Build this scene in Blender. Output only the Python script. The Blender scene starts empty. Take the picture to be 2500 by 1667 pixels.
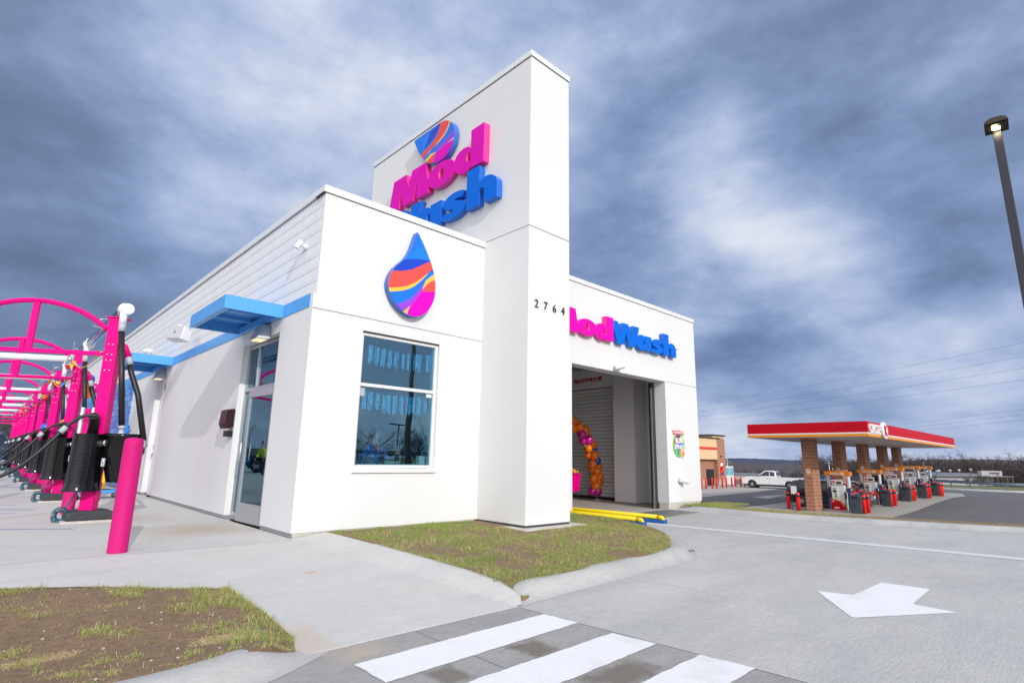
import bpy, bmesh, math, random
from mathutils import Vector, Matrix, noise
random.seed(7)
PI = math.pi
C = bpy.context.scene.collection
SC = bpy.context.scene

# ------------------------------------------------------------------ camera
cam_d = bpy.data.cameras.new('camera'); cam = bpy.data.objects.new('camera', cam_d); C.objects.link(cam)
cam_d.sensor_width = 36.0; cam_d.lens = 1347.6 / 2500.0 * 36.0
cam_d.clip_start = 0.05; cam_d.clip_end = 6000.0
def cam_matrix(yaw, pitch, roll, loc):
    F = Vector((math.sin(yaw)*math.cos(pitch), math.cos(yaw)*math.cos(pitch), math.sin(pitch)))
    r = Vector((math.cos(yaw), -math.sin(yaw), 0)); u = r.cross(F)
    r2 = math.cos(roll)*r + math.sin(roll)*u; u2 = -math.sin(roll)*r + math.cos(roll)*u
    return Matrix(((r2.x, u2.x, -F.x, loc[0]), (r2.y, u2.y, -F.y, loc[1]), (r2.z, u2.z, -F.z, loc[2]), (0, 0, 0, 1)))
cam.matrix_world = cam_matrix(0.7539, 0.2081, 0.0189, (-3.219, -7.722, 1.05))
SC.camera = cam

# ------------------------------------------------------------------ world, sun, exposure
SUN = Vector((-0.884, -3.577, 1.82)).normalized()
SUN_EL = math.asin(SUN.z); SUN_AZ = math.atan2(SUN.x, SUN.y)
W = bpy.data.worlds.new('World'); SC.world = W; W.use_nodes = True
wt = W.node_tree; wt.nodes.clear()
def wn(t, **k):
    n = wt.nodes.new(t)
    for a, b in k.items(): setattr(n, a, b)
    return n
def wmath(op, a, b=None, c=None, clamp=False):
    n = wn('ShaderNodeMath', operation=op); n.use_clamp = clamp
    for i, v in enumerate((a, b, c)):
        if v is None: continue
        if hasattr(v, 'is_output'): wt.links.new(v, n.inputs[i])
        else: n.inputs[i].default_value = v
    return n.outputs[0]
tc = wn('ShaderNodeTexCoord')
sep = wn('ShaderNodeSeparateXYZ'); wt.links.new(tc.outputs['Generated'], sep.inputs[0])
zc = wmath('MAXIMUM', sep.outputs[2], 0.0)
inv = wmath('DIVIDE', 1.0, wmath('ADD', zc, 0.20))
com = wn('ShaderNodeCombineXYZ')
wt.links.new(wmath('MULTIPLY', sep.outputs[0], inv), com.inputs[0]); wt.links.new(wmath('MULTIPLY', sep.outputs[1], inv), com.inputs[1])
SEED = 14.8
def wnoise(scale, detail, rough, dist, off=0.0, vec=None):
    n = wn('ShaderNodeTexNoise', noise_dimensions='4D')
    n.inputs['Scale'].default_value = scale; n.inputs['Detail'].default_value = detail
    n.inputs['Roughness'].default_value = rough; n.inputs['Distortion'].default_value = dist; n.inputs['W'].default_value = off+SEED
    wt.links.new(vec or com.outputs[0], n.inputs['Vector']); return n.outputs['Fac']
# puffs: noise on the view direction, flattened a little; sheets: noise on the cloud plane
mp = wn('ShaderNodeMapping'); wt.links.new(tc.outputs['Generated'], mp.inputs[0]); mp.inputs['Scale'].default_value = (1.0, 1.0, 1.9)
n1 = wnoise(0.9, 3, 0.5, 0.0, 3.1); n2 = wnoise(1.9, 5, 0.5, 0.15, 8.4, mp.outputs[0]); n3 = wnoise(4.6, 10, 0.60, 0.1, 1.0, mp.outputs[0]); n4 = wnoise(2.0, 7, 0.55, 0.1, 5.5)
val = wmath('ADD', wmath('ADD', wmath('MULTIPLY', n1, 0.28), wmath('MULTIPLY', n2, 0.28)), wmath('ADD', wmath('MULTIPLY', n3, 0.32), wmath('MULTIPLY', n4, 0.14)))
val = wmath('MULTIPLY_ADD', wmath('SUBTRACT', val, 0.5), 2.25, 0.51)
BLOBS = [((0.202, 0.788, 0.581), 20, 0.08), ((0.168, 0.917, 0.362), 60, 0.12), ((0.042, 0.959, 0.281), 30, -0.20), ((-0.012, 0.934, 0.356), 40, -0.06),
         ((0.8, 0.378, 0.467), 190, 0.34), ((0.918, 0.262, 0.297), 170, 0.22), ((0.86, 0.30, 0.41), 120, 0.10), ((0.91, 0.413, 0.044), 260, 0.24), ((0.825, 0.212, 0.523), 30, -0.10), ((0.943, 0.126, 0.309), 40, -0.10),
         ((0.93, 0.345, 0.127), 60, -0.16), ((0.414, 0.629, 0.658), 16, -0.02), ((0.791, 0.49, 0.367), 40, -0.04), ((-0.037, 0.865, 0.5), 30, -0.02),
         ((0.23, 0.87, 0.43), 50, 0.03), ((0.985, 0.16, 0.06), 110, 0.24)]
for dvec, k, amp in BLOBS:
    dn = wn('ShaderNodeVectorMath', operation='DOT_PRODUCT'); wt.links.new(tc.outputs['Generated'], dn.inputs[0]); dn.inputs[1].default_value = dvec
    e = wmath('MULTIPLY', wmath('POWER', 2.71828, wmath('MULTIPLY', wmath('SUBTRACT', dn.outputs['Value'], 1.0), float(k))), amp)
    val = wmath('ADD', val, e)
ramp = wn('ShaderNodeValToRGB'); wt.links.new(val, ramp.inputs[0])
cr = ramp.color_ramp; cr.interpolation = 'B_SPLINE'
STOPS = [(0.14, (0.078, 0.122, 0.230)), (0.32, (0.138, 0.212, 0.395)), (0.46, (0.243, 0.345, 0.590)), (0.58, (0.395, 0.495, 0.735)), (0.72, (0.630, 0.700, 0.860)), (0.90, (0.93, 0.94, 0.96))]
cr.elements[0].position = STOPS[0][0]; cr.elements[0].color = (*STOPS[0][1], 1)
cr.elements[1].position = STOPS[-1][0]; cr.elements[1].color = (*STOPS[-1][1], 1)
for p, c in STOPS[1:-1]:
    e = cr.elements.new(p); e.color = (*c, 1)
# added warm fill glow in the unseen sky, behind left, brightens the walls
dn = wn('ShaderNodeVectorMath', operation='DOT_PRODUCT'); wt.links.new(tc.outputs['Generated'], dn.inputs[0]); dn.inputs[1].default_value = Vector((-0.72, -0.62, 0.42)).normalized()
glow = wmath('MULTIPLY', wmath('POWER', 2.71828, wmath('MULTIPLY', wmath('SUBTRACT', dn.outputs['Value'], 1.0), 2.6)), 1.75)
gl = wn('ShaderNodeMixRGB', blend_type='ADD'); gl.inputs[0].default_value = 1.0; wt.links.new(ramp.outputs[0], gl.inputs[1])
gc = wn('ShaderNodeCombineXYZ')
for i, f in enumerate((1.0, 0.93, 0.80)): wt.links.new(wmath('MULTIPLY', glow, f), gc.inputs[i])
wt.links.new(gc.outputs[0], gl.inputs[2])
sky = wn('ShaderNodeTexSky', sky_type='NISHITA'); sky.sun_disc = False; sky.sun_elevation = SUN_EL; sky.sun_rotation = SUN_AZ
bg_s = wn('ShaderNodeBackground'); bg_s.inputs[1].default_value = 0.05; wt.links.new(sky.outputs[0], bg_s.inputs[0])
bg_c = wn('ShaderNodeBackground'); bg_c.inputs[1].default_value = 1.0; wt.links.new(gl.outputs[0], bg_c.inputs[0])
mix = wn('ShaderNodeMixShader'); mix.inputs[0].default_value = 0.93
wt.links.new(bg_s.outputs[0], mix.inputs[1]); wt.links.new(bg_c.outputs[0], mix.inputs[2])
wo = wn('ShaderNodeOutputWorld'); wt.links.new(mix.outputs[0], wo.inputs[0])

sun_d = bpy.data.lights.new('sun', 'SUN'); sun_d.energy = 2.4; sun_d.angle = math.radians(0.5); sun_d.color = (1.0, 0.965, 0.91)
sun = bpy.data.objects.new('sun', sun_d); C.objects.link(sun); sun.rotation_euler = SUN.to_track_quat('Z', 'Y').to_euler(); sun.location = (-20, -60, 40)
SC.view_settings.view_transform = 'Standard'; SC.view_settings.look = 'None'; SC.view_settings.exposure = 0.0; SC.view_settings.gamma = 1.0

# ------------------------------------------------------------------ helpers
def tag(o, label=None, cat=None, group=None, kind=None):
    if label: o['label'] = label
    if cat: o['category'] = cat
    if group: o['group'] = group
    if kind: o['kind'] = kind
    return o
def empty(name, loc=(0, 0, 0), rz=0.0, label=None, cat=None, group=None):
    o = bpy.data.objects.new(name, None); C.objects.link(o); o.location = loc; o.rotation_euler = (0, 0, rz); o.empty_display_size = 0.2
    return tag(o, label, cat, group)
def copy_tree(o, parent=None):
    c = o.copy(); C.objects.link(c); c.parent = parent
    for ch in o.children: copy_tree(ch, c)
    return c

MATS = {}
def mat(name, color, rough=0.6, metal=0.0, spec=0.5, var=None, bump=None, emit=None, coat=0.0, sub=None):
    """var: list of (scale, amount 0..1, colour, lo, hi[, stretch]); bump: list of (scale, distance[, stretch])"""
    if name in MATS: return MATS[name]
    m = bpy.data.materials.new(name); m.use_nodes = True; nt = m.node_tree; b = nt.nodes['Principled BSDF']
    b.inputs['Roughness'].default_value = rough; b.inputs['Metallic'].default_value = metal; b.inputs['Specular IOR Level'].default_value = spec
    b.inputs['Coat Weight'].default_value = coat; b.inputs['Coat Roughness'].default_value = 0.08
    b.inputs['Base Color'].default_value = (*color, 1)
    t = nt.nodes.new('ShaderNodeTexCoord')
    def nz(scale, stretch, detail=6, rg=0.6):
        mp = nt.nodes.new('ShaderNodeMapping'); nt.links.new(t.outputs['Object'], mp.inputs[0])
        mp.inputs['Scale'].default_value = stretch or (1, 1, 1)
        n = nt.nodes.new('ShaderNodeTexNoise'); nt.links.new(mp.outputs[0], n.inputs['Vector'])
        n.inputs['Scale'].default_value = scale; n.inputs['Detail'].default_value = detail; n.inputs['Roughness'].default_value = rg
        return n.outputs['Fac']
    if var:
        prev = None
        for v in var:
            sc, am, col, lo, hi = v[:5]; st = v[5] if len(v) > 5 else None
            r = nt.nodes.new('ShaderNodeMapRange'); nt.links.new(nz(sc, st), r.inputs[0])
            r.inputs[1].default_value = lo; r.inputs[2].default_value = hi; r.inputs[3].default_value = 0; r.inputs[4].default_value = am
            mx = nt.nodes.new('ShaderNodeMixRGB'); nt.links.new(r.outputs[0], mx.inputs[0])
            if prev is None: mx.inputs[1].default_value = (*color, 1)
            else: nt.links.new(prev, mx.inputs[1])
            mx.inputs[2].default_value = (*col, 1); prev = mx.outputs[0]
        nt.links.new(prev, b.inputs['Base Color'])
    if bump:
        pn = None
        for v in bump:
            sc, di = v[:2]; st = v[2] if len(v) > 2 else None
            bp = nt.nodes.new('ShaderNodeBump'); bp.inputs['Distance'].default_value = di; bp.inputs['Strength'].default_value = 1.0
            nt.links.new(nz(sc, st, 4), bp.inputs['Height'])
            if pn: nt.links.new(pn, bp.inputs['Normal'])
            pn = bp.outputs[0]
        nt.links.new(pn, b.inputs['Normal'])
    if emit:
        b.inputs['Emission Color'].default_value = (*emit[0], 1); b.inputs['Emission Strength'].default_value = emit[1]
    MATS[name] = m; return m

def glass_mat(name, tint, refl=0.30):
    m = bpy.data.materials.new(name); m.use_nodes = True; nt = m.node_tree; nt.nodes.clear()
    tr = nt.nodes.new('ShaderNodeBsdfTransparent'); tr.inputs[0].default_value = (*tint, 1)
    gl_ = nt.nodes.new('ShaderNodeBsdfGlossy'); gl_.inputs['Roughness'].default_value = 0.0; gl_.inputs[0].default_value = (0.55, 0.82, 0.93, 1)
    fr = nt.nodes.new('ShaderNodeFresnel'); fr.inputs[0].default_value = 1.5
    ad = nt.nodes.new('ShaderNodeMath'); ad.operation = 'ADD'; ad.use_clamp = True; nt.links.new(fr.outputs[0], ad.inputs[0]); ad.inputs[1].default_value = refl
    mx = nt.nodes.new('ShaderNodeMixShader'); nt.links.new(ad.outputs[0], mx.inputs[0]); nt.links.new(tr.outputs[0], mx.inputs[1]); nt.links.new(gl_.outputs[0], mx.inputs[2])
    # a faint long-wave ripple, as in real float glass
    nz = nt.nodes.new('ShaderNodeTexNoise'); nz.inputs['Scale'].default_value = 2.2; nz.inputs['Detail'].default_value = 1.0
    tcn = nt.nodes.new('ShaderNodeTexCoord'); nt.links.new(tcn.outputs['Object'], nz.inputs['Vector'])
    bp = nt.nodes.new('ShaderNodeBump'); bp.inputs['Distance'].default_value = 0.0009; nt.links.new(nz.outputs['Fac'], bp.inputs['Height']); nt.links.new(bp.outputs[0], gl_.inputs['Normal'])
    o = nt.nodes.new('ShaderNodeOutputMaterial'); nt.links.new(mx.outputs[0], o.inputs[0]); MATS[name] = m; return m

def brick_mat(name, c1, c2, mortar, bw, bh, axes='xz', msize=0.012, bump=0.006, rough=0.85, squash=None, bias=0.0, offset=0.5, mortar_smooth=0.1, extra=None):
    """axes: which object axes run along the courses and up the wall"""
    m = bpy.data.materials.new(name); m.use_nodes = True; nt = m.node_tree; b = nt.nodes['Principled BSDF']; b.inputs['Roughness'].default_value = rough
    t = nt.nodes.new('ShaderNodeTexCoord'); s = nt.nodes.new('ShaderNodeSeparateXYZ'); c = nt.nodes.new('ShaderNodeCombineXYZ')
    nt.links.new(t.outputs['Object'], s.inputs[0])
    nt.links.new(s.outputs['xyz'.index(axes[0])], c.inputs[0]); nt.links.new(s.outputs['xyz'.index(axes[1])], c.inputs[1])
    if axes[0] == 's':
        pass
    br = nt.nodes.new('ShaderNodeTexBrick'); nt.links.new(c.outputs[0], br.inputs['Vector'])
    br.inputs['Color1'].default_value = (*c1, 1); br.inputs['Color2'].default_value = (*c2, 1); br.inputs['Mortar'].default_value = (*mortar, 1)
    br.inputs['Scale'].default_value = 1.0; br.inputs['Mortar Size'].default_value = msize; br.inputs['Brick Width'].default_value = bw; br.inputs['Row Height'].default_value = bh
    br.inputs['Mortar Smooth'].default_value = mortar_smooth; br.inputs['Bias'].default_value = bias; br.offset = offset
    nt.links.new(br.outputs[0], b.inputs['Base Color'])
    bp = nt.nodes.new('ShaderNodeBump'); bp.invert = True; bp.inputs['Distance'].default_value = bump; nt.links.new(br.outputs['Fac'], bp.inputs['Height']); nt.links.new(bp.outputs[0], b.inputs['Normal'])
    MATS[name] = m; return m

class MB:
    def __init__(s): s.v = []; s.f = []; s.m = []; s.s = []
    def add(s, vs, fs, m=0, sm=False):
        n = len(s.v); s.v.extend([tuple(v) for v in vs])
        for f in fs: s.f.append(tuple(n+i for i in f)); s.m.append(m); s.s.append(sm)
        return s
    def box(s, x0, x1, y0, y1, z0, z1, m=0, M=None):
        vs = [Vector((x, y, z)) for z in (z0, z1) for y in (y0, y1) for x in (x0, x1)]
        if M is not None: vs = [M @ v for v in vs]
        return s.add(vs, [(0, 2, 3, 1), (4, 5, 7, 6), (0, 1, 5, 4), (2, 6, 7, 3), (0, 4, 6, 2), (1, 3, 7, 5)], m)
    def prism(s, poly, fn, d0, d1, m=0, side=None, sm=False):
        n = len(poly); a = [fn(p, d0) for p in poly]; b = [fn(p, d1) for p in poly]
        s.add(a, [tuple(range(n))[::-1]], m); s.add(b, [tuple(range(n))], m)
        s.add(a+b, [(i, (i+1) % n, n+(i+1) % n, n+i) for i in range(n)], m if side is None else side, sm); return s
    def ring(s, outer, inner, fn, d0, d1, m=0, side=None, sm=True):
        n = len(outer)
        for d, rev in ((d0, True), (d1, False)):
            vs = [fn(p, d) for p in outer]+[fn(p, d) for p in inner]
            fs = [(i, (i+1) % n, n+(i+1) % n, n+i) for i in range(n)]
            s.add(vs, [f[::-1] for f in fs] if rev else fs, m)
        for lp in (outer, inner):
            vs = [fn(p, d0) for p in lp]+[fn(p, d1) for p in lp]
            s.add(vs, [(i, (i+1) % n, n+(i+1) % n, n+i) for i in range(n)], m if side is None else side, sm)
        return s
    def tube(s, path, r, seg=10, m=0, caps=True, closed=False, sm=True):
        P = [Vector(p) for p in path]; n = len(P); R = r if isinstance(r, (list, tuple)) else [r]*n
        rings = []; up = None
        for i in range(n):
            a = P[i-1] if (i > 0 or closed) else P[i]; b = P[(i+1) % n] if (i < n-1 or closed) else P[i]
            t = (b-a); t = t.normalized() if t.length > 1e-9 else Vector((0, 0, 1))
            if up is None:
                up = Vector((0, 0, 1)) if abs(t.z) < 0.9 else Vector((1, 0, 0))
            x = t.cross(up); x = x.normalized() if x.length > 1e-6 else t.orthogonal().normalized(); y = x.cross(t).normalized(); up = y
            rings.append([P[i]+(x*math.cos(2*PI*k/seg)+y*math.sin(2*PI*k/seg))*R[i] for k in range(seg)])
        vs = [v for rg in rings for v in rg]; fs = []
        for i in range(n if closed else n-1):
            j = (i+1) % n
            for k in range(seg): fs.append((i*seg+k, i*seg+(k+1) % seg, j*seg+(k+1) % seg, j*seg+k))
        s.add(vs, fs, m, sm)
        if caps and not closed: s.add(rings[0], [tuple(range(seg))[::-1]], m); s.add(rings[-1], [tuple(range(seg))], m)
        return s
    def lathe(s, prof, org=(0, 0, 0), axis='z', seg=24, m=0, sm=True, M=None):
        vs = []
        for r, h in prof:
            for k in range(seg):
                a = 2*PI*k/seg; c_, s_ = r*math.cos(a), r*math.sin(a)
                p = {'z': (c_, s_, h), 'x': (h, c_, s_), 'y': (s_, h, c_)}[axis]
                p = Vector(p)+Vector(org)
                vs.append(M @ p if M is not None else p)
        n = len(prof); fs = [(i*seg+k, i*seg+(k+1) % seg, (i+1)*seg+(k+1) % seg, (i+1)*seg+k) for i in range(n-1) for k in range(seg)]
        s.add(vs, fs, m, sm)
        if prof[0][0] > 1e-6: s.add(vs[:seg], [tuple(range(seg))[::-1]], m)
        if prof[-1][0] > 1e-6: s.add(vs[-seg:], [tuple(range(seg))], m)
        return s
    def ball(s, c, r, seg=14, m=0, squash=1.0):
        pr = [(r*math.sin(PI*i/8), -r*squash*math.cos(PI*i/8)) for i in range(9)]
        pr[0] = (1e-7, -r*squash); pr[-1] = (1e-7, r*squash); return s.lathe(pr, c, 'z', seg, m)
    def build(s, name, mats, parent=None, bevel=0.0, bseg=2, fixn=True, weld=True):
        me = bpy.data.meshes.new(name); me.from_pydata(s.v, [], s.f)
        if not isinstance(mats, (list, tuple)): mats = [mats]
        for x in mats: me.materials.append(MATS[x] if isinstance(x, str) else x)
        me.polygons.foreach_set('material_index', s.m); me.polygons.foreach_set('use_smooth', s.s)
        me.validate(verbose=False)
        if fixn:
            bm = bmesh.new(); bm.from_mesh(me)
            if weld: bmesh.ops.remove_doubles(bm, verts=bm.verts, dist=1e-5)
            bmesh.ops.recalc_face_normals(bm, faces=bm.faces)
            bm.to_mesh(me); bm.free()
        me.update()
        o = bpy.data.objects.new(name, me); C.objects.link(o)
        if parent is not None: o.parent = parent
        if bevel > 0:
            b = o.modifiers.new('bevel', 'BEVEL'); b.width = bevel; b.segments = bseg; b.limit_method = 'ANGLE'; b.angle_limit = math.radians(40)
        return o

def text_mb(mb, s, size, M, extrude=0.004, m=0, bold=0.0, align='LEFT', width=None):
    cu = bpy.data.curves.new('t', 'FONT'); cu.body = s; cu.size = size; cu.extrude = extrude; cu.offset = bold; cu.align_x = align; cu.resolution_u = 3
    o = bpy.data.objects.new('t', cu); C.objects.link(o); bpy.context.view_layer.update()
    dg = bpy.context.evaluated_depsgraph_get(); me = bpy.data.meshes.new_from_object(o.evaluated_get(dg))
    vs = [v.co.copy() for v in me.vertices]
    if width and vs:
        w = max(v.x for v in vs)-min(v.x for v in vs); k = width/w
        for v in vs: v.x *= k
    mb.add([M @ v for v in vs], [tuple(p.vertices) for p in me.polygons], m)
    bpy.data.objects.remove(o); bpy.data.curves.remove(cu); bpy.data.meshes.remove(me); return mb
def frame(org, xd, up):
    x = Vector(xd).normalized(); u = Vector(up).normalized(); n = x.cross(u)
    return Matrix(((x.x, u.x, n.x, org[0]), (x.y, u.y, n.y, org[1]), (x.z, u.z, n.z, org[2]), (0, 0, 0, 1)))
def ell(cx, cy, rx, ry, n=40, a0=0.0): return [(cx+rx*math.cos(a0+2*PI*i/n), cy+ry*math.sin(a0+2*PI*i/n)) for i in range(n)]
def smooth_poly(pts, it=2, closed=True):
    for _ in range(it):
        q = []; n = len(pts)
        rng = range(n) if closed else range(n-1)
        if not closed: q.append(pts[0])
        for i in rng:
            a, b = pts[i], pts[(i+1) % n]
            q.append(tuple(a[k]*.75+b[k]*.25 for k in range(len(a)))); q.append(tuple(a[k]*.25+b[k]*.75 for k in range(len(a))))
        if not closed: q.append(pts[-1])
        pts = q
    return pts
def ss(t): t = min(max(t, 0.0), 1.0); return t*t*(3-2*t)
def inside(p, poly):
    x, y = p; c = False; n = len(poly)
    for i in range(n):
        (x1, y1), (x2, y2) = poly[i][:2], poly[(i+1) % n][:2]
        if (y1 > y) != (y2 > y) and x < (x2-x1)*(y-y1)/(y2-y1)+x1: c = not c
    return c

def wall_cells(mb, axis, c0, c1, us, vs, holes, m=0):
    """a wall slab between c0 and c1 on `axis` ('x' or 'y'), cut into cells at us (horizontal) and vs (vertical); holes = set of (i,j) left open"""
    def P(u, v, c): return (c, u, v) if axis == 'x' else (u, c, v)
    nu, nv = len(us)-1, len(vs)-1
    solid = lambda i, j: 0 <= i < nu and 0 <= j < nv and (i, j) not in holes
    for i in range(nu):
        for j in range(nv):
            if not solid(i, j): continue
            u0, u1, v0, v1 = us[i], us[i+1], vs[j], vs[j+1]
            for c in (c0, c1): mb.add([P(u0, v0, c), P(u1, v0, c), P(u1, v1, c), P(u0, v1, c)], [(0, 1, 2, 3)], m)
            if not solid(i-1, j): mb.add([P(u0, v0, c0), P(u0, v1, c0), P(u0, v1, c1), P(u0, v0, c1)], [(0, 1, 2, 3)], m)
            if not solid(i+1, j): mb.add([P(u1, v0, c0), P(u1, v1, c0), P(u1, v1, c1), P(u1, v0, c1)], [(0, 1, 2, 3)], m)
            if not solid(i, j-1): mb.add([P(u0, v0, c0), P(u1, v0, c0), P(u1, v0, c1), P(u0, v0, c1)], [(0, 1, 2, 3)], m)
            if not solid(i, j+1): mb.add([P(u0, v1, c0), P(u1, v1, c0), P(u1, v1, c1), P(u0, v1, c1)], [(0, 1, 2, 3)], m)
    return mb

def skin_mesh(name, pts, edges, radii, mats, parent, sub=2):
    me = bpy.data.meshes.new(name); me.from_pydata(pts, edges, []); o = bpy.data.objects.new(name, me); C.objects.link(o)
    o.modifiers.new('skin', 'SKIN'); 
    if not me.skin_vertices: 
        pass
    for i, r in enumerate(radii):
        rr = r if isinstance(r, tuple) else (r, r); me.skin_vertices[0].data[i].radius = rr
    me.skin_vertices[0].data[0].use_root = True
    sb = o.modifiers.new('sub', 'SUBSURF'); sb.levels = sub; sb.render_levels = sub
    bpy.context.view_layer.update(); dg = bpy.context.evaluated_depsgraph_get()
    m2 = bpy.data.meshes.new_from_object(o.evaluated_get(dg)); bpy.data.objects.remove(o)
    for x in (mats if isinstance(mats, (list, tuple)) else [mats]): m2.materials.append(MATS[x])
    for p in m2.polygons: p.use_smooth = True
    m2.name = name
    r_ = bpy.data.objects.new(name, m2); C.objects.link(r_); r_.parent = parent; return r_

# ------------------------------------------------------------------ materials
mat('stucco_white', (0.735, 0.735, 0.735), 0.85, var=[(0.8, 0.35, (0.675, 0.675, 0.67), 0.48, 0.72, (1, 1, 0.25)), (1.3, 0.35, (0.70, 0.70, 0.705), 0.45, 0.75), (9, 0.12, (0.68, 0.68, 0.69), 0.5, 0.8)], bump=[(170, 0.003), (3.0, 0.004)])
mat('coping_white', (0.75, 0.755, 0.76), 0.35, var=[(2, 0.2, (0.74, 0.75, 0.77), 0.5, 0.8)])
mat('joint_grey', (0.30, 0.31, 0.32), 0.8)
mat('joint_dark', (0.05, 0.05, 0.055), 0.7); mat('joint_mid', (0.24, 0.24, 0.24), 0.9)
mat('roof_membrane', (0.55, 0.55, 0.56), 0.8)
mat('sky_blue_metal', (0.085, 0.36, 0.80), 0.38, var=[(40, 0.15, (0.07, 0.30, 0.72), 0.45, 0.7)], bump=[(300, 0.0004)])
mat('aluminium', (0.50, 0.51, 0.54), 0.38, 0.55, var=[(3, 0.25, (0.44, 0.45, 0.48), 0.4, 0.7)])
mat('window_frame_white', (0.74, 0.74, 0.75), 0.45)
mat('steel_flashing', (0.36, 0.37, 0.40), 0.42, 0.5, var=[(8, 0.4, (0.28, 0.29, 0.31), 0.4, 0.7)])
mat('footing_concrete', (0.55, 0.52, 0.46), 0.9, var=[(9, 0.6, (0.38, 0.35, 0.30), 0.45, 0.7), (40, 0.4, (0.66, 0.63, 0.57), 0.5, 0.7)], bump=[(30, 0.01)])
mat('pink_paint', (0.80, 0.0, 0.215), 0.42, spec=0.15, var=[(1.5, 0.25, (0.70, 0.0, 0.19), 0.5, 0.8)])
mat('pink_sleeve', (0.56, 0.008, 0.165), 0.6, spec=0.2, var=[(2.0, 0.35, (0.48, 0.012, 0.15), 0.4, 0.7), (30, 0.1, (0.66, 0.03, 0.24), 0.5, 0.8)], bump=[(180, 0.0008)])
mat('black_gloss', (0.004, 0.004, 0.005), 0.16, spec=0.35, coat=0.15, var=[(6, 0.3, (0.012, 0.012, 0.014), 0.5, 0.7)], bump=[(4, 0.002)])
mat('black_rubber', (0.012, 0.012, 0.013), 0.45, bump=[(60, 0.0008)])
mat('rubber_base', (0.035, 0.038, 0.045), 0.75, var=[(12, 0.4, (0.06, 0.06, 0.065), 0.4, 0.7)])
mat('zinc', (0.55, 0.56, 0.58), 0.35, 0.8, var=[(25, 0.4, (0.38, 0.39, 0.41), 0.45, 0.65)])
mat('pvc_white', (0.80, 0.81, 0.82), 0.3)
mat('pvc_grey', (0.42, 0.45, 0.49), 0.5)
mat('valve_blue', (0.01, 0.17, 0.62), 0.4)
mat('black_plastic', (0.015, 0.015, 0.017), 0.4)
mat('bronze_box', (0.045, 0.017, 0.02), 0.3, 0.2)
mat('white_plastic', (0.78, 0.78, 0.79), 0.4)
mat('speaker_grille', (0.42, 0.43, 0.47), 0.6, bump=[(500, 0.0006)])
mat('lamp_warm', (0.9, 0.8, 0.5), 0.5, emit=((1.0, 0.80, 0.42), 0.9))
mat('sign_pink', (0.72, 0.0, 0.43), 0.5, spec=0.15, var=[(60, 0.1, (0.8, 0.003, 0.42), 0.45, 0.7)])
mat('sign_pink_side', (0.86, 0.04, 0.32), 0.4)
mat('sign_blue', (0.0, 0.14, 0.68), 0.5, spec=0.15, var=[(60, 0.1, (0.004, 0.14, 0.64), 0.45, 0.7)])
mat('sign_blue_side', (0.015, 0.14, 0.60), 0.4)
mat('drop_blue', (0.003, 0.165, 0.75), 0.35); mat('drop_light', (0.004, 0.20, 0.86), 0.35); mat('drop_navy', (0.004, 0.055, 0.52), 0.35)
mat('drop_coral', (0.78, 0.085, 0.075), 0.5, spec=0.2); mat('drop_yellow', (0.95, 0.52, 0.05), 0.35); mat('drop_purple', (0.30, 0.05, 0.66), 0.35)
mat('drop_magenta', (0.78, 0.0, 0.50), 0.5, spec=0.15); mat('drop_side', (0.035, 0.15, 0.56), 0.4)
mat('black_letter', (0.03, 0.03, 0.035), 0.4)
mat('galvanised_door', (0.86, 0.87, 0.89), 0.45, 0.0, var=[(2, 0.3, (0.80, 0.81, 0.83), 0.4, 0.7)])
mat('interior_wall', (0.80, 0.81, 0.83), 0.45, var=[(1.5, 0.3, (0.72, 0.73, 0.75), 0.4, 0.7)]); mat('ceiling_panel', (0.55, 0.56, 0.58), 0.6)
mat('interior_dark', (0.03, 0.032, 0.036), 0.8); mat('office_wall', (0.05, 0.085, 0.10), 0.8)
mat('yellow_paint', (0.88, 0.62, 0.003), 0.35, var=[(5, 0.25, (0.78, 0.50, 0.01), 0.5, 0.75)])
mat('blue_steel', (0.004, 0.10, 0.32), 0.4)
mat('grate_dark', (0.05, 0.052, 0.058), 0.6, 0.3)
mat('grate_light', (0.33, 0.33, 0.36), 0.6)
mat('red_paint', (0.80, 0.008, 0.006), 0.35, coat=0.2)
mat('foil_blue', (0.02, 0.35, 0.85), 0.25, 0.7)
mat('foil_blue', (0.02, 0.35, 0.85))
for nm, c_ in dict(orange=(0.92, 0.20, 0.005), magenta=(0.55, 0.012, 0.27), blue=(0.006, 0.12, 0.52), navy=(0.01, 0.03, 0.14), yellow=(0.95, 0.60, 0.02), green=(0.08, 0.55, 0.12), purple=(0.2, 0.08, 0.5)).items():
    mat('balloon_'+nm, c_, 0.22, coat=0.3)
mat('asphalt', (0.115, 0.112, 0.118), 0.9, var=[(0.15, 0.5, (0.14, 0.135, 0.14), 0.4, 0.65, (1, 2.5, 1)), (1.2, 0.4, (0.085, 0.083, 0.088), 0.5, 0.7, (0.4, 1, 1)), (60, 0.2, (0.2, 0.19, 0.19), 0.5, 0.7)], bump=[(80, 0.004)])
mat('soil', (0.205, 0.135, 0.078), 0.95, var=[(2.2, 0.6, (0.26, 0.165, 0.095), 0.42, 0.62), (16, 0.6, (0.12, 0.078, 0.046), 0.48, 0.66), (70, 0.5, (0.36, 0.27, 0.17), 0.55, 0.7)], bump=[(18, 0.02), (75, 0.008)])
mat('grass_ground', (0.13, 0.15, 0.05), 0.95, var=[(0.3, 0.6, (0.2, 0.17, 0.08), 0.4, 0.65), (8, 0.5, (0.08, 0.1, 0.03), 0.45, 0.7)], bump=[(30, 0.03)])
mat('blade_green', (0.165, 0.30, 0.035), 0.6, var=[(1.8, 0.6, (0.28, 0.36, 0.06), 0.4, 0.65)])
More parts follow.
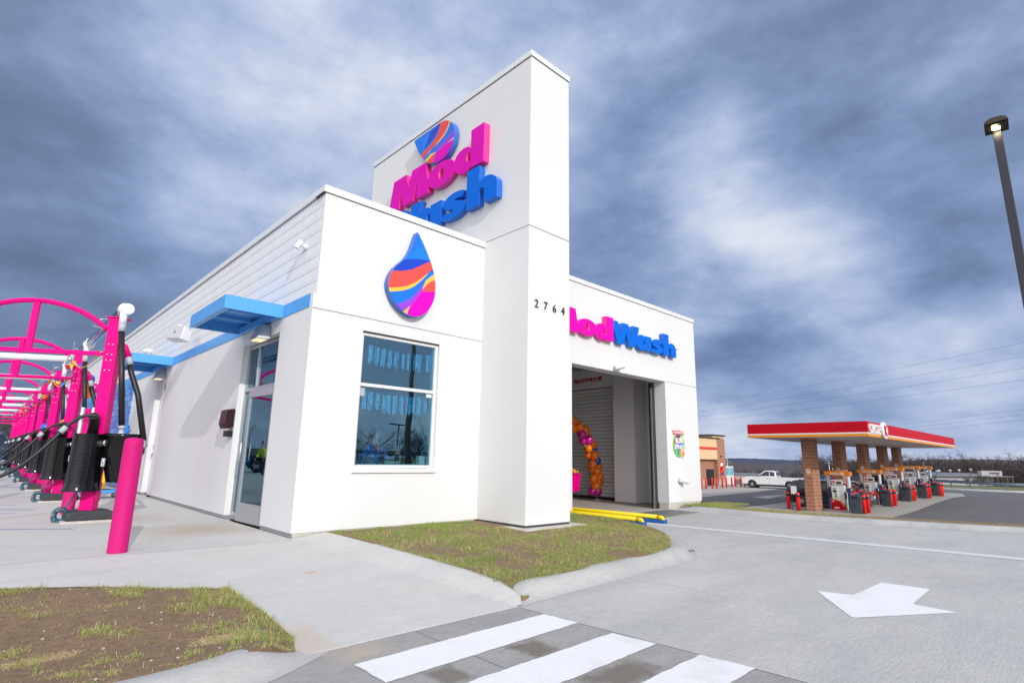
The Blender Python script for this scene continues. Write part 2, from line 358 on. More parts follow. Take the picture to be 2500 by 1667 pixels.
mat('blade_olive', (0.40, 0.38, 0.12), 0.65, var=[(2, 0.5, (0.28, 0.31, 0.08), 0.4, 0.65)])
mat('blade_straw', (0.58, 0.45, 0.25), 0.7, var=[(3, 0.5, (0.42, 0.27, 0.14), 0.4, 0.65)])
mat('pebble', (0.42, 0.38, 0.33), 0.8)
mat('wood_bark', (0.10, 0.075, 0.07), 0.9); mat('twig_mass', (0.070, 0.052, 0.050), 0.95, var=[(0.02, 0.7, (0.06, 0.055, 0.058), 0.4, 0.6), (0.3, 0.4, (0.12, 0.09, 0.075), 0.5, 0.7)])
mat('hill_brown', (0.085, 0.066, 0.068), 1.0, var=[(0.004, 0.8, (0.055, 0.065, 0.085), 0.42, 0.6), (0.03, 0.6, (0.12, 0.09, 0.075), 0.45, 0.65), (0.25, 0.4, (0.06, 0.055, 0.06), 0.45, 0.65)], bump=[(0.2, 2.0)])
mat('hill_haze_blue', (0.050, 0.062, 0.105), 1.0, var=[(0.006, 0.6, (0.035, 0.045, 0.085), 0.4, 0.6)])  # haze of distance put into the far hill's colour as blue
mat('evergreen', (0.03, 0.06, 0.03), 0.9)
mat('car_white', (0.78, 0.79, 0.81), 0.25, coat=0.8); mat('car_blue', (0.005, 0.07, 0.26), 0.22, 0.3, coat=0.8); mat('car_black', (0.01, 0.01, 0.012), 0.2, coat=0.8)
mat('car_grey', (0.10, 0.10, 0.11), 0.25, 0.4, coat=0.8); mat('car_red', (0.42, 0.01, 0.012), 0.25, coat=0.8); mat('car_silver', (0.55, 0.56, 0.58), 0.25, 0.5, coat=0.8)
mat('car_glass', (0.012, 0.016, 0.02), 0.05, coat=0.5); mat('tyre', (0.015, 0.015, 0.016), 0.8); mat('rim', (0.55, 0.56, 0.58), 0.3, 0.8)
mat('headlight_on', (0.9, 0.9, 0.85), 0.1, emit=((1.0, 0.95, 0.85), 12.0)); mat('headlight', (0.75, 0.77, 0.8), 0.1); mat('tail_red', (0.4, 0.005, 0.01), 0.2)
mat('fascia_red', (0.55, 0.0, 0.012), 0.5, spec=0.2, var=[(3, 0.25, (0.46, 0.0, 0.015), 0.45, 0.7)]); mat('fascia_white', (0.80, 0.80, 0.80), 0.4); mat('fascia_orange', (0.85, 0.28, 0.003), 0.4)
mat('soffit', (0.62, 0.63, 0.62), 0.6); mat('sign_white', (0.82, 0.82, 0.82), 0.4); mat('sign_orange', (0.72, 0.22, 0.01), 0.4)
mat('beige_panel', (0.74, 0.50, 0.28), 0.7); mat('stripe_red', (0.62, 0.05, 0.05), 0.6); mat('dark_trim', (0.05, 0.04, 0.04), 0.6)
mat('pump_white', (0.68, 0.69, 0.71), 0.35); mat('pump_grey', (0.20, 0.22, 0.24), 0.45); mat('pump_blue', (0.01, 0.06, 0.28), 0.4); mat('screen_dark', (0.02, 0.03, 0.04), 0.15)
mat('bin_grey', (0.05, 0.06, 0.075), 0.5); mat('green_label', (0.02, 0.35, 0.08), 0.5); mat('yellow_label', (0.9, 0.75, 0.03), 0.5)
mat('far_white', (0.36, 0.355, 0.39), 0.6); mat('far_roof', (0.20, 0.20, 0.23), 0.5, 0.2); mat('guard_steel', (0.22, 0.26, 0.32), 0.4, 0.5)
mat('pole_wood', (0.20, 0.17, 0.15), 0.9); mat('pole_dark', (0.035, 0.035, 0.045), 0.35, 0.2); mat('lamp_bronze', (0.05, 0.035, 0.02), 0.35, 0.4)
mat('led_on', (1, 0.9, 0.6), 0.3, emit=((1.0, 0.86, 0.5), 30.0)); mat('wire_black', (0.03, 0.03, 0.035), 0.6)
mat('skin_tone', (0.55, 0.30, 0.21), 0.5); mat('hair_dark', (0.02, 0.013, 0.01), 0.6); mat('hair_grey', (0.3, 0.29, 0.28), 0.6)
mat('cloth_blue', (0.01, 0.10, 0.36), 0.8); mat('cloth_brown', (0.045, 0.03, 0.02), 0.85); mat('cloth_dark', (0.015, 0.017, 0.022), 0.85); mat('cloth_red', (0.35, 0.01, 0.02), 0.8)
mat('cloth_hivis', (0.55, 0.75, 0.02), 0.7); mat('cloth_orange', (0.9, 0.12, 0.01), 0.7); mat('denim', (0.02, 0.03, 0.06), 0.85)
mat('paper_white', (0.78, 0.79, 0.80), 0.6); mat('label_teal', (0.15, 0.4, 0.45), 0.5)
mat('chalk_blue', (0.01, 0.22, 0.68), 0.8, var=[(20, 0.5, (0.3, 0.4, 0.6), 0.55, 0.75)])
mat('coil_teal', (0.02, 0.11, 0.16), 0.2, coat=0.5)
mat('rope_yellow', (0.85, 0.50, 0.02), 0.6)
mat('white_gloss_door', (0.80, 0.79, 0.83), 0.4)
glass_mat('glass_tinted', (0.72, 0.90, 0.95), 0.14); glass_mat('glass_clear', (0.75, 0.78, 0.80), 0.10)
brick_mat('block_white', (0.78, 0.785, 0.80), (0.75, 0.755, 0.775), (0.64, 0.65, 0.68), 0.4, 0.2025, 'yz', 0.004, 0.002)
brick_mat('brick_blue', (0.004, 0.20, 0.66), (0.16, 0.42, 0.90), (0.01, 0.05, 0.16), 0.60, 0.20, 'yz', 0.012, 0.006, rough=0.35)
for ax in ('xz', 'yz'):
    brick_mat('brick_tan_'+ax, (0.40, 0.17, 0.095), (0.33, 0.135, 0.078), (0.50, 0.36, 0.27), 0.40, 0.20, ax, 0.014, 0.008)
    brick_mat('stone_'+ax, (0.60, 0.54, 0.42), (0.38, 0.33, 0.25), (0.3, 0.27, 0.22), 0.30, 0.16, ax, 0.02, 0.012)

def concrete_mat(name, base, warm, dark, broom_dir, stains=(), broom=0.5):
    m = bpy.data.materials.new(name); m.use_nodes = True; nt = m.node_tree; b = nt.nodes['Principled BSDF']; b.inputs['Roughness'].default_value = 0.82; b.inputs['Specular IOR Level'].default_value = 0.35
    t = nt.nodes.new('ShaderNodeTexCoord')
    def nz(scale, st=(1, 1, 1), rz=0.0, detail=7, rg=0.6, dist=0.0):
        mp = nt.nodes.new('ShaderNodeMapping'); nt.links.new(t.outputs['Object'], mp.inputs[0]); mp.inputs['Rotation'].default_value = (0, 0, rz); mp.inputs['Scale'].default_value = st
        n = nt.nodes.new('ShaderNodeTexNoise'); nt.links.new(mp.outputs[0], n.inputs['Vector']); n.inputs['Scale'].default_value = scale; n.inputs['Detail'].default_value = detail; n.inputs['Roughness'].default_value = rg; n.inputs['Distortion'].default_value = dist
        return n.outputs['Fac']
    def rng(src, lo, hi, am):
        r = nt.nodes.new('ShaderNodeMapRange'); nt.links.new(src, r.inputs[0]); r.inputs[1].default_value = lo; r.inputs[2].default_value = hi; r.inputs[3].default_value = 0; r.inputs[4].default_value = am; return r.outputs[0]
    def mixc(prev, fac, col):
        mx = nt.nodes.new('ShaderNodeMixRGB'); nt.links.new(fac, mx.inputs[0])
        if isinstance(prev, tuple): mx.inputs[1].default_value = (*prev, 1)
        else: nt.links.new(prev, mx.inputs[1])
        mx.inputs[2].default_value = (*col, 1); return mx.outputs[0]
    c = mixc(base, rng(nz(0.35, (1, 1.8, 1), broom_dir), 0.42, 0.66, 0.6), warm)
    c = mixc(c, rng(nz(1.1, (0.7, 1.5, 1), broom_dir, dist=0.6), 0.46, 0.70, 0.55), dark)
    c = mixc(c, rng(nz(3.2, (0.6, 1.7, 1), broom_dir), 0.50, 0.72, 0.45), tuple(min(1, x*1.14) for x in base))
    c = mixc(c, rng(nz(95, (0.10, 1, 1), broom_dir, 3), 0.44, 0.70, 0.34*broom), tuple(x*0.62 for x in base))
    c = mixc(c, rng(nz(140, (1, 1, 1), 0, 3), 0.52, 0.75, 0.5), tuple(x*0.5 for x in base))
    c = mixc(c, rng(nz(11, (1, 1, 1), 0, 8, 0.7), 0.50, 0.72, 0.35), tuple(x*0.72 for x in base))
    c = mixc(c, rng(nz(30, (0.4, 1, 1), broom_dir, 5), 0.50, 0.72, 0.18*broom), tuple(x*0.78 for x in base))
    for (cx, cy, hx, hy, soft, col, am) in stains:
        s = nt.nodes.new('ShaderNodeSeparateXYZ'); nt.links.new(t.outputs['Object'], s.inputs[0])
        def mt(op, a, bb=None, cl=False):
            n = nt.nodes.new('ShaderNodeMath'); n.operation = op; n.use_clamp = cl
            for i, v in enumerate((a, bb)):
                if v is None: continue
                if hasattr(v, 'is_output'): nt.links.new(v, n.inputs[i])
                else: n.inputs[i].default_value = v
            return n.outputs[0]
        dx = mt('DIVIDE', mt('ABSOLUTE', mt('SUBTRACT', s.outputs[0], cx)), hx); dy = mt('DIVIDE', mt('ABSOLUTE', mt('SUBTRACT', s.outputs[1], cy)), hy)
        dd = mt('ADD', mt('MAXIMUM', dx, dy), mt('MULTIPLY', mt('SUBTRACT', nz(9, (1, 1, 1), 0, 6), 0.5), 1.1))
        c = mixc(c, mt('MULTIPLY', mt('DIVIDE', mt('SUBTRACT', 1.0, dd), soft, True), am, True), col)
    nt.links.new(c, b.inputs['Base Color'])
    b1 = nt.nodes.new('ShaderNodeBump'); b1.inputs['Distance'].default_value = 0.0022*broom; nt.links.new(nz(85, (0.05, 1, 1), broom_dir, 3), b1.inputs['Height'])
    b2 = nt.nodes.new('ShaderNodeBump'); b2.inputs['Distance'].default_value = 0.006; nt.links.new(nz(5), b2.inputs['Height']); nt.links.new(b1.outputs[0], b2.inputs['Normal']); nt.links.new(b2.outputs[0], b.inputs['Normal'])
    MATS[name] = m; return m
concrete_mat('concrete_walk', (0.56, 0.55, 0.53), (0.58, 0.55, 0.50), (0.475, 0.47, 0.46), 0.1,
             stains=[(-0.75, 1.6, 0.9, 1.0, 0.8, (0.44, 0.36, 0.28), 0.75), (-1.2, 3.6, 0.6, 0.8, 0.8, (0.50, 0.42, 0.34), 0.5), (-1.35, -3.65, 0.18, 0.4, 0.6, (0.52, 0.42, 0.33), 0.6),
                     (-0.55, -1.9, 0.07, 0.05, 0.6, (0.55, 0.36, 0.22), 0.8), (-2.2, -0.9, 0.8, 0.12, 0.8, (0.46, 0.45, 0.44), 0.4)], broom=0.5)
concrete_mat('concrete_drive', (0.485, 0.48, 0.465), (0.545, 0.53, 0.495), (0.375, 0.375, 0.375), -0.25,
             stains=[(2.2, -4.35, 1.5, 0.35, 0.9, (0.55, 0.54, 0.51), 0.6)], broom=1.3)
concrete_mat('concrete_crossing', (0.345, 0.34, 0.33), (0.40, 0.375, 0.345), (0.27, 0.265, 0.26), 1.45,
             stains=[(-0.20, -4.80, 0.17, 0.19, 0.5, (0.17, 0.145, 0.12), 0.9), (-0.95, -4.80, 0.13, 0.18, 0.5, (0.18, 0.155, 0.13), 0.9), (-0.12, -5.48, 0.34, 0.17, 0.5, (0.17, 0.145, 0.12), 0.9), (-1.15, -4.1, 0.3, 0.2, 0.9, (0.48, 0.39, 0.31), 0.7)], broom=1.6)
concrete_mat('concrete_kerb', (0.45, 0.445, 0.43), (0.52, 0.51, 0.485), (0.28, 0.28, 0.28), 0.4, broom=0.9)
concrete_mat('concrete_tunnel', (0.46, 0.43, 0.38), (0.50, 0.46, 0.40), (0.36, 0.34, 0.31), 1.4, broom=1.0)
concrete_mat('concrete_forecourt', (0.40, 0.385, 0.36), (0.44, 0.42, 0.385), (0.31, 0.30, 0.285), 0.0, broom=0.4)
mat('road_paint', (0.80, 0.80, 0.80), 0.6, var=[(4, 0.35, (0.70, 0.70, 0.69), 0.45, 0.75), (2.2, 0.6, (0.60, 0.58, 0.55), 0.54, 0.76), (55, 0.45, (0.52, 0.52, 0.51), 0.60, 0.74)], bump=[(70, 0.004)])
mat('road_paint_worn', (0.64, 0.64, 0.64), 0.7, var=[(8, 0.4, (0.54, 0.54, 0.54), 0.45, 0.7)])
# ------------------------------------------------------------------ ground
def walk_z(x, y): return -0.06-0.172*min(max((-0.2-y)/3.7, 0.0), 1.0)
DRV = -0.24
def station_z(x, y): return -1.7+0.4*ss((x-34)/20)*(1-ss((y-8)/6))
def terrain_z(x, y):
    d = math.hypot(x, y)
    if x > 24: z = station_z(x, y)-0.03
    elif x > 11: z = -0.6-(1.13)*ss((x-11)/13)
    else: z = -0.6
    if y > 14 and x > 13: z = min(z, -0.6-1.13*ss((x-13)/10))
    far = ss((x-92)/60)
    z -= 7.0*far
    if y < -25: z -= 0.6*ss((-y-25)/60)
    return z
xs = [-700, -400, -200, -120, -80, -50, -30, -20, -14, -8, -2, 4, 8, 10.6, 11.5]+[12+i*1.5 for i in range(40)]+[75, 80, 86, 92, 98, 105, 115, 130, 150, 180, 240, 340, 500, 900, 1600, 3000]
ys = [-2500, -900, -400, -200, -120, -70, -45, -30, -20]+[-14+i*2 for i in range(30)]+[50, 60, 75, 95, 130, 200, 400, 900, 2600]
g = MB(); g.add([(x, y, terrain_z(x, y)) for y in ys for x in xs], [(j*len(xs)+i, j*len(xs)+i+1, (j+1)*len(xs)+i+1, (j+1)*len(xs)+i) for j in range(len(ys)-1) for i in range(len(xs)-1)], 0, True)
tag(g.build('ground', 'grass_ground'), kind='structure')

KERB_R = smooth_poly([(10.87, 0.55), (10.87, -0.9), (10.87, -2.07), (11.33, -3.87), (12.22, -6.35), (13.6, -9.3), (16.5, -14.0)], 2, False)
# walkway beside the building
mb = MB(); YS = [-3.93, -3.2, -2.4, -1.6, -0.9, -0.2, 1, 4, 8, 14, 22, 32, 46]; XS = [-16, -12, -8, -5, -3, -1.6, -0.8, 0.0]
mb.add([(x, y, walk_z(x, y)) for y in YS for x in XS], [(j*len(XS)+i, j*len(XS)+i+1, (j+1)*len(XS)+i+1, (j+1)*len(XS)+i) for j in range(len(YS)-1) for i in range(len(XS)-1)], 0)
# front edge of the walkway slab and the sloped wing that rises to the grass
mb.add([(-16, -3.93, -0.232), (0.47, -3.93, -0.232), (0.47, -3.93, -0.4), (-16, -3.93, -0.4)], [(0, 1, 2, 3)], 0)
WING = [(0.02, -0.02, 0.52, -0.02), (0.08, -0.6, 0.56, -0.035), (0.16, -1.4, 0.58, -0.05), (0.25, -2.2, 0.60, -0.07), (0.33, -3.0, 0.62, -0.095), (0.38, -3.45, 0.63, -0.125), (0.42, -3.80, 0.58, -0.18), (0.44, -3.93, 0.47, -0.229)]
# walkway between x=0 and the foot of the wing
for a, b in zip(WING[:-1], WING[1:]):
    mb.add([(0, a[1], walk_z(0, a[1])), (a[0], a[1], walk_z(0, a[1])), (b[0], b[1], walk_z(0, b[1])), (0, b[1], walk_z(0, b[1]))], [(0, 1, 2, 3)], 0)
rows = []
for fx, y, cx, cz in WING:
    z0 = walk_z(0, y); row = []
    for k in range(7):
        t = k/6; row.append((fx+(cx-fx)*t, y, z0+(cz-z0)*ss(t)*0.55+(cz-z0)*t*0.45))
    row.append((cx+0.05, y+0.0, cz-0.0)); row.append((cx+0.07, y, cz-0.12)); rows.append(row)
n = len(rows[0]); mb.add([p for r in rows for p in r], [(j*n+i, j*n+i+1, (j+1)*n+i+1, (j+1)*n+i) for j in range(len(rows)-1) for i in range(n-1)], 0, True)
tag(mb.build('walkway', 'concrete_walk', weld=True), kind='structure')

# driveway (right of the seam) and the crossing slab (left of it)
SEAM = [(0.47, -3.93), (0.52, -4.75), (0.61, -5.98), (0.66, -7.0), (0.85, -14.0)]
mb = MB(); drive = [(0.47, -3.93), (0.47, -3.6), (0.75, -0.6), (4.3, 0.5), (6.45, 0.7), (6.45, 1.04), (10.69, 1.04), (10.69, 0.66), (10.87, 0.55)]+KERB_R[1:]+SEAM[::-1][:-1]
mb.add([(x, y, DRV) for x, y in drive], [tuple(range(len(drive)))], 0); tag(mb.build('driveway', 'concrete_drive'), kind='structure')
mb = MB(); cross = [(-16, -3.93)]+[(x-0.008, y) for x, y in SEAM]+[(-16, -14.0)]
mb.add([(x, y, DRV) for x, y in cross], [tuple(range(len(cross)))], 0); tag(mb.build('crossing_slab', 'concrete_crossing'), kind='structure')
mb = MB(); mb.add([(-16, -14, -0.27), (17, -14, -0.27), (11, 1, -0.27), (-16, 1, -0.27)], [(0, 1, 2, 3)], 0); tag(mb.build('slab_bed', 'joint_dark'), kind='structure')
mb = MB()
def strip(pts, w, z, m=0):
    for (x0, y0), (x1, y1) in zip(pts[:-1], pts[1:]):
        d = Vector((x1-x0, y1-y0)); d.normalize(); nx, ny = -d.y*w/2, d.x*w/2
        zf = z if callable(z) else (lambda a, b: z)
        mb.add([(x0+nx, y0+ny, zf(x0, y0)), (x0-nx, y0-ny, zf(x0, y0)), (x1-nx, y1-ny, zf(x1, y1)), (x1+nx, y1+ny, zf(x1, y1))], [(0, 1, 2, 3)], m)
wz = lambda x, y: walk_z(x, y)+0.003
strip([(-7, -0.16), (-0.03, -0.16)], 0.006, wz); strip([(-3.4, -0.16), (-3.4, 30)], 0.006, wz)
for yy in (2.9, 6.4, 10, 13.6, 17.2, 20.8): strip([(-10, yy), (-0.06, yy)], 0.006, wz)
strip([(-16, -5.05), (0.5, -5.05)], 0.006, DRV+0.003); strip([(-0.62, -3.95), (-0.60, -8)], 0.006, DRV+0.003)
strip([(6.6, -1.0), (7.0, -5.5), (6.9, -12)], 0.005, DRV+0.003)
tag(mb.build('saw_cut_joint', 'joint_mid', fixn=False), kind='structure')
mb = MB(); zf = DRV+0.004
for q in ([(0.475, -4.25), (0.50, -4.60), (-1.30, -4.66), (-1.30, -4.28)], [(0.50, -4.94), (0.54, -5.30), (-1.30, -5.35), (-1.30, -4.97)], [(0.57, -5.62), (0.61, -5.98), (-1.30, -6.03), (-1.30, -5.66)], [(0.62, -6.30), (0.66, -6.66), (-1.3, -6.7), (-1.3, -6.33)]):
    # slightly ragged sprayed edges
    P = []
    for (x0, y0), (x1, y1) in zip(q, q[1:]+q[:1]):
        nn = max(2, int(math.hypot(x1-x0, y1-y0)/0.03))
        for k in range(nn):
            t = k/nn; x = x0+(x1-x0)*t; y = y0+(y1-y0)*t; w = 0.008*noise.noise(Vector((x*9, y*9, 0)))+0.006*noise.noise(Vector((x*40, y*40, 3)))
            P.append((x+w*(abs(y1-y0) > abs(x1-x0)), y+w*(abs(y1-y0) <= abs(x1-x0)), zf))
    mb.add(P, [tuple(range(len(P)))], 0)
tag(mb.build('crossing_stripe', 'road_paint', fixn=False), kind='structure')
mb = MB(); arrow = [(3.32, -5.45), (3.41, -5.76), (4.37, -5.78), (4.41, -6.22), (3.46, -6.25), (3.42, -6.60), (2.45, -6.02)]
def round_corners(pts, r, n=5):
    out = []; N = len(pts)
    for i in range(N):
        p = Vector(pts[i]); a = (Vector(pts[i-1])-p); b = (Vector(pts[(i+1) % N])-p); ra = min(r, a.length*.4, b.length*.4)
        A = p+a.normalized()*ra; B = p+b.normalized()*ra
        for k in range(n+1):
            t = k/n; out.append(tuple((1-t)**2*A+2*t*(1-t)*p+t*t*B))
    return out
ar = round_corners(arrow, 0.05); mb.add([(x, y, zf) for x, y in ar], [tuple(range(len(ar)))], 0); tag(mb.build('arrow_marking', 'road_paint', fixn=False), kind='structure')
mb = MB(); L1 = smooth_poly([(7.22, -0.50), (7.30, -1.5), (7.62, -4.0), (7.98, -6.68), (8.35, -10), (8.9, -14)], 2, False)
for (x0, y0), (x1, y1) in zip(L1[:-1], L1[1:]):
    w = 0.145; mb.add([(x0-w, y0, zf), (x0+w, y0, zf), (x1+w, y1, zf), (x1-w, y1, zf)], [(0, 1, 2, 3)], 0)
tag(mb.build('lane_line', 'road_paint_worn', fixn=True), kind='structure')

# hairline cracks
mb = MB(); rc = random.Random(9)
def crack(x, y, ang, n, step, z):
    P = [(x, y)]
    for _ in range(n): ang += rc.uniform(-0.5, 0.5); x += math.cos(ang)*step; y += math.sin(ang)*step; P.append((x, y))
    strip(P, 0.004, z)
crack(2.2, -3.95, -0.9, 16, 0.07, DRV+0.0032); crack(5.2, -6.6, 1.9, 20, 0.08, DRV+0.0032); crack(-0.45, -4.72, 0.3, 7, 0.05, DRV+0.0032); crack(-1.6, -5.3, 0.5, 12, 0.06, DRV+0.0032)
tag(mb.build('crack', 'joint_mid', fixn=False), kind='structure')

# kerbs: a profile swept along the gutter line; hgt scales the rise so ends can melt into the slab
PROF = [(-0.02, 0.0), (0.06, 0.010), (0.12, 0.030), (0.17, 0.058), (0.22, 0.085), (0.27, 0.105), (0.32, 0.117), (0.40, 0.122), (0.50, 0.118), (0.60, 0.100)]
def kerb(path, name, width=1.0, hs=None, base=DRV+0.002):
    mb = MB(); rows = []; N = len(path)
    for i, p in enumerate(path):
        a = Vector(path[max(i-1, 0)][:2]); b = Vector(path[min(i+1, N-1)][:2]); t = (b-a).normalized(); nrm = Vector((-t.y, t.x)); h = hs[i] if hs else 1.0
        rows.append([(p[0]+nrm.x*o*width, p[1]+nrm.y*o*width, base+max(z, -0.05)*h*1.0 if z > 0 else base+z) for o, z in PROF])
    n = len(PROF); mb.add([q for r in rows for q in r], [(j*n+i, j*n+i+1, (j+1)*n+i+1, (j+1)*n+i) for j in range(N-1) for i in range(n-1)], 0, True)
    o = mb.build(name, 'concrete_kerb', weld=False); return tag(o, kind='structure')
ki = smooth_poly([(0.44, -3.95), (0.62, -3.93), (0.95, -3.90), (1.5, -3.86), (2.2, -3.82), (3.1, -3.80), (3.75, -3.76), (4.3, -3.58), (4.8, -3.24), (5.3, -2.86), (5.72, -2.55), (6.05, -2.2)], 2, False)
def hprof(p):
    return ss((p[0]-0.42)/0.55)*(1-ss((p[0]-4.35)/1.5))
kerb(ki, 'island_kerb', 0.62, [max(0.02, hprof(p)) for p in ki])
kl = smooth_poly([(-6, -4.36), (-4.0, -4.35), (-2.6, -4.34), (-2.15, -4.31), (-1.85, -4.23), (-1.62, -4.12), (-1.45, -4.02), (-1.32, -3.95)], 2, False)
kerb(kl, 'verge_kerb', 0.60, [max(0.02, 1-ss((p[0]+1.80)/0.48)*0.98) for p in kl])
kr = KERB_R; kr2 = [(x, y) for x, y in kr][::-1]
mb = MB(); rows = []
for i, p in enumerate(kr):
    a = Vector(kr[max(i-1, 0)]); b = Vector(kr[min(i+1, len(kr)-1)]); t = (b-a).normalized(); nrm = Vector((-t.y, t.x))
    h = 0.35+0.65*ss((0.55-p[1])/0.4); rows.append([(p[0]+nrm.x*o, p[1]+nrm.y*o, DRV+0.002+(z*h if z > 0 else z)) for o, z in [(-0.28, -0.001), (-0.10, 0.003), (0.02, 0.02), (0.09, 0.055), (0.15, 0.085), (0.22, 0.100), (0.34, 0.102), (0.36, -0.1)]])
n = 8; mb.add([q for r in rows for q in r], [(j*n+i, j*n+i+1, (j+1)*n+i+1, (j+1)*n+i) for j in range(len(rows)-1) for i in range(n-1)], 0, True)
tag(mb.build('driveway_kerb', 'concrete_kerb', weld=False), kind='structure')
# grass strip behind the driveway kerb
STRIP_W = 0.75
sp_in = []; sp_out = []
for i, p in enumerate(kr):
    a = Vector(kr[max(i-1, 0)]); b = Vector(kr[min(i+1, len(kr)-1)]); t = (b-a).normalized(); nrm = Vector((-t.y, t.x)); sp_in.append((p[0]+nrm.x*0.34, p[1]+nrm.y*0.34)); sp_out.append((p[0]+nrm.x*(0.34+STRIP_W), p[1]+nrm.y*(0.34+STRIP_W)))
mb = MB(); m_ = len(sp_in); mb.add([(x, y, -0.15) for x, y in sp_in]+[(x, y, -0.14) for x, y in sp_out]+[(x+3, y, -0.75) for x, y in sp_out], [(i, i+1, m_+i+1, m_+i) for i in range(m_-1)]+[(m_+i, m_+i+1, 2*m_+i+1, 2*m_+i) for i in range(m_-1)], 0)
mb.add([(11.2, 0.5, -0.15), (13.0, 0.66, -0.15), (13.6, 2, -0.2), (13.6, 40, -0.3), (17, 40, -0.9), (16, 0.5, -0.75), (12.3, 0.2, -0.148)], [(0, 6, 1), (1, 2, 5), (2, 3, 4, 5)], 0)
tag(mb.build('verge_soil', 'soil'), kind='structure')

ISL = smooth_poly([(0.53, 0.03), (0.53, 0.0), (0.575, -0.5), (0.60, -1.2), (0.61, -2.4), (0.63, -3.30), (0.61, -3.62), (0.57, -3.84), (0.66, -3.86), (0.85, -3.76), (1.0, -3.66), (1.5, -3.63), (2.4, -3.58), (3.3, -3.55), (3.8, -3.46), (4.4, -3.12), (5.0, -2.72), (5.6, -2.35), (6.1, -1.7), (6.35, -0.9), (6.40, 0.0), (6.40, 0.66), (4.4, 0.66), (3.2, 0.1), (1.5, 0.04), (0.56, 0.04)], 1)
def isl_z(x, y):
    base = -0.02-0.10*ss((-y)/3.4)
    base -= 0.085*ss((x-4.3)/1.4)*ss((y+3.6)/0.9+0.6)
    base -= 0.085*ss((-3.40-y)/0.42)*ss((1.15-x)/0.4)
    return base+0.010*noise.noise(Vector((x*1.6, y*1.6, 0)))
VER = [(-8, -0.6), (-2.91, -1.19), (-2.41, -1.45), (-1.41, -2.14), (-1.39, -2.98), (-1.41, -3.60), (-1.50, -3.86), (-1.75, -3.98), (-2.1, -4.05), (-2.6, -4.08), (-8, -4.10)]
def ver_z(x, y):
    t = ss((x+1.70)/0.24)*ss((-3.0-y)/0.6); return ver_z0(x, y)*(1-t)+(walk_z(x, y)+0.004)*t
def ver_z0(x, y):
    zw = walk_z(x, y)+0.012; return zw*(1-ss((-3.1-y)/0.9))+(-0.122)*ss((-3.1-y)/0.9)*(1-0.6*ss((x+1.80)/0.4))-0.6*ss((x+1.80)/0.4)*ss((-3.1-y)/0.9)*(-walk_z(x, y))+0.012*noise.noise(Vector((x*2, y*2, 4)))
def patch(poly, zfn, name, m, step=0.08):
    x0 = min(p[0] for p in poly); x1 = max(p[0] for p in poly); y0 = min(p[1] for p in poly); y1 = max(p[1] for p in poly)
    bm = bmesh.new(); vs = [bm.verts.new((x, y, 0)) for x, y in poly]; bm.faces.new(vs)
    x = x0+step
    while x < x1: bmesh.ops.bisect_plane(bm, geom=bm.verts[:]+bm.edges[:]+bm.faces[:], plane_co=(x, 0, 0), plane_no=(1, 0, 0)); x += step
    y = y0+step
    while y < y1: bmesh.ops.bisect_plane(bm, geom=bm.verts[:]+bm.edges[:]+bm.faces[:], plane_co=(0, y, 0), plane_no=(0, 1, 0)); y += step
    for v in bm.verts: v.co.z = zfn(v.co.x, v.co.y)
    be = [e for e in bm.edges if e.is_boundary]; ex = bmesh.ops.extrude_edge_only(bm, edges=be)
    for v in [q for q in ex['geom'] if isinstance(q, bmesh.types.BMVert)]: v.co.z -= 0.22
    me = bpy.data.meshes.new(name); bm.to_mesh(me); bm.free(); me.materials.append(MATS[m])
    for p in me.polygons: p.use_smooth = True
    o = bpy.data.objects.new(name, me); C.objects.link(o); return tag(o, kind='structure')
patch(ISL, isl_z, 'island_soil', 'soil', 0.14); patch(VER, ver_z, 'verge_bed', 'soil', 0.14)

# ------------------------------------------------------------------ grass, as one mass of blades each
def blades(name, label, n, sampler, zfn, hmin, hmax, dens, mixf, wid=(0.003, 0.006), lean=0.6):
    V = []; F = []; MI = []
    k = 0; tries = 0
    while k < n and tries < n*6:
        tries += 1; x, y = sampler()
        d = dens(x, y)
        if random.random() > d: continue
        z = zfn(x, y)-0.004; h = random.uniform(hmin, hmax)*(0.4+0.6*d)*(0.35+1.3*nz2(x, y, 7.0, 50)); a = random.uniform(0, 2*PI); w = random.uniform(*wid); b = random.uniform(0.15, 1)*lean*h; la = random.uniform(0, 2*PI)
        wx, wy = math.cos(a)*w/2, math.sin(a)*w/2; lx, ly = math.cos(la)*b, math.sin(la)*b; i = len(V)
        V += [(x-wx, y-wy, z), (x+wx, y+wy, z), (x+wx*.8+lx*.35, y+wy*.8+ly*.35, z+h*.6), (x-wx*.8+lx*.35, y-wy*.8+ly*.35, z+h*.6), (x+lx, y+ly, z+h*(1-0.35*b/h))]
        F += [(i, i+1, i+2, i+3), (i+3, i+2, i+4)]; mi = mixf(x, y); MI += [mi, mi]; k += 1
    me = bpy.data.meshes.new(name); me.from_pydata(V, [], F)
    for q in ('blade_green', 'blade_olive', 'blade_straw'): me.materials.append(MATS[q])
    me.polygons.foreach_set('material_index', MI); me.update(); o = bpy.data.objects.new(name, me); C.objects.link(o)
    return tag(o, label, 'grass', kind='stuff')
def pick(*w):
    r = random.random()*sum(w)
    for i, q in enumerate(w):
        r -= q
        if r <= 0: return i
    return len(w)-1
def nz2(x, y, s, o=0): return 0.5+0.5*noise.noise(Vector((x*s, y*s, o)))
def isl_sample():
    while True:
        # denser towards the camera side, where a blade covers more pixels
        x = random.uniform(0.52, 6.4); y = random.uniform(-3.84, 0.6)
        if y > -0.02 and x < 4.4: continue
        if 3.05 < x < 4.62 and y > -1.40: continue
        if inside((x, y), ISL): return x, y
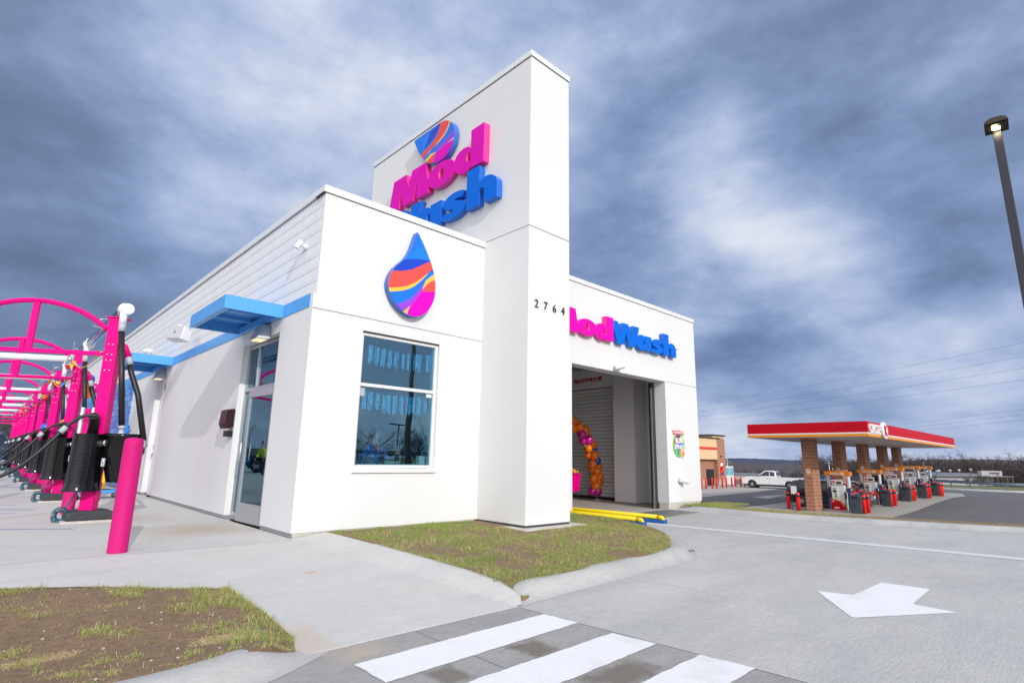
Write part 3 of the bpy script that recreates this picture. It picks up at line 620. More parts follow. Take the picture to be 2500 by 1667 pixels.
def isl_d(x, y):
    a = nz2(x, y, 1.5, 2)*0.6+nz2(x, y, 4.5, 5)*0.4; edge = 0.35*ss((y+0.9)/0.8)*(x < 3.2)+0.30*ss((y+0.4)/0.4)
    return min(1, max(0.12, (a-0.42)*4.6+edge+0.22))
def isl_m(x, y):
    a = nz2(x, y, 1.1, 9); near = ss((y+1.2)/1.0)
    return pick(0.95+0.9*a*ss((4.2-x)/3)+1.3*near, 0.65, 0.48-0.35*near)
blades('grass', 'patchy green and straw-coloured grass of the kerbed island before the white walls', 125000, isl_sample, isl_z, 0.012, 0.046, isl_d, isl_m, (0.0018, 0.0036), lean=2.0)
blades('tall_grass', 'longer stray blades and stalks standing out of the kerbed island turf', 5200, isl_sample, isl_z, 0.05, 0.11, lambda x, y: min(1, max(0.05, (nz2(x, y, 2.3, 71)-0.40)*3)), lambda x, y: pick(0.9, 0.6, 0.9), (0.0025, 0.0045), lean=1.3)
blades('dry_thatch', 'dry straw lying among the grass on the kerbed island', 9000, isl_sample, isl_z, 0.004, 0.012, lambda x, y: 0.5, lambda x, y: pick(0, 0.4, 1.0), (0.003, 0.005), lean=6.0)
def ver_sample():
    while True:
        x = random.uniform(-4.0, -1.38); y = random.uniform(-4.12, -1.0)
        if inside((x, y), VER): return x, y
def ver_d(x, y):
    a = nz2(x, y, 2.6, 21)*0.55+nz2(x, y, 7, 25)*0.45
    # grass hugs the slab edges
    e1 = 1-ss(abs((y+2.14)-(-(x+1.41)*0.69))/0.13); e2 = (1-ss(abs(x+1.43)/0.20)) if y < -2.1 else 0; right = ss((x+2.25)/0.7)
    return min(1, max(0.03, (a-0.52)*4.0+0.75*e1+0.9*e2+0.28*right))
blades('grass', 'sparse green grass tufts in the bare brown verge beside the crossing', 30000, ver_sample, ver_z, 0.012, 0.046, ver_d, lambda x, y: pick(0.8, 0.8, 0.6), (0.0018, 0.0036), lean=1.9)
blades('dry_thatch', 'dead brown straw strewn over the bare verge beside the crossing', 14000, ver_sample, ver_z, 0.003, 0.010, lambda x, y: min(1, max(0.12, (nz2(x, y, 3, 31)-0.42)*4)), lambda x, y: pick(0, 0.25, 1.0), (0.002, 0.005), lean=6.0)
def tuft_sample(cx, cy, rx, ry):
    def f():
        a = random.uniform(0, 2*PI); r = random.random()**0.7; return cx+rx*r*math.cos(a), cy+ry*r*math.sin(a)
    return f
for nm, cx, cy, rx, ry, lb in (('straw_tuft', -1.83, -3.48, 0.20, 0.13, 'flattened pale straw tuft at the corner of the verge nearest the crossing'), ('straw_tuft', -2.78, -3.15, 0.22, 0.07, 'flattened pale straw tuft by the left edge of the photo')):
    o = blades(nm, lb, 1500, tuft_sample(cx, cy, rx, ry), ver_z, 0.006, 0.02, lambda x, y: 1, lambda x, y: pick(0, 0.1, 1.0), (0.002, 0.005), lean=9.0); o['category'] = 'straw'
def strip_sample():
    i = random.randrange(m_-1); t = random.random(); w = random.random(); a = Vector(sp_in[i])*(1-t)+Vector(sp_in[i+1])*t; b = Vector(sp_out[i])*(1-t)+Vector(sp_out[i+1])*t
    p = a*(1-w)+b*w; return p.x, p.y
blades('grass', 'thin line of grass along the back of the driveway kerb', 16000, strip_sample, lambda x, y: -0.148, 0.02, 0.06, lambda x, y: min(1, 0.25+0.75*ss((y+4.5)/3)), lambda x, y: pick(0.5+0.6*ss((y+3)/3), 0.9, 1.0-0.6*ss((y+3)/3)))
blades('grass', 'grass at the foot of the right corner of the white building', 5000, lambda: (random.uniform(11.15, 13.4), random.uniform(-0.35, 0.66)), lambda x, y: -0.15, 0.03, 0.07, lambda x, y: 0.9 if x > 11.25 else 0.3, lambda x, y: pick(1.0, 0.8, 0.3))
blades('tall_grass', 'longer stray blades standing out of the bare verge beside the crossing', 1500, ver_sample, ver_z, 0.05, 0.10, lambda x, y: min(1, max(0.02, ver_d(x, y))), lambda x, y: pick(0.9, 0.6, 0.7), (0.0025, 0.0045), lean=1.3)
# pebbles in the bare verge
mb = MB()
for _ in range(70):
    x, y = ver_sample(); r = random.uniform(0.004, 0.012); mb.ball((x, y, ver_z(x, y)+r*0.3), r, 6, 0, 0.6)
for _ in range(25):
    x, y = isl_sample(); r = random.uniform(0.004, 0.010); mb.ball((x, y, isl_z(x, y)+r*0.3), r, 6, 0, 0.6)
tag(mb.build('pebble', 'pebble', fixn=False), 'small pale pebbles lying in the bare soil of both grass beds', 'pebbles', kind='stuff')

# ------------------------------------------------------------------ the car wash building
LB = 36.0; H1 = 4.994; W1 = 3.264; TX1 = 4.348; TY0 = -1.21; TY1 = 4.686; HT = 8.557; YR = 0.68; XR = 12.467; HR = 5.302
B = empty('car_wash_building', (0, 0, 0), 0, 'long white stucco car wash building with a tall slab tower between its two front walls', 'building')
mb = MB()
# front wall with window, slab 0.25 thick
wall_cells(mb, 'y', 0.0, 0.25, [0.0, 0.045, 0.84, 2.31, W1-0.001], [0.0, 0.80, 2.96, 3.395, H1], {(2, 1), (0, 3)})
# left wall, lower part, with two door openings
wall_cells(mb, 'x', 0.0, 0.25, [0.2505, 1.17, 2.88, 8.66, 9.75, 13.0, LB], [0.0, 2.97, 3.19], {(1, 0), (3, 0)})
mb.build('lower_wall', 'stucco_white', B)
for k in range(1, 8):
    mb = MB(); mb.box(0.0435, 0.06, 0.2505 if k == 0 else 0.03, LB, 3.3905+0.2025*k-0.004, 3.3905+0.2025*k+0.004); mb.build('course_joint', 'joint_grey', B)
mb = MB(); mb.box(0.045, 0.25, 0.2505, LB, 3.3905, H1); mb.box(0.044, 0.0448, 0.03, 0.2495, 3.396, H1); mb.build('block_wall', 'block_white', B)
mb = MB(); mb.box(0.02, 0.25, 0.2505, LB, 3.1905, 3.390); mb.build('band_backing', 'joint_grey', B)
# blue brick cladding further down the left wall
mb = MB(); mb.box(-0.03, -0.0005, 13.0, LB-0.4, 0.02, 3.188); mb.build('blue_brick', 'brick_blue', B)
# blue band course
mb = MB(); mb.box(-0.012, 0.0195, 0.09, LB, 3.192, 3.392); mb.build('blue_band', 'sky_blue_metal', B)
# tower
mb = MB(); mb.box(W1, TX1, TY0, TY1, 0.0, HT); mb.build('tower', 'stucco_white', B, bevel=0.008)
# right front wall with the tunnel mouth
mb = MB(); wall_cells(mb, 'y', YR, 1.03, [TX1+0.0005, 6.62, 10.68, XR], [-0.067, 3.275, HR], {(1, 0)})
mb.box(XR-0.25, XR, 1.0305, LB, -0.067, HR); mb.build('tunnel_wall', 'stucco_white', B)
# foundations
mb = MB(); mb.box(0.03, W1-0.05, 0.012, 0.3, -0.35, -0.0); mb.build('foundation', 'footing_concrete', B, bevel=0.01)
mb = MB(); mb.box(W1-0.16, TX1+0.24, TY0-0.17, 0.011, -0.34, -0.035); mb.build('foundation', 'footing_concrete', B, bevel=0.01); mb = MB(); mb.box(TX1+0.25, 6.60, YR+0.03, 0.95, -0.35, -0.068); mb.build('foundation', 'footing_concrete', B, bevel=0.01); mb = MB()
mb.box(10.675, XR-0.04, YR+0.012, 1.0, -0.45, -0.0675); mb.build('foundation', 'footing_concrete', B, bevel=0.01)
mb = MB(); mb.box(W1-0.0, TX1-0.0, TY0+0.02, 0.01, -0.034, -0.0005); mb.build('shadow_gap', 'joint_dark', B)
mb = MB(); mb.box(0.012, 0.10, 0.02, 1.17, -0.072, -0.0015); mb.box(0.012, 0.10, 2.88, 8.66, -0.072, -0.0015); mb.box(0.012, 0.10, 9.75, LB, -0.072, -0.0015); mb.build('base_flashing', 'steel_flashing', B)
mb = MB(); mb.box(0.004, 0.14, 0.03, 1.17, -0.30, -0.0735); mb.box(0.004, 0.14, 2.88, 8.66, -0.30, -0.0735); mb.box(0.004, 0.14, 9.75, LB, -0.30, -0.0735); mb.build('plinth', 'footing_concrete', B)
# copings with a thin dark drip joint below
mb = MB()
def cap(x0, x1, y0, y1, z, h=0.12, o=0.02):
    mb.box(x0-o, x1+o, y0-o, y1+o, z+0.012, z+h)
mb.box(0.010, W1-0.002, -0.025, 0.30, H1+0.012, H1+0.125); mb.box(0.010, 0.30, 0.3005, LB, H1+0.012, H1+0.125)
mb.box(W1-0.02, TX1+0.02, TY0-0.02, TY1+0.02, HT+0.012, HT+0.13)
mb.box(TX1+0.001, XR+0.02, YR-0.02, YR+0.35, HR+0.012, HR+0.125); mb.box(XR-0.25, XR+0.02, YR+0.3505, LB, HR+0.012, HR+0.125)
mb.build('coping', 'coping_white', B, bevel=0.004)
mb = MB(); mb.box(0.0, W1-0.003, -0.002, 0.29, H1+0.0005, H1+0.0115); mb.box(0.042, 0.29, 0.2905, LB, H1+0.0005, H1+0.0115)
mb.box(W1-0.004, TX1+0.004, TY0-0.004, TY1+0.004, HT+0.0005, HT+0.0115); mb.box(TX1+0.002, XR+0.002, YR-0.003, YR+0.3, HR+0.0005, HR+0.0115); mb.build('drip_joint', 'joint_dark', B)
# control joints in the stucco
mb = MB(); mb.box(0.002, W1-0.002, -0.0025, 0.02, 3.152, 3.168); mb.build('control_joint', 'joint_grey', B)
mb = MB(); mb.box(W1-0.003, TX1+0.003, TY0-0.003, TY0+0.02, 5.107, 5.125); mb.box(W1-0.003, W1+0.01, TY0+0.0205, -0.026, 5.110, 5.124)
mb.build('control_joint', 'joint_grey', B); mb = MB(); mb.box(10.70, XR-0.001, YR-0.0025, YR+0.02, 3.268, 3.283); mb.build('control_joint', 'joint_grey', B)
mb = MB(); mb.box(0.30, W1-0.002, 0.30, LB, 4.55, 4.62); mb.box(TX1+0.002, XR-0.26, 1.04, LB, 4.75, 4.85); mb.box(0.30, W1-0.002, TY1+0.1, LB, 4.63, 4.66); mb.build('roof', 'roof_membrane', B)
mb = MB(); mb.box(0.0, 5.2, LB+0.001, LB+0.2, -0.06, H1); mb.box(5.2, XR, LB+0.001, LB+0.2, 3.9, H1); mb.box(10.9, XR, LB+0.001, LB+0.2, -0.06, 3.9); mb.build('rear_wall', 'stucco_white', B)
# tunnel interior
mb = MB(); mb.box(XR-0.262, XR-0.252, 1.035, LB, -0.23, 4.7); mb.box(11.50, XR-0.265, 2.31, 3.10, -0.22, 4.7); mb.box(4.36, 4.42, 4.70, LB, -0.23, 4.7); mb.box(4.36, 6.6, 1.035, 1.10, -0.23, 4.7); mb.build('interior_wall', 'interior_wall', B)
mb = MB(); mb.box(4.36, XR-0.27, 1.04, LB, 4.702, 4.745);
for yy in (2.2, 4.4, 6.6, 8.8): mb.box(4.5, XR-0.28, yy, yy+0.12, 4.25, 4.70)
mb.build('tunnel_ceiling', 'ceiling_panel', B)
# roll-up door in the tunnel's side wall
mb = MB(); 
for k in range(30): 
    z0 = -0.16+k*0.1215; mb.prism([(12.20, z0), (12.165, z0), (12.125, z0+0.030), (12.125, z0+0.075), (12.165, z0+0.110), (12.20, z0+0.110)], lambda p, d: (p[0], d, p[1]), 3.15, 7.2)
mb.build('roll_up_door', 'galvanised_door', B); mb = MB(); mb.box(12.201, 12.204, 3.15, 7.2, -0.16, 3.5); mb.build('slat_gap_shade', 'interior_dark', B)  # dark sheet put behind the slats to give their gaps shade
mb = MB(); mb.box(11.90, 12.20, 3.13, 7.3, 3.50, 4.16); mb.build('door_hood', 'galvanised_door', B, bevel=0.02)
mb = MB(); mb.box(12.10, 12.20, 3.05, 3.1495, -0.23, 3.95); mb.box(12.10, 12.20, 3.15, 7.2, -0.23, -0.165); mb.build('door_track', 'interior_dark', B)
mb = MB(); mb.box(10.56, 10.675, 1.04, 1.16, -0.235, 3.25); mb.build('door_guide', 'interior_dark', B); mb = MB(); mb.box(10.53, 10.555, 1.045, 1.085, -0.235, 3.1); mb.build('guide_rail', 'zinc', B)
mb = MB(); mb.add([(4.36, 1.03, DRV), (10.69, 1.03, DRV), (XR-0.25, 1.6, DRV), (XR-0.25, LB, DRV), (4.36, LB, DRV)], [(0, 1, 2, 3, 4)], 0); tag(mb.build('tunnel_floor', 'concrete_tunnel'), kind='structure')
# lettered banner decal on the hood
mb = MB(); arc = []
for k in range(13):
    t = k/12; yy = 4.98-t*1.05; zz = 3.66+0.055*math.sin(PI*t)+0.02*t; arc.append((yy, zz))
top = [(y, z+0.12) for y, z in arc]
mb.prism(arc+top[::-1], lambda p, d: (11.898-d, p[0], p[1]), 0, 0.003, 0)
mb.prism([(5.10, 3.74), (4.93, 3.70), (4.93, 3.82), (5.10, 3.86), (5.05, 3.80)], lambda p, d: (11.898-d, p[0], p[1]), 0.0035, 0.005, 0)
mb.prism([(3.99, 3.74), (3.82, 3.72), (3.86, 3.79), (3.82, 3.86), (3.99, 3.87)], lambda p, d: (11.898-d, p[0], p[1]), 0.0035, 0.005, 0)
s_ = 'OVERHEAD DOOR'
for k, ch in enumerate(s_):
    if ch == ' ': continue
    t = (k+0.6)/(len(s_)+0.4); yy = 4.98-t*1.05; zz = 3.675+0.055*math.sin(PI*t)+0.02*t
    text_mb(mb, ch, 0.095, frame((11.893, yy+0.03, zz), (0, -1, 0.12*math.cos(PI*t)), (0, 0.12*math.cos(PI*t), 1)), 0.001, 1, 0.002)
mb.build('door_banner', ['stripe_red', 'fascia_white'], B)

# --- shop window in the front wall
wf = MB(); y0, y1 = 0.05, 0.13
def rectframe(mb, x0, x1, z0, z1, w, y0, y1, m=0):
    mb.box(x0, x0+w, y0, y1, z0, z1, m); mb.box(x1-w, x1, y0, y1, z0, z1, m); mb.box(x0+w, x1-w, y0, y1, z0, z0+w, m); mb.box(x0+w, x1-w, y0, y1, z1-w, z1, m)
rectframe(wf, 0.842, 2.308, 0.86, 2.945, 0.048, y0, y1); wf.box(0.89, 2.26, y0, y1, 2.10, 2.15)
win = wf.build('window', 'window_frame_white', B, bevel=0.004)
m1 = MB(); m1.box(0.82, 2.33, -0.035, 0.12, 0.795, 0.858); m1.build('sill', 'window_frame_white', win, bevel=0.004)
m1 = MB(); m1.box(0.89, 2.26, 0.085, 0.091, 0.908, 2.10); m1.build('pane', 'glass_tinted', win); m1 = MB(); m1.box(0.89, 2.26, 0.085, 0.091, 2.15, 2.897); m1.build('pane', 'glass_tinted', win)
m1 = MB(); m1.box(0.845, 2.305, 0.02, 0.048, 2.946, 2.958); m1.build('head_joint', 'joint_dark', win)
# --- customer door in the left wall (frame recessed 0.10)
dx0, dx1 = 0.10, 0.16
df = MB()
def rf(mb, y0, y1, z0, z1, w, m=0, x0=dx0, x1=dx1):
    mb.box(x0, x1, y0, y0+w, z0, z1, m); mb.box(x0, x1, y1-w, y1, z0, z1, m); mb.box(x0, x1, y0+w, y1-w, z0, z0+w, m); mb.box(x0, x1, y0+w, y1-w, z1-w, z1, m)
df.box(dx0, dx1, 1.172, 1.222, -0.06, 2.94); df.box(dx0, dx1, 2.828, 2.878, -0.06, 2.94); df.box(dx0, dx1, 1.222, 2.828, 2.89, 2.94); df.box(dx0, dx1, 1.222, 2.828, 2.125, 2.185); df.box(dx0, dx1, 2.31, 2.36, -0.06, 2.125); df.box(dx0, dx1, 2.31, 2.355, 2.185, 2.89); df.box(dx0, dx1, 2.36, 2.828, -0.06, 0.06)
door_f = df.build('glazed_entrance', 'aluminium', B, bevel=0.003)
for (ya, yb, za, zb) in ((1.222, 2.31, 2.185, 2.89), (2.355, 2.828, 2.185, 2.89), (2.36, 2.828, 0.06, 2.125)):
    m1 = MB(); m1.box(dx0+0.03, dx0+0.036, ya, yb, za, zb); m1.build('pane', 'glass_tinted', door_f)
# the door leaf, hinged at its right edge and standing slightly open
R_ = Matrix.Translation((dx0-0.01, 1.235, 0)) @ Matrix.Rotation(math.radians(2.2), 4, 'Z')
lf = MB()
def lb(a, b, c, d, e, f, m=0, M=R_): lf.box(a, b, c, d, e, f, m, M)
LW = 1.065
lb(-0.045, 0, 0.0, 0.085, -0.035, 2.11); lb(-0.045, 0, LW-0.085, LW, -0.035, 2.11); lb(-0.045, 0, 0.085, LW-0.085, 1.98, 2.11); lb(-0.045, 0, 0.085, LW-0.085, -0.035, 0.26)
leaf = lf.build('door_leaf', 'aluminium', B, bevel=0.003)
lf = MB(); lb(-0.026, -0.02, 0.085, LW-0.085, 0.26, 1.98); lf.build('pane', 'glass_tinted', leaf)
lf = MB()
for side in (-0.10, 0.05):
    pth = [R_ @ Vector(p) for p in [(-0.045 if side < 0 else 0, LW-0.05, 0.92), (side, LW-0.05, 0.92), (side, LW-0.05, 1.22), (-0.045 if side < 0 else 0, LW-0.05, 1.22)]]
    lf.tube(pth, 0.012, 8)
lf.tube([R_ @ Vector((-0.046, LW-0.04, 1.08)), R_ @ Vector((-0.052, LW-0.04, 1.08))], 0.02, 12); lf.build('handle', 'zinc', leaf)
lf = MB(); lb(-0.019, -0.0185, 0.45, 0.68, 1.36, 1.72); lf.build('notice', 'label_teal', leaf)
# --- second door further along: white door with glazed light
m2_ = MB(); m2_.box(0.12, 0.17, 8.662, 9.748, -0.06, 2.968); d2 = m2_.build('service_door', 'white_gloss_door', B, bevel=0.004)
m1 = MB(); m1.box(0.112, 0.1195, 8.76, 9.30, 2.15, 2.80); m1.build('pane', 'car_glass', d2); m1 = MB(); m1.box(0.10, 0.111, 8.70, 9.36, 2.08, 2.14); m1.box(0.10, 0.111, 8.70, 9.36, 2.81, 2.87); m1.box(0.10, 0.111, 8.70, 8.755, 2.14, 2.81); m1.box(0.10, 0.111, 9.305, 9.36, 2.14, 2.81); m1.build('frame', 'window_frame_white', d2)
m1 = MB(); m1.lathe([(0.03, 0), (0.03, 0.03)], (0.085, 9.62, 0.98), 'x', 12); m1.tube([(0.07, 9.62, 0.98), (0.07, 9.50, 0.97)], 0.012, 8); m1.build('handle', 'zinc', d2); m1 = MB(); m1.box(0.10, 0.12, 9.58, 9.66, 1.12, 1.22); m1.build('lock', 'zinc', d2)
# --- canopies
def canopy(y0, y1, name='entrance_canopy'):
    c = MB(); P_ = 0.885; z0, z1 = 3.185, 3.395; t = 0.05
    c.box(-P_, -0.0125, y0, y0+t, z0, z1); c.box(-P_, -0.0125, y1-t, y1, z0, z1); c.box(-P_, -P_+t, y0+t, y1-t, z0, z1); c.box(-P_+t, -0.0125, y0+t, y1-t, z1-0.03, z1-0.012)
    c.box(-0.10, -0.0125, y0+t, y1-t, z0, z0+0.11)
    for k in range(1, 3):
        yy = y0+(y1-y0)*k/3; c.box(-P_+t, -0.10, yy-0.04, yy+0.04, z1-0.10, z1-0.031)
    c.box(-P_-0.002, -P_+t+0.03, y0+t, y1-t, z0-0.004, z0-0.0005)
    return c.build(name, 'sky_blue_metal', B)
canopy(1.09, 3.02); canopy(8.23, 10.2)
# ------------------------------------------------------------------ signs
front = lambda x0=0.0, z0=4.0, k=1.0: (lambda p, d: (5.5+x0+p[0]*k, YR-d, z0+p[1]*k))
def tow(x0, z0, k): return lambda p, d: (W1-d, -(x0+p[0]*k), z0+p[1]*k)
def arcpts(cx, cy, rx, ry, a0, a1, n): return [(cx+rx*math.cos(math.radians(a0+(a1-a0)*i/n)), cy+ry*math.sin(math.radians(a0+(a1-a0)*i/n))) for i in range(n+1)]
GM = [(0, 0), (0.125, 0.575), (0.525, 0.575), (0.615, 0.30), (0.705, 0.575), (1.105, 0.575), (1.23, 0), (0.885, 0), (0.865, 0.33), (0.77, 0), (0.46, 0), (0.365, 0.33), (0.345, 0)]
def g_o(mb, fn, D, dep): mb.ring(ell(1.55, 0.195, 0.365, 0.207, 48), ell(1.56, 0.20, 0.068, 0.098, 48), fn, D, dep-0.002, 0, 1)
def g_d(mb, fn, D, dep):
    mb.ring(ell(2.125, 0.192, 0.245, 0.205, 48), ell(2.245, 0.20, 0.056, 0.080, 48), fn, D, dep-0.004, 0, 1)
    hole = [(2.60, 0), (2.60, 0.62), (2.298, 0.62), (2.298, 0.0)]; mb.prism(hole, fn, D, dep, 0, 1)
GW = [(2.505, 0.572), (2.806, 0.572), (2.889, 0.204), (3.013, 0.572), (3.266, 0.572), (3.381, 0.207), (3.488, 0.572), (3.767, 0.572), (3.571, 0), (3.284, 0), (3.149, 0.32), (3.055, 0), (2.772, 0)]
def g_a(mb, fn, D, dep):
    mb.ring(ell(3.885, 0.183, 0.238, 0.212, 48), ell(3.995, 0.188, 0.052, 0.085, 48), fn, D, dep-0.002, 0, 1)
    mb.prism([(4.335, 0), (4.335, 0.39), (4.045, 0.39), (4.045, 0)], fn, D, dep, 0, 1)
GS = smooth_poly([(4.39, 0.27), (4.44, 0.35), (4.58, 0.392), (4.76, 0.392), (4.925, 0.355), (4.885, 0.31), (4.84, 0.262), (4.74, 0.285), (4.67, 0.275), (4.69, 0.255), (4.85, 0.215), (4.94, 0.15), (4.93, 0.065), (4.80, 0.0), (4.60, -0.018), (4.42, 0.0), (4.35, 0.02), (4.385, 0.065), (4.435, 0.125), (4.54, 0.095), (4.62, 0.095), (4.645, 0.112), (4.62, 0.135), (4.47, 0.165), (4.40, 0.21)], 2)
GH = [(4.96, 0), (4.96, 0.615), (5.245, 0.615), (5.245, 0.33)]+arcpts(5.40, 0.21, 0.23, 0.178, 128, 0, 14)+[(5.63, 0.0), (5.36, 0.0)]+arcpts(5.302, 0.20, 0.056, 0.04, 0, 180, 8)+[(5.246, 0.0)]
def word_mod(par, fn, D, mats):
    mb = MB(); mb.prism(GM, fn, 0, D, 0, 1); mb.build('letter', mats, par)
    mb = MB(); g_o(mb, fn, 0, D+0.002); mb.build('letter', mats, par)
    mb = MB(); g_d(mb, fn, 0, D); mb.build('letter', mats, par)
def word_wash(par, fn, D, mats):
    mb = MB(); mb.prism(GW, fn, 0, D-0.003, 0, 1); mb.build('letter', mats, par)
    mb = MB(); g_a(mb, fn, 0, D); mb.build('letter', mats, par)
    mb = MB(); mb.prism(GS, fn, 0, D-0.001, 0, 1, sm=False); mb.build('letter', mats, par)
    mb = MB(); mb.prism(GH, fn, 0, D+0.001, 0, 1); mb.build('letter', mats, par)
PK = ['sign_pink', 'sign_pink_side']; BL = ['sign_blue', 'sign_blue_side']
s1 = empty('wall_sign', (0, 0, 0), 0, 'pink and blue ModWash channel letters in one line above the tunnel mouth', 'sign')
word_mod(s1, front(), 0.14, PK); word_wash(s1, front(), 0.14, BL)
s2 = empty('wall_sign', (0, 0, 0), 0, 'large pink Mod over blue Wash letters stacked high on the tower', 'sign')
word_mod(s2, tow(-3.50, 6.785, 1.365), 0.15, PK); word_wash(s2, tow(-3.83-2.505*1.375, 5.885, 1.375), 0.146, BL)
mb = MB(); mb.prism([(0, 0), (0.16, 0), (0.16, 0.2), (0, 0.2)], lambda p, d: (W1-0.03-p[0]*0.5, -0.4385-d, 6.07+p[1]), 0.0, 0.003, 0); mb.build('sticker', 'paper_white', s2)

# teardrop emblems: the face is sliced into columns so each colour band has crisp edges
def drop(name, label, outline, bands, fn, depth, mats, ncol=150):
    """outline, bands in (u,v) metres; bands = [(material index, polygon)] painted in order"""
    mb = MB(); ol = smooth_poly(outline, 1); u0 = min(p[0] for p in ol); u1 = max(p[0] for p in ol)
    def spans(poly, u):
        c = []
        n = len(poly)
        for i in range(n):
            (x1, y1), (x2, y2) = poly[i], poly[(i+1) % n]
            if (x1 > u) != (x2 > u): c.append(y1+(y2-y1)*(u-x1)/(x2-x1))
        c.sort(); return [(c[i], c[i+1]) for i in range(0, len(c)-1, 2)]
    bp = [(m, smooth_poly(p, 0)) for m, p in bands]
    us = [u0+(u1-u0)*(0.5-0.5*math.cos(PI*i/ncol)) for i in range(ncol+1)]; us[0] += 1e-4; us[-1] -= 1e-4
    for a, b in zip(us[:-1], us[1:]):
        A = spans(ol, a); B_ = spans(ol, b)
        if not A or not B_: continue
        la, ha = A[0][0], A[-1][1]; lb_, hb = B_[0][0], B_[-1][1]
        mid = (a+b)/2; cuts = {0.0, 1.0}
        M_ = spans(ol, mid); lm, hm = M_[0][0], M_[-1][1]
        for m, p in bp:
            for s in spans(p, mid):
                for q in s:
                    t = (q-lm)/max(hm-lm, 1e-6)
                    if 0 < t < 1: cuts.add(t)
        cs = sorted(cuts)
        for t0, t1 in zip(cs[:-1], cs[1:]):
            if t1-t0 < 1e-5: continue
            v = lm+(hm-lm)*(t0+t1)/2; mi = 0
            for m, p in bp:
                if inside((mid, v), p): mi = m
            mb.add([fn((a, la+(ha-la)*t0), depth), fn((b, lb_+(hb-lb_)*t0), depth), fn((b, lb_+(hb-lb_)*t1), depth), fn((a, la+(ha-la)*t1), depth)], [(0, 1, 2, 3)], mi)
    n = len(ol); vs = [fn(p, 0.02) for p in ol]+[fn(p, depth-0.001) for p in ol]
    mb.add(vs, [(i, (i+1) % n, n+(i+1) % n, n+i) for i in range(n)], len(mats)-1, True)
    o = mb.build(name, mats, fixn=False, weld=False); return tag(o, label, 'emblem', 'teardrop emblems')
DM = ['drop_blue', 'drop_light', 'drop_navy', 'drop_coral', 'drop_yellow', 'drop_purple', 'drop_magenta', 'drop_side']
# outlines and bands traced in metres on the wall planes
FD_OUT = [(1.641, 4.809), (1.791, 4.594), (1.934, 4.353), (1.989, 4.223), (2.04, 4.065), (2.063, 3.926), (2.06, 3.73), (2.007, 3.577), (1.913, 3.436), (1.779, 3.341), (1.644, 3.306), (1.508, 3.331), (1.42, 3.372), (1.331, 3.438), (1.262, 3.498), (1.21, 3.578), (1.168, 3.652), (1.148, 3.731), (1.143, 3.797), (1.152, 3.866), (1.174, 3.939), (1.206, 4.006), (1.243, 4.062), (1.283, 4.111), (1.348, 4.178), (1.416, 4.25), (1.469, 4.326), (1.512, 4.408), (1.549, 4.507), (1.578, 4.605), (1.603, 4.684), (1.619, 4.751)]
FD_B = [(1, [(1.8, 4.615), (1.645, 4.495), (1.516, 4.36), (1.407, 4.239), (1.617, 4.31), (1.776, 4.342), (1.961, 4.357)]), (2, [(1.407, 4.243), (1.282, 4.12), (1.179, 3.999), (1.29, 4.014), (1.402, 4.042), (1.571, 4.108), (1.743, 4.222), (1.95, 4.358), (1.776, 4.338), (1.617, 4.31)]), (3, [(1.179, 3.999), (1.29, 4.014), (1.402, 4.042), (1.571, 4.108), (1.743, 4.222), (1.95, 4.358), (2.0, 4.226), (1.911, 4.141), (1.815, 4.037), (1.682, 3.925), (1.588, 3.86), (1.495, 3.803), (1.402, 3.765), (1.31, 3.735), (1.129, 3.69), (1.116, 3.857)]), (2, [(2.01, 4.237), (1.911, 4.141), (2.012, 4.188)]), (4, [(1.129, 3.69), (1.31, 3.735), (1.402, 3.765), (1.495, 3.803), (1.588, 3.86), (1.682, 3.925), (1.796, 4.027), (1.911, 4.141), (1.845, 4.053), (1.779, 3.975), (1.722, 3.917), (1.657, 3.85), (1.592, 3.8), (1.517, 3.752), (1.424, 3.71), (1.314, 3.672), (1.134, 3.625)]), (5, [(1.849, 3.983), (1.786, 3.862), (1.694, 3.737), (1.612, 3.641), (1.511, 3.56), (1.411, 3.496), (1.293, 3.451), (1.444, 3.343), (1.574, 3.479), (1.701, 3.634), (1.791, 3.776), (1.842, 3.928)]), (4, [(2.056, 4.168), (1.956, 4.08), (1.859, 3.985), (1.825, 3.889), (1.79, 3.802), (1.884, 3.92), (1.962, 3.988), (2.062, 4.048)]), (3, [(2.062, 4.048), (1.962, 3.988), (1.884, 3.92), (1.791, 3.776), (1.912, 3.791), (2.085, 3.842)]), (6, [(1.791, 3.776), (1.912, 3.791), (2.095, 3.844), (2.08, 3.734), (2.027, 3.581), (1.914, 3.419), (1.781, 3.307), (1.645, 3.281), (1.509, 3.306), (1.545, 3.397), (1.58, 3.48), (1.701, 3.634)]), (4, [(1.58, 3.48), (1.444, 3.352), (1.413, 3.337), (1.52, 3.291), (1.545, 3.397)])]
TD_OUT = [(-2.542, 8.35), (-2.406, 8.31), (-2.252, 8.27), (-2.087, 8.248), (-1.927, 8.247), (-1.787, 8.279), (-1.649, 8.314), (-1.539, 8.334), (-1.43, 8.339), (-1.333, 8.314), (-1.236, 8.272), (-1.153, 8.222), (-1.084, 8.162), (-1.026, 8.079), (-0.987, 7.999), (-0.964, 7.918), (-0.958, 7.828), (-0.968, 7.711), (-0.997, 7.637), (-1.032, 7.583), (-1.091, 7.513), (-1.178, 7.454), (-1.259, 7.412), (-1.359, 7.39), (-1.46, 7.384), (-1.576, 7.399), (-1.66, 7.419), (-1.746, 7.45), (-1.864, 7.512), (-1.985, 7.592), (-2.102, 7.7), (-2.21, 7.812), (-2.316, 7.959), (-2.419, 8.126), (-2.485, 8.24)]
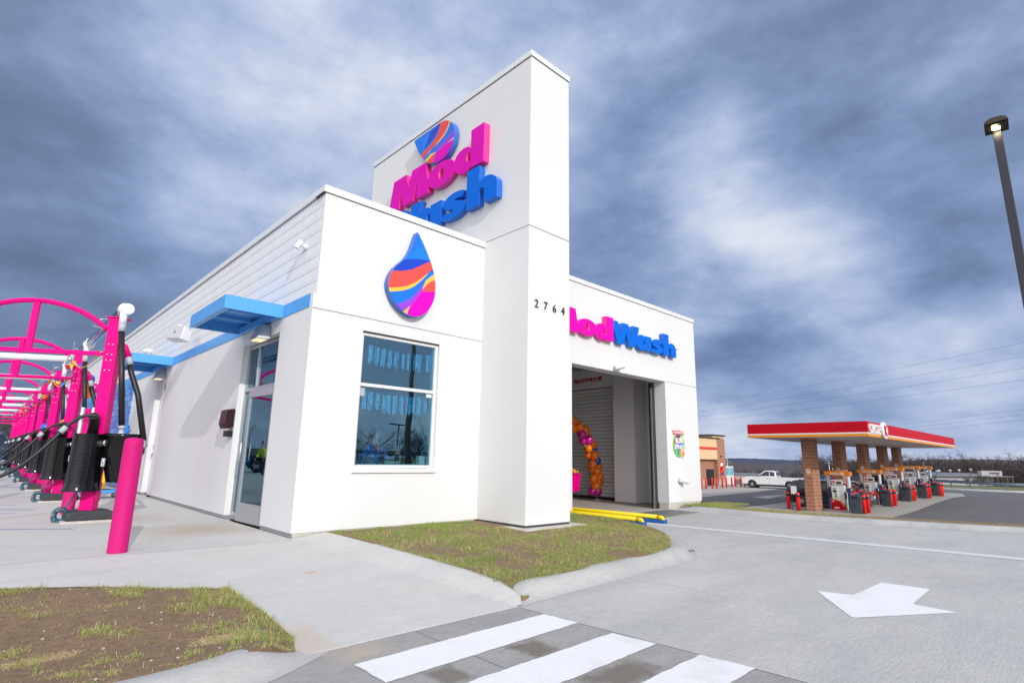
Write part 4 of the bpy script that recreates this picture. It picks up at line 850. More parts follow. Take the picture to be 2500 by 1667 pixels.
TD_B = [(1, [(-1.87, 8.249), (-2.043, 8.243), (-2.314, 8.298), (-2.117, 8.089), (-2.204, 7.755), (-2.072, 7.922), (-1.937, 8.029)]), (2, [(-1.87, 8.258), (-1.459, 8.362), (-1.493, 8.269), (-1.593, 8.133), (-1.766, 8.028), (-2.017, 7.953), (-2.242, 7.845), (-2.103, 7.934), (-1.984, 8.068), (-1.907, 8.182)]), (3, [(-1.473, 8.369), (-1.267, 8.326), (-1.127, 8.214), (-1.225, 8.109), (-1.349, 7.987), (-1.479, 7.911), (-1.613, 7.87), (-1.889, 7.807), (-2.106, 7.714), (-2.17, 7.704), (-2.268, 7.799), (-2.126, 7.87), (-1.899, 7.921), (-1.775, 7.968), (-1.654, 8.033), (-1.564, 8.12), (-1.516, 8.216)]), (4, [(-1.154, 8.236), (-1.092, 8.207), (-1.151, 8.11), (-1.218, 8.017), (-1.319, 7.938), (-1.45, 7.889), (-1.598, 7.845), (-1.749, 7.82), (-1.969, 7.735), (-1.915, 7.772), (-1.832, 7.801), (-1.666, 7.839), (-1.507, 7.914), (-1.388, 7.96), (-1.285, 8.02), (-1.199, 8.115)]), (5, [(-0.927, 7.936), (-0.914, 7.739), (-1.054, 7.723), (-1.171, 7.728), (-1.303, 7.718), (-1.438, 7.723), (-1.769, 7.72), (-1.686, 7.739), (-1.497, 7.784), (-1.336, 7.803), (-1.207, 7.852), (-1.053, 7.907)]), (4, [(-0.914, 7.739), (-0.978, 7.747), (-1.067, 7.729), (-1.165, 7.711), (-1.078, 7.699), (-0.911, 7.695)]), (6, [(-0.911, 7.695), (-1.079, 7.704), (-1.165, 7.711), (-1.328, 7.702), (-1.596, 7.656), (-1.618, 7.585), (-1.741, 7.385), (-1.404, 7.286), (-1.048, 7.452), (-0.905, 7.597)]), (3, [(-1.624, 7.659), (-1.742, 7.403), (-1.982, 7.554), (-1.871, 7.59), (-1.761, 7.626)]), (4, [(-1.597, 7.662), (-1.761, 7.626), (-1.871, 7.59), (-1.982, 7.554), (-2.075, 7.628), (-1.92, 7.665), (-1.795, 7.704)])]

drop('teardrop_emblem', 'upright multicoloured teardrop emblem above the shop window', FD_OUT, FD_B, lambda p, d: (p[0], -d, p[1]), 0.14, DM)
# the tower emblem lies on its side: slice it along its height instead
drop('teardrop_emblem', 'tilted multicoloured teardrop emblem above the large Mod letters on the tower', [(b, a) for a, b in TD_OUT], [(m, [(b, a) for a, b in p]) for m, p in TD_B], lambda p, d: (W1-d, -p[1], p[0]), 0.15, DM)
# address numerals on the tower
nm_ = empty('address_numbers', (0, 0, 0), 0, 'thin black numerals 2764 on the front of the tower', 'address')
for k, ch in enumerate('2764'):
    mb = MB(); text_mb(mb, ch, 0.205, frame((3.405+k*0.232, TY0-0.012, 3.635), (1, 0, 0), (0, 0, 1)), 0.008, 0, -0.001); mb.build('numeral', 'black_letter', nm_)

# round advert beside the tunnel: no character, only the words and the leafy green ring
bs = empty('round_sign', (0, 0, 0), 0, 'small round green rimmed BUG SPRAY sign on the wall right of the tunnel mouth', 'sign')
fr_ = lambda p, d: (p[0], YR-d, p[1])
mb = MB(); mb.ring(ell(11.275, 1.50, 0.305, 0.335, 40), ell(11.275, 1.52, 0.255, 0.285, 40), fr_, 0, 0.02, 0, 0); mb.build('rim', ['green_sign' if 'green_sign' in MATS else mat('green_sign', (0.16, 0.55, 0.06), 0.4).name], bs)
mb = MB(); ol = ell(11.275, 1.52, 0.256, 0.286, 40); mb.prism(ol, fr_, 0, 0.017, 0); 
mb.prism([(11.04, 1.62), (11.16, 1.765), (11.275, 1.80), (11.275, 1.60), (11.18, 1.54), (11.02, 1.5)], fr_, 0.0175, 0.019, 1); mb.prism([(11.30, 1.40), (11.52, 1.48), (11.50, 1.38), (11.40, 1.28), (11.28, 1.25)], fr_, 0.0175, 0.019, 2); mb.prism([(11.03, 1.42), (11.20, 1.40), (11.24, 1.25), (11.12, 1.29)], fr_, 0.0175, 0.019, 3)
mb.prism([(11.30, 1.62), (11.38, 1.77), (11.48, 1.70), (11.52, 1.58)], fr_, 0.0175, 0.019, 4); mb.build('face', ['sign_blue', 'fascia_red', 'fascia_orange', 'balloon_green', 'yellow_label'], bs)
mb = MB(); text_mb(mb, 'BUG', 0.20, frame((11.285, YR-0.024, 1.56), (1, 0, 0), (0, 0, 1)), 0.004, 0, 0.008, 'CENTER'); text_mb(mb, 'SPRAY', 0.175, frame((11.275, YR-0.024, 1.40), (1, 0, 0), (0, 0, 1)), 0.004, 0, 0.007, 'CENTER'); mb.build('lettering', 'fascia_white', bs)
mb = MB(); mb.prism([(10.98, 1.80), (11.57, 1.80), (11.55, 1.86), (11.58, 1.90), (11.28, 1.925), (10.97, 1.90), (11.00, 1.86)], fr_, 0, 0.024, 0); text_mb(mb, 'AUTOMATED', 0.105, frame((11.275, YR-0.027, 1.825), (1, 0, 0), (0, 0, 1)), 0.002, 1, 0.003, 'CENTER', 0.53); mb.build('ribbon', ['stripe_red', 'fascia_white'], bs)
mb = MB(); mb.prism(ell(11.47, 1.27, 0.095, 0.12, 24), fr_, 0.02, 0.03, 0); mb.prism(ell(11.47, 1.27, 0.075, 0.095, 24), fr_, 0.0302, 0.033, 1); mb.build('badge', ['fascia_white', 'fascia_orange'], bs)

# ------------------------------------------------------------------ things fixed to the walls
def cctv(name, label, M, k=1.0):
    t = empty(name, (0, 0, 0), 0, label, 'security camera', 'bullet security cameras on the white walls')
    m1 = MB(); m1.lathe([(0.055*k, 0), (0.055*k, 0.02), (0.03*k, 0.035), (0.022*k, 0.06)], seg=16, M=M); m1.tube([M @ Vector((0, 0, 0.05)), M @ Vector((0, -0.02, 0.09)), M @ Vector((0, 0.0, 0.12))], 0.02*k, 8); m1.build('bracket', 'white_plastic', t)
    Mb = M @ Matrix.Translation((0, 0, 0.13)) @ Matrix.Rotation(math.radians(-62), 4, 'X')
    m1 = MB(); m1.lathe([(0.035*k, -0.10*k), (0.045*k, -0.09*k), (0.047*k, 0.03*k), (0.05*k, 0.06*k), (0.047*k, 0.07*k), (0.040*k, 0.065*k)], seg=18, M=Mb); m1.build('body', 'white_plastic', t)
    m1 = MB(); m1.lathe([(0.041*k, 0.064*k), (0.02*k, 0.067*k), (1e-6, 0.067*k)], seg=16, M=Mb); m1.build('lens', 'screen_dark', t); return t
cctv('security_camera', 'white bullet camera high on the block wall near the left building corner', Matrix.Translation((0.045, 0.56, 4.26)) @ Matrix.Rotation(-PI/2, 4, 'Y') @ Matrix.Rotation(math.radians(70), 4, 'Z'), 0.85)
cctv('security_camera', 'white bullet camera just above the tunnel mouth', Matrix.Translation((8.36, YR, 3.39)) @ Matrix.Rotation(PI/2, 4, 'X') @ Matrix.Rotation(math.radians(-70), 4, 'Z'), 1.5)
cctv('security_camera', 'small dark lensed camera at the right end of the one line ModWash letters', Matrix.Translation((11.25, YR, 4.30)) @ Matrix.Rotation(PI/2, 4, 'X') @ Matrix.Rotation(math.radians(-60), 4, 'Z'), 0.8)
cctv('security_camera', 'white hose bib in bullet camera shape, low on the wall under the round sign', Matrix.Translation((11.30, YR, 0.52)) @ Matrix.Rotation(PI/2, 4, 'X') @ Matrix.Rotation(math.radians(-100), 4, 'Z'), 1.6)  # hose bib drawn with the shared bullet camera shape
def wall_lamp(y, label):
    t = empty('wall_lamp', (0, y, 3.0), 0, label, 'wall lamp', 'lit wall lamps over the side doors')
    m1 = MB(); vs = [(-0.012, -0.16, 0.15), (-0.012, 0.16, 0.15), (-0.012, 0.20, -0.10), (-0.012, -0.20, -0.10), (-0.13, -0.13, 0.15), (-0.13, 0.13, 0.15), (-0.22, 0.18, -0.10), (-0.22, -0.18, -0.10)]
    m1.add(vs, [(0, 1, 2, 3), (7, 6, 5, 4), (4, 5, 1, 0), (5, 6, 2, 1), (3, 2, 6, 7), (0, 3, 7, 4)]); m1.build('housing', 'aluminium', t, bevel=0.01)
    m1 = MB(); m1.box(-0.20, -0.04, -0.14, 0.14, -0.108, -0.1005); m1.build('lens', 'lamp_warm', t)
wall_lamp(1.75, 'boxy grey wall lamp lit under the nearer blue canopy'); wall_lamp(9.05, 'boxy grey wall lamp lit under the farther blue canopy')
sp = empty('loudspeaker', (-0.36, 6.25, 3.62), math.radians(38), 'white tilted outdoor loudspeaker on the block wall between the two blue canopies', 'loudspeaker')
Ms = Matrix.Rotation(math.radians(14), 4, 'Y')
m1 = MB()
prof = [(-0.14, 0.17), (0.14, 0.13), (0.14, -0.13), (-0.14, -0.17)]
m1.prism(prof, lambda p, d: Ms @ Vector((p[0], d, p[1])), -0.19, 0.19, 0); m1.build('cabinet', 'white_plastic', sp, bevel=0.03)
m1 = MB(); m1.box(-0.153, -0.1415, -0.175, 0.175, -0.155, 0.155, 0, Ms); m1.build('grille', 'speaker_grille', sp, bevel=0.01)
m1 = MB(); m1.box(-0.157, -0.1535, -0.012, 0.012, -0.03, 0.03, 0, Ms); m1.build('badge', 'black_plastic', sp)
m1 = MB(); m1.lathe([(0.07, 0), (0.075, 0.02), (0.06, 0.035)], (0.02, 0, 0.185), 'z', 14); m1.tube([(0.02, 0, 0.18), (0.12, 0.02, 0.20), (0.20, 0.10, 0.20)], 0.018, 8); m1.build('bracket', 'white_plastic', sp); m1 = MB(); m1.tube([(0.14, 0, -0.02), (0.22, 0.1, 0)], 0.02, 8); m1.build('wall_stub', 'white_plastic', sp)
tb = empty('wall_dispenser', (0, 2.72, 1.36), 0, 'dark brown wall box left of the glass door with a small black box below', 'dispenser')
m1 = MB(); m1.prism([(-0.165, 0.44), (-0.0005, 0.47), (-0.0005, 0.14), (-0.15, 0.10), (-0.19, 0.20)], lambda p, d: (p[0], d, p[1]), 0.18, 0.44, 0); m1.build('cabinet', 'bronze_box', tb, bevel=0.025)
m1 = MB(); m1.box(-0.11, -0.0005, 0.19, 0.37, -0.03, 0.075); m1.build('drip_box', 'black_plastic', tb, bevel=0.008)
m1 = MB(); m1.lathe([(0.012, 0), (0.012, 0.01)], (-0.185, 0.40, 0.40), 'x', 10); m1.build('lock', 'zinc', tb)
pl = MB(); pl.box(-0.018, -0.0005, 10.02, 10.22, 0.98, 1.42); tag(pl.build('wall_plate', 'cloth_dark'), 'narrow dark keypad plate on the wall beside the white service door', 'plate')
o = cctv('spotlight', 'white floodlight pair above the band course beyond the farther canopy', Matrix.Translation((0.045, 11.4, 3.95)) @ Matrix.Rotation(-PI/2, 4, 'Y'), 1.3); o['category'] = 'floodlight'; del o['group']

# ------------------------------------------------------------------ inside the shop window
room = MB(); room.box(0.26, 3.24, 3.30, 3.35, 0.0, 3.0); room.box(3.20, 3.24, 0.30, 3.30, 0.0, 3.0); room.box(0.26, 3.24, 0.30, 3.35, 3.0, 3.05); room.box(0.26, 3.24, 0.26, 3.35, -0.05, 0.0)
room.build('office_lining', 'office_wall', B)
cnt = empty('shop_counter', (1.65, 0.68, 0), 0, 'low dark counter behind the shop window glass', 'counter'); m1 = MB(); m1.box(-0.68, 0.72, -0.40, -0.1, 0.0, 0.88); m1.build('body', 'cloth_dark', cnt); m1 = MB(); m1.box(-0.72, 0.76, -0.46, -0.05, 0.882, 0.92); m1.build('top', 'interior_wall', cnt, bevel=0.005)
bag = empty('paper_bag', (2.26, 0.30, 0.922), 0.1, 'small white paper gift bag at the right end of the window counter', 'bag'); m1 = MB(); m1.prism([(-0.085, 0), (0.085, 0), (0.095, 0.14), (-0.095, 0.14)], lambda p, d: (p[0], d, p[1]), -0.04, 0.04); m1.build('body', 'paper_white', bag)
m1 = MB(); m1.tube([(-0.03, -0.041, 0.12), (-0.035, -0.045, 0.20), (0.0, -0.045, 0.23), (0.035, -0.045, 0.20), (0.03, -0.041, 0.12)], 0.004, 6); m1.build('handle', 'paper_white', bag)
for x, lb_ in ((0.93, 'thin blue bottle first from the left edge of the window'), (1.02, 'thin blue bottle second from the left edge of the window'), (1.10, 'thin blue bottle third from the left edge of the window')):
    bt = MB(); bt.lathe([(0.012, 0), (0.012, 0.13+0.05*math.sin(x*40)), (0.005, 0.15+0.05*math.sin(x*40)), (0.005, 0.175+0.05*math.sin(x*40))], (x+0.08, 0.30, 0.922), 'z', 10); tag(bt.build('bottle', 'sign_blue'), lb_, 'bottle', 'blue bottles on the window counter')
bw = MB(); bw.lathe([(0.05, 0.0), (0.11, 0.01), (0.15, 0.035), (0.155, 0.04)], (1.72, 0.38, 0.922), 'z', 20); tag(bw.build('shallow_bowl', 'paper_white'), 'shallow pale bowl in the middle of the window counter', 'bowl')
st = MB(); st.box(0.895, 0.985, 0.080, 0.0845, 1.95, 2.075); tag(st.build('window_sticker', 'speaker_grille'), 'small pale sticker in the upper left corner of the lower window pane', 'sticker')
st = MB(); st.box(2.135, 2.245, 0.080, 0.0845, 2.03, 2.085); tag(st.build('window_sticker', 'paper_white'), 'small white sticker in the upper right corner of the lower window pane', 'sticker')
def streamers(x0, x1, y, ztop, label, seed):
    rr = random.Random(seed); t = empty('foil_streamer_garland', (x0, y, ztop), 0, label, 'garland', 'blue foil garlands hung behind the window')
    m1 = MB(); path = [((x1-x0)*k/20, 0, -0.05*math.sin(PI*k/20)-0.02*math.sin(3*PI*k/20)) for k in range(21)]; m1.tube(path, 0.004, 5); m1.build('string', 'sign_blue', t)
    m1 = MB(); n = 11
    for i in range(n):
        cx = (x1-x0)*(i+0.5+rr.uniform(-.25, .25))/n; kk = cx/(x1-x0)
        for j in range(10):
            xx = cx+rr.uniform(-0.032, 0.032); L = rr.uniform(0.22, 0.30); yy = rr.uniform(-0.03, 0.03); z0 = -0.05*math.sin(PI*kk)-rr.uniform(0, 0.02); w = rr.uniform(0.005, 0.011); P = []
            for q in range(5): P.append((xx+rr.uniform(-.006, .006), yy+rr.uniform(-.006, .006), z0-L*q/4))
            for a, b in zip(P[:-1], P[1:]): ang = rr.uniform(0, PI); m1.add([(a[0]-w*math.cos(ang), a[1]-w*math.sin(ang), a[2]), (a[0]+w*math.cos(ang), a[1]+w*math.sin(ang), a[2]), (b[0]+w, b[1], b[2]), (b[0]-w, b[1], b[2])], [(0, 1, 2, 3)])
    m1.build('fringe', 'foil', t, fixn=False)
mf = mat('foil', (0.16, 0.66, 1.0), 0.3, 0.0)
streamers(1.06, 2.36, 0.20, 2.80, 'upper blue foil streamer garland behind the top window pane', 3); streamers(0.98, 2.28, 0.20, 2.07, 'lower blue foil streamer garland behind the bottom window pane', 5)

# ------------------------------------------------------------------ people
def person(loc, rz, label, top, legs, hair, H=1.75, arms=None, legpose=None, lean=0.0, extra=None, long_hair=False, seated=False):
    """arms: list of two (elbow, wrist) offsets from the shoulder; legpose: list of two (knee, ankle) offsets from the hip"""
    t = empty('person', loc, rz, label, 'person'); k = H/1.75
    V = lambda x, y, z: Vector((x*k, y*k, z*k))
    sh = 0.185; lx = lean
    pel = V(0, 0, 0.93); wst = V(0, -lx*.4, 1.08); chs = V(0, -lx, 1.30); nk = V(0, -lx*1.15, 1.46); hd = V(0, -lx*1.3-0.01, 1.60)
    arms = arms or [((-0.06, 0.02, -0.29), (-0.07, -0.06, -0.53)), ((0.06, 0.02, -0.29), (0.07, -0.06, -0.53))]
    legpose = legpose or [((-0.01, -0.02, -0.44), (-0.02, 0.03, -0.85)), ((0.01, -0.02, -0.44), (0.02, 0.03, -0.85))]
    pts = [pel, wst, chs, nk, hd]; ed = [(0, 1), (1, 2), (2, 3), (3, 4)]; rad = [(0.145*k, 0.105*k), (0.13*k, 0.095*k), (0.155*k, 0.105*k), (0.055*k, 0.055*k), (0.05*k, 0.05*k)]
    # body as one continuous skinned surface (clothes follow it)
    wrists = []; ankles = []
    for s, (el, wr) in zip((-1, 1), arms):
        S_ = chs+V(s*sh, 0, 0.09); E_ = S_+V(*el); W_ = S_+V(*wr); i = len(pts); pts += [S_, E_, W_, W_+(W_-E_).normalized()*0.05*k]; ed += [(2, i), (i, i+1), (i+1, i+2), (i+2, i+3)]; rad += [0.058*k, 0.045*k, 0.032*k, 0.034*k]; wrists.append((W_, E_))
    for s, (kn, an) in zip((-1, 1), legpose):
        Hp = pel+V(s*0.095, 0, -0.05); K_ = Hp+V(*kn); A_ = Hp+V(*an); i = len(pts); pts += [Hp, K_, A_]; ed += [(0, i), (i, i+1), (i+1, i+2)]; rad += [0.088*k, 0.060*k, 0.044*k]; ankles.append(A_)
    body = skin_mesh('body', [tuple(p) for p in pts], ed, rad, [top, legs, 'skin_tone'], t, 2)
    for p in body.data.polygons:
        c = p.center
        if c.z < 0.92*k: p.material_index = 1
        elif c.z > 1.455*k and abs(c.x) < 0.09*k: p.material_index = 2
        else:
            for W_, E_ in wrists:
                if (c-W_).dot((W_-E_).normalized()) > -0.01*k and (c-W_).length < 0.1*k: p.material_index = 2
    hdm = MB(); Hc = hd+V(0, -0.015, 0.05)
    pr = [(1e-6, -0.115), (0.042, -0.108), (0.060, -0.075), (0.070, -0.035), (0.077, 0.01), (0.080, 0.05), (0.072, 0.09), (0.048, 0.12), (1e-6, 0.132)]
    hdm.lathe([(r*k, h*k) for r, h in pr], Hc, 'z', 20, 0)
    hdm.prism([(-0.006, -0.01), (-0.016, -0.035), (0.016, -0.035), (0.006, -0.01)], lambda p, d: Hc+V(p[0], -0.075-d-(0.02 if p[1] < -0.02 else 0), p[1]+0.005), 0, 0.004, 0)
    for s in (-1, 1): hdm.ball(Hc+V(s*0.030, -0.070, 0.012), 0.009*k, 8, 1); hdm.lathe([(0.004*k, -0.006*k), (0.02*k, -0.003*k), (0.02*k, 0.004*k), (1e-6, 0.008*k)], Hc+V(s*0.079, 0.005, -0.005), 'x', 10, 0)
    hdm.box(Hc.x-0.022*k, Hc.x+0.022*k, Hc.y-0.074*k, Hc.y-0.064*k, Hc.z-0.062*k, Hc.z-0.055*k, 2); hdm.build('head', ['skin_tone', 'black_plastic', 'cloth_red'], body)
    hm = MB(); L_ = -0.16 if long_hair else -0.02
    vs = []; n_ = 18
    for i, (r, h) in enumerate([(0.090, L_), (0.088, 0.02), (0.087, 0.06), (0.079, 0.10), (0.053, 0.132), (1e-6, 0.146)]):
        for q in range(n_):
            a = 2*PI*q/n_; front_cut = max(0, -math.sin(a)); hh = h if h > 0.07 else h+(0.075-h)*ss((front_cut-0.35)/0.3)
            vs.append(Hc+V(r*math.cos(a), r*math.sin(a)+0.006, hh))
    hm.add(vs, [(i*n_+q, i*n_+(q+1) % n_, (i+1)*n_+(q+1) % n_, (i+1)*n_+q) for i in range(5) for q in range(n_)], 0, True); hm.build('hair', hair, t)
    # hands: palm, four fingers and a thumb
    for s, (W_, E_) in zip((-1, 1), wrists):
        d = (W_-E_).normalized(); sd = Vector((0, -1, 0)) if abs(d.y) < 0.8 else Vector((0, 0, 1)); sd = (sd-d*sd.dot(d)).normalized(); nrm_ = d.cross(sd)
        P0 = W_+d*0.03*k; hp = [P0, P0+d*0.07*k]; he = [(0, 1)]; hr = [(0.030*k, 0.016*k), (0.034*k, 0.015*k)]
        for f in range(4):
            b0 = hp[1]+sd*(f-1.5)*0.019*k; L2 = (0.032, 0.037, 0.034, 0.026)[f]*k; i = len(hp); hp += [b0+d*0.008*k, b0+d*L2+nrm_*0.006*s*k, b0+d*L2*1.75+nrm_*0.02*s*k]; he += [(1, i), (i, i+1), (i+1, i+2)]; hr += [0.0095*k, 0.0085*k, 0.007*k]
        i = len(hp); hp += [P0+sd*0.034*k+d*0.015*k, P0+sd*0.052*k+d*0.05*k, P0+sd*0.05*k+d*0.075*k]; he += [(0, i), (i, i+1), (i+1, i+2)]; hr += [0.012*k, 0.010*k, 0.008*k]
        skin_mesh('hand', [tuple(p) for p in hp], he, hr, 'skin_tone', t, 1)
    sm_ = MB()
    for A_ in ankles:
        ft = [A_+V(0, 0.05, -0.03), A_+V(0, -0.04, -0.02), A_+V(0, -0.15, -0.045), A_+V(0, -0.19, -0.055)]
        sm_.tube(ft, [0.045*k, 0.048*k, 0.042*k, 0.022*k], 10)
    if not seated: sm_.build('shoes', 'black_plastic', t)
    return t
pm_ = person((1.74, 1.05, -0.19), math.radians(8), 'man in blue sweater with orange bandana standing behind the window glass', 'cloth_blue', 'cloth_dark', 'hair_grey', 1.72, arms=[((-0.08, -0.06, -0.27), (-0.02, -0.26, -0.38)), ((0.10, -0.05, -0.27), (0.10, -0.26, -0.42))], lean=0.05)
m1 = MB(); m1.lathe([(0.06, -0.02), (0.075, 0.0), (0.062, 0.025)], (0, -0.04, 1.425), 'z', 16); m1.prism([(-0.055, 0.0), (0.055, 0.0), (0.0, -0.14)], lambda p, d: (p[0], -0.125-d-(0.035 if p[1] < -0.05 else 0), 1.41+p[1]), 0, 0.006); m1.build('bandana', 'cloth_orange', pm_)
person((1.36, 0.80, -0.28), math.radians(-60), 'dark haired person in brown top leaning in at the left edge of the window', 'cloth_brown', 'cloth_dark', 'hair_dark', 1.62, lean=0.16, long_hair=True)
person((2.45, 1.35, -0.25), math.radians(170), 'dark figure with back to the glass at the right side of the window', 'cloth_dark', 'cloth_dark', 'hair_dark', 1.60, lean=0.04)

# ------------------------------------------------------------------ tunnel furniture
gr = empty('guide_rail', (7.42, 0, DRV), 0, 'longer yellow tube guide rail on a blue base entering the tunnel', 'guide rail', 'yellow and blue wheel guides at the tunnel mouth')
def guide(t, x0, x1, yend, hh):
    m1 = MB(); P = [(x0, 7.0, hh), (x0+(x1-x0)*.6, 2.0, hh), (x1, yend+0.12, hh), ]
    m1.tube(P, 0.046, 14); m1.tube([(x1, yend+0.12, hh), (x1+0.004, yend+0.02, hh-0.015), (x1+0.006, yend-0.03, hh-0.05)], [0.052, 0.046, 0.02], 14); m1.build('yellow_tube', 'yellow_paint', t)
    m1 = MB(); m1.box(x0-0.06, x0+0.10, 2.0, 7.0, 0.0, hh-0.045); 
    m1.prism([(x0-0.05, 2.0), (x0+0.11, 2.0), (x1+0.08, yend-0.05), (x1-0.07, yend-0.05)], lambda p, d: (p[0], p[1], d), 0.0, hh-0.045); m1.build('blue_base', 'blue_steel', t)
    m1 = MB()
    for q in range(5): m1.lathe([(0.012, 0), (0.012, 0.012), (1e-6, 0.014)], (x1-0.085+(x0-x1)*q/12, yend+0.15+q*0.45, 0.06), 'x', 8)
    m1.build('bolts', 'zinc', t)
guide(gr, -0.40, 0.10, -1.06, 0.12)
gr2 = empty('guide_rail', (6.80, 0, DRV), 0, 'shorter yellow tube guide rail on a blue base nearest the grass island', 'guide rail', 'yellow and blue wheel guides at the tunnel mouth'); guide(gr2, -0.12, 0.04, -1.00, 0.11)
mb = MB(); zg = DRV+0.005; mb.add([(8.15, -0.48, zg), (10.62, -0.14, zg), (10.45, 0.62, zg), (8.05, 0.64, zg)], [(0, 1, 2, 3)], 0)
zg2 = zg+0.004
for q in range(3): 
    y = -0.16+q*0.34; mb.add([(8.13, y-0.06, zg2), (10.56, y+0.10, zg2), (10.55, y+0.17, zg2), (8.12, y+0.05, zg2)], [(0, 1, 2, 3)], 1)
for q in range(60):
    x = 8.17+q*0.04; mb.box(x, x+0.012, -0.40+0.14*(x-8.15)/2.4, 0.60, zg+0.001, zg+0.010+0.0001*(q % 2), 2)
for q in range(20): mb.box(8.2+q*0.1, 8.24+q*0.1, -0.43+0.13*(q*0.1)/2.4, -0.40+0.13*(q*0.1)/2.4, zg+0.012, zg+0.016, 3)
tag(mb.build('drain_grate', ['grate_dark', 'grate_light', 'steel_flashing', 'yellow_paint'], fixn=False), 'dark steel drain grate with pale strips across the tunnel mouth', 'grate')
mb = MB(); mb.add([(6.46, -0.15, DRV+0.012), (6.75, -0.55, DRV+0.012), (6.95, 0.40, DRV+0.012), (6.5, 0.62, DRV+0.012)], [(0, 1, 2, 3)], 0); tag(mb.build('drain_grate', 'grate_dark', fixn=False), 'small dark mesh grate between the grass island and the yellow rails', 'grate')
# balloon column inside the tunnel
bc = empty('balloon_column', (11.62, 3.9, -0.235), 0, 'leaning column of orange, magenta and blue balloons on a white pole inside the tunnel', 'balloons')
CURVE = [(10.30, 2.16), (10.62, 2.10), (10.88, 1.93), (11.10, 1.72), (11.27, 1.50), (11.40, 1.25), (11.50, 1.00), (11.60, 0.76), (11.62, 0.52), (11.60, 0.30), (11.54, 0.10)]
CC = ['ooo', 'ooo', 'omo', 'mmo', 'ooo', 'obo', 'bmo', 'ooo', 'ooo', 'ooo', 'mmo']
rb2 = random.Random(12); i = 0
for (x, z), cs in zip(CURVE, CC):
    for k, ch in enumerate(cs):
        a_ = 2*PI*k/3+i*0.9; r = rb2.uniform(0.13, 0.158)
        q = MB(); q.ball((x-11.62+0.115*math.cos(a_), 0.115*math.sin(a_)*0.8, z+0.235+0.10*math.sin(a_+1.0)), r, 16, 0, 1.06); q.build('balloon', 'balloon_'+{'o': 'orange', 'm': 'magenta', 'b': 'blue', 'n': 'navy'}[ch], bc)
    i += 1
q = MB(); q.tube([(0.0, 0, 0.02), (-0.05, 0, 0.4), (-0.2, 0, 1.2), (-0.9, 0.0, 2.2)], 0.012, 8); q.lathe([(0.14, 0), (0.14, 0.015), (0.02, 0.02)], (0, 0, 0), 'z', 20); q.build('stand', 'paper_white', bc)
ct_ = empty('tub_cart', (10.66, 4.3, -0.235), 0, 'bright pink tub of small orange balls on thin legs inside the tunnel mouth', 'tub')
q = MB(); q.prism([(-0.36, 0.80), (0.36, 0.80), (0.28, 0.28), (-0.28, 0.28)], lambda p, d: (p[0], d, p[1]), -0.22, 0.22); q.build('tub', 'pink_paint', ct_, bevel=0.02); q = MB(); q.box(-0.39, 0.39, -0.25, 0.25, 0.802, 0.84); q.build('rim', 'pink_paint', ct_, bevel=0.01)
for sx in (-1, 1):
    for sy in (-1, 1): q = MB(); q.tube([(sx*0.24, sy*0.18, 0.28), (sx*0.31, sy*0.20, 0.0)], 0.012, 6); q.build('leg', 'black_plastic', ct_)
q = MB()
rr = random.Random(4)
for _ in range(34): q.ball((rr.uniform(-.32, .32), rr.uniform(-.18, .18), 0.85+rr.uniform(0, 0.12)), rr.uniform(0.035, 0.05), 10, rr.choice([0, 0, 1]))
tag(q.build('orange_balls', ['balloon_orange', 'balloon_yellow'], ct_), None, None, None, 'stuff')
# ------------------------------------------------------------------ vacuum arches
PHI = math.radians(-32)
PY = [3.72, 8.35, 12.95, 17.55, 22.15, 26.75, 31.35, 35.95, 40.5]
def arch_label(i): return ['nearest pink vacuum arch, its base right behind the closest pink bollard', 'second pink vacuum arch from the camera, with balloons tied to it', 'third pink vacuum arch from the camera', 'fourth pink vacuum arch from the camera', 'fifth pink vacuum arch from the camera', 'sixth pink vacuum arch from the camera', 'seventh pink vacuum arch, small in the row', 'eighth pink vacuum arch, last but one of the row', 'farthest pink vacuum arch of the row'][i]
va = empty('vacuum_arch', (-1.80, PY[0], -0.06), PHI, arch_label(0), 'vacuum arch', 'pink vacuum arches in a row beside the building')
LEAN = -0.035/3.35      # local x drift with height
def lx(x, z): return x+LEAN*z
q = MB(); a = 0.095
for sx in (0,):
    vs = [(lx(s*a+0.0, z), t*a, z) for z in (0.05, 3.33) for t in (-1, 1) for s in (-1, 1)]; q.add(vs, [(0, 2, 3, 1), (4, 5, 7, 6), (0, 1, 5, 4), (2, 6, 7, 3), (0, 4, 6, 2), (1, 3, 7, 5)])
q.box(lx(0.109, 0.5)-0.004, lx(0.109, 0.5)+0.004, -0.09, 0.09, 0.30, 0.60)
q.add([(lx(s*0.16, 3.36)+0.02, t*0.12, z) for z in (3.335, 3.355) for t in (-1, 1) for s in (-1, 1)], [(0, 2, 3, 1), (4, 5, 7, 6), (0, 1, 5, 4), (2, 6, 7, 3), (0, 4, 6, 2), (1, 3, 7, 5)])
post = q.build('post', 'pink_paint', va, bevel=0.004)
q = MB()
for z in (2.87, 2.70, 2.60, 2.43):
    for s in (-0.035, 0.035): q.lathe([(0.013, 0), (0.013, -0.009), (0.006, -0.013)], (lx(s, z), -a, z), 'y', 8)
q.build('bolts', 'zinc', post)
def arc_path(x0, z0, x1, z1, apex_z, n=64):
    """circular-ish arc from the post to the far post"""
    cx = (x0+x1)/2; hw = (x0-x1)/2; rise = apex_z-z0; R_a = (hw*hw+rise*rise)/(2*rise); cz = apex_z-R_a; A = math.asin(hw/R_a)
    return [(cx+R_a*math.sin(A-2*A*i/n), 0, cz+R_a*math.cos(A-2*A*i/n)) for i in range(n+1)]
q = MB(); q.tube(arc_path(-0.17, 3.14, -2.42, 3.14, 3.58), 0.042, 20); q.build('arch_tube', 'pink_paint', va)
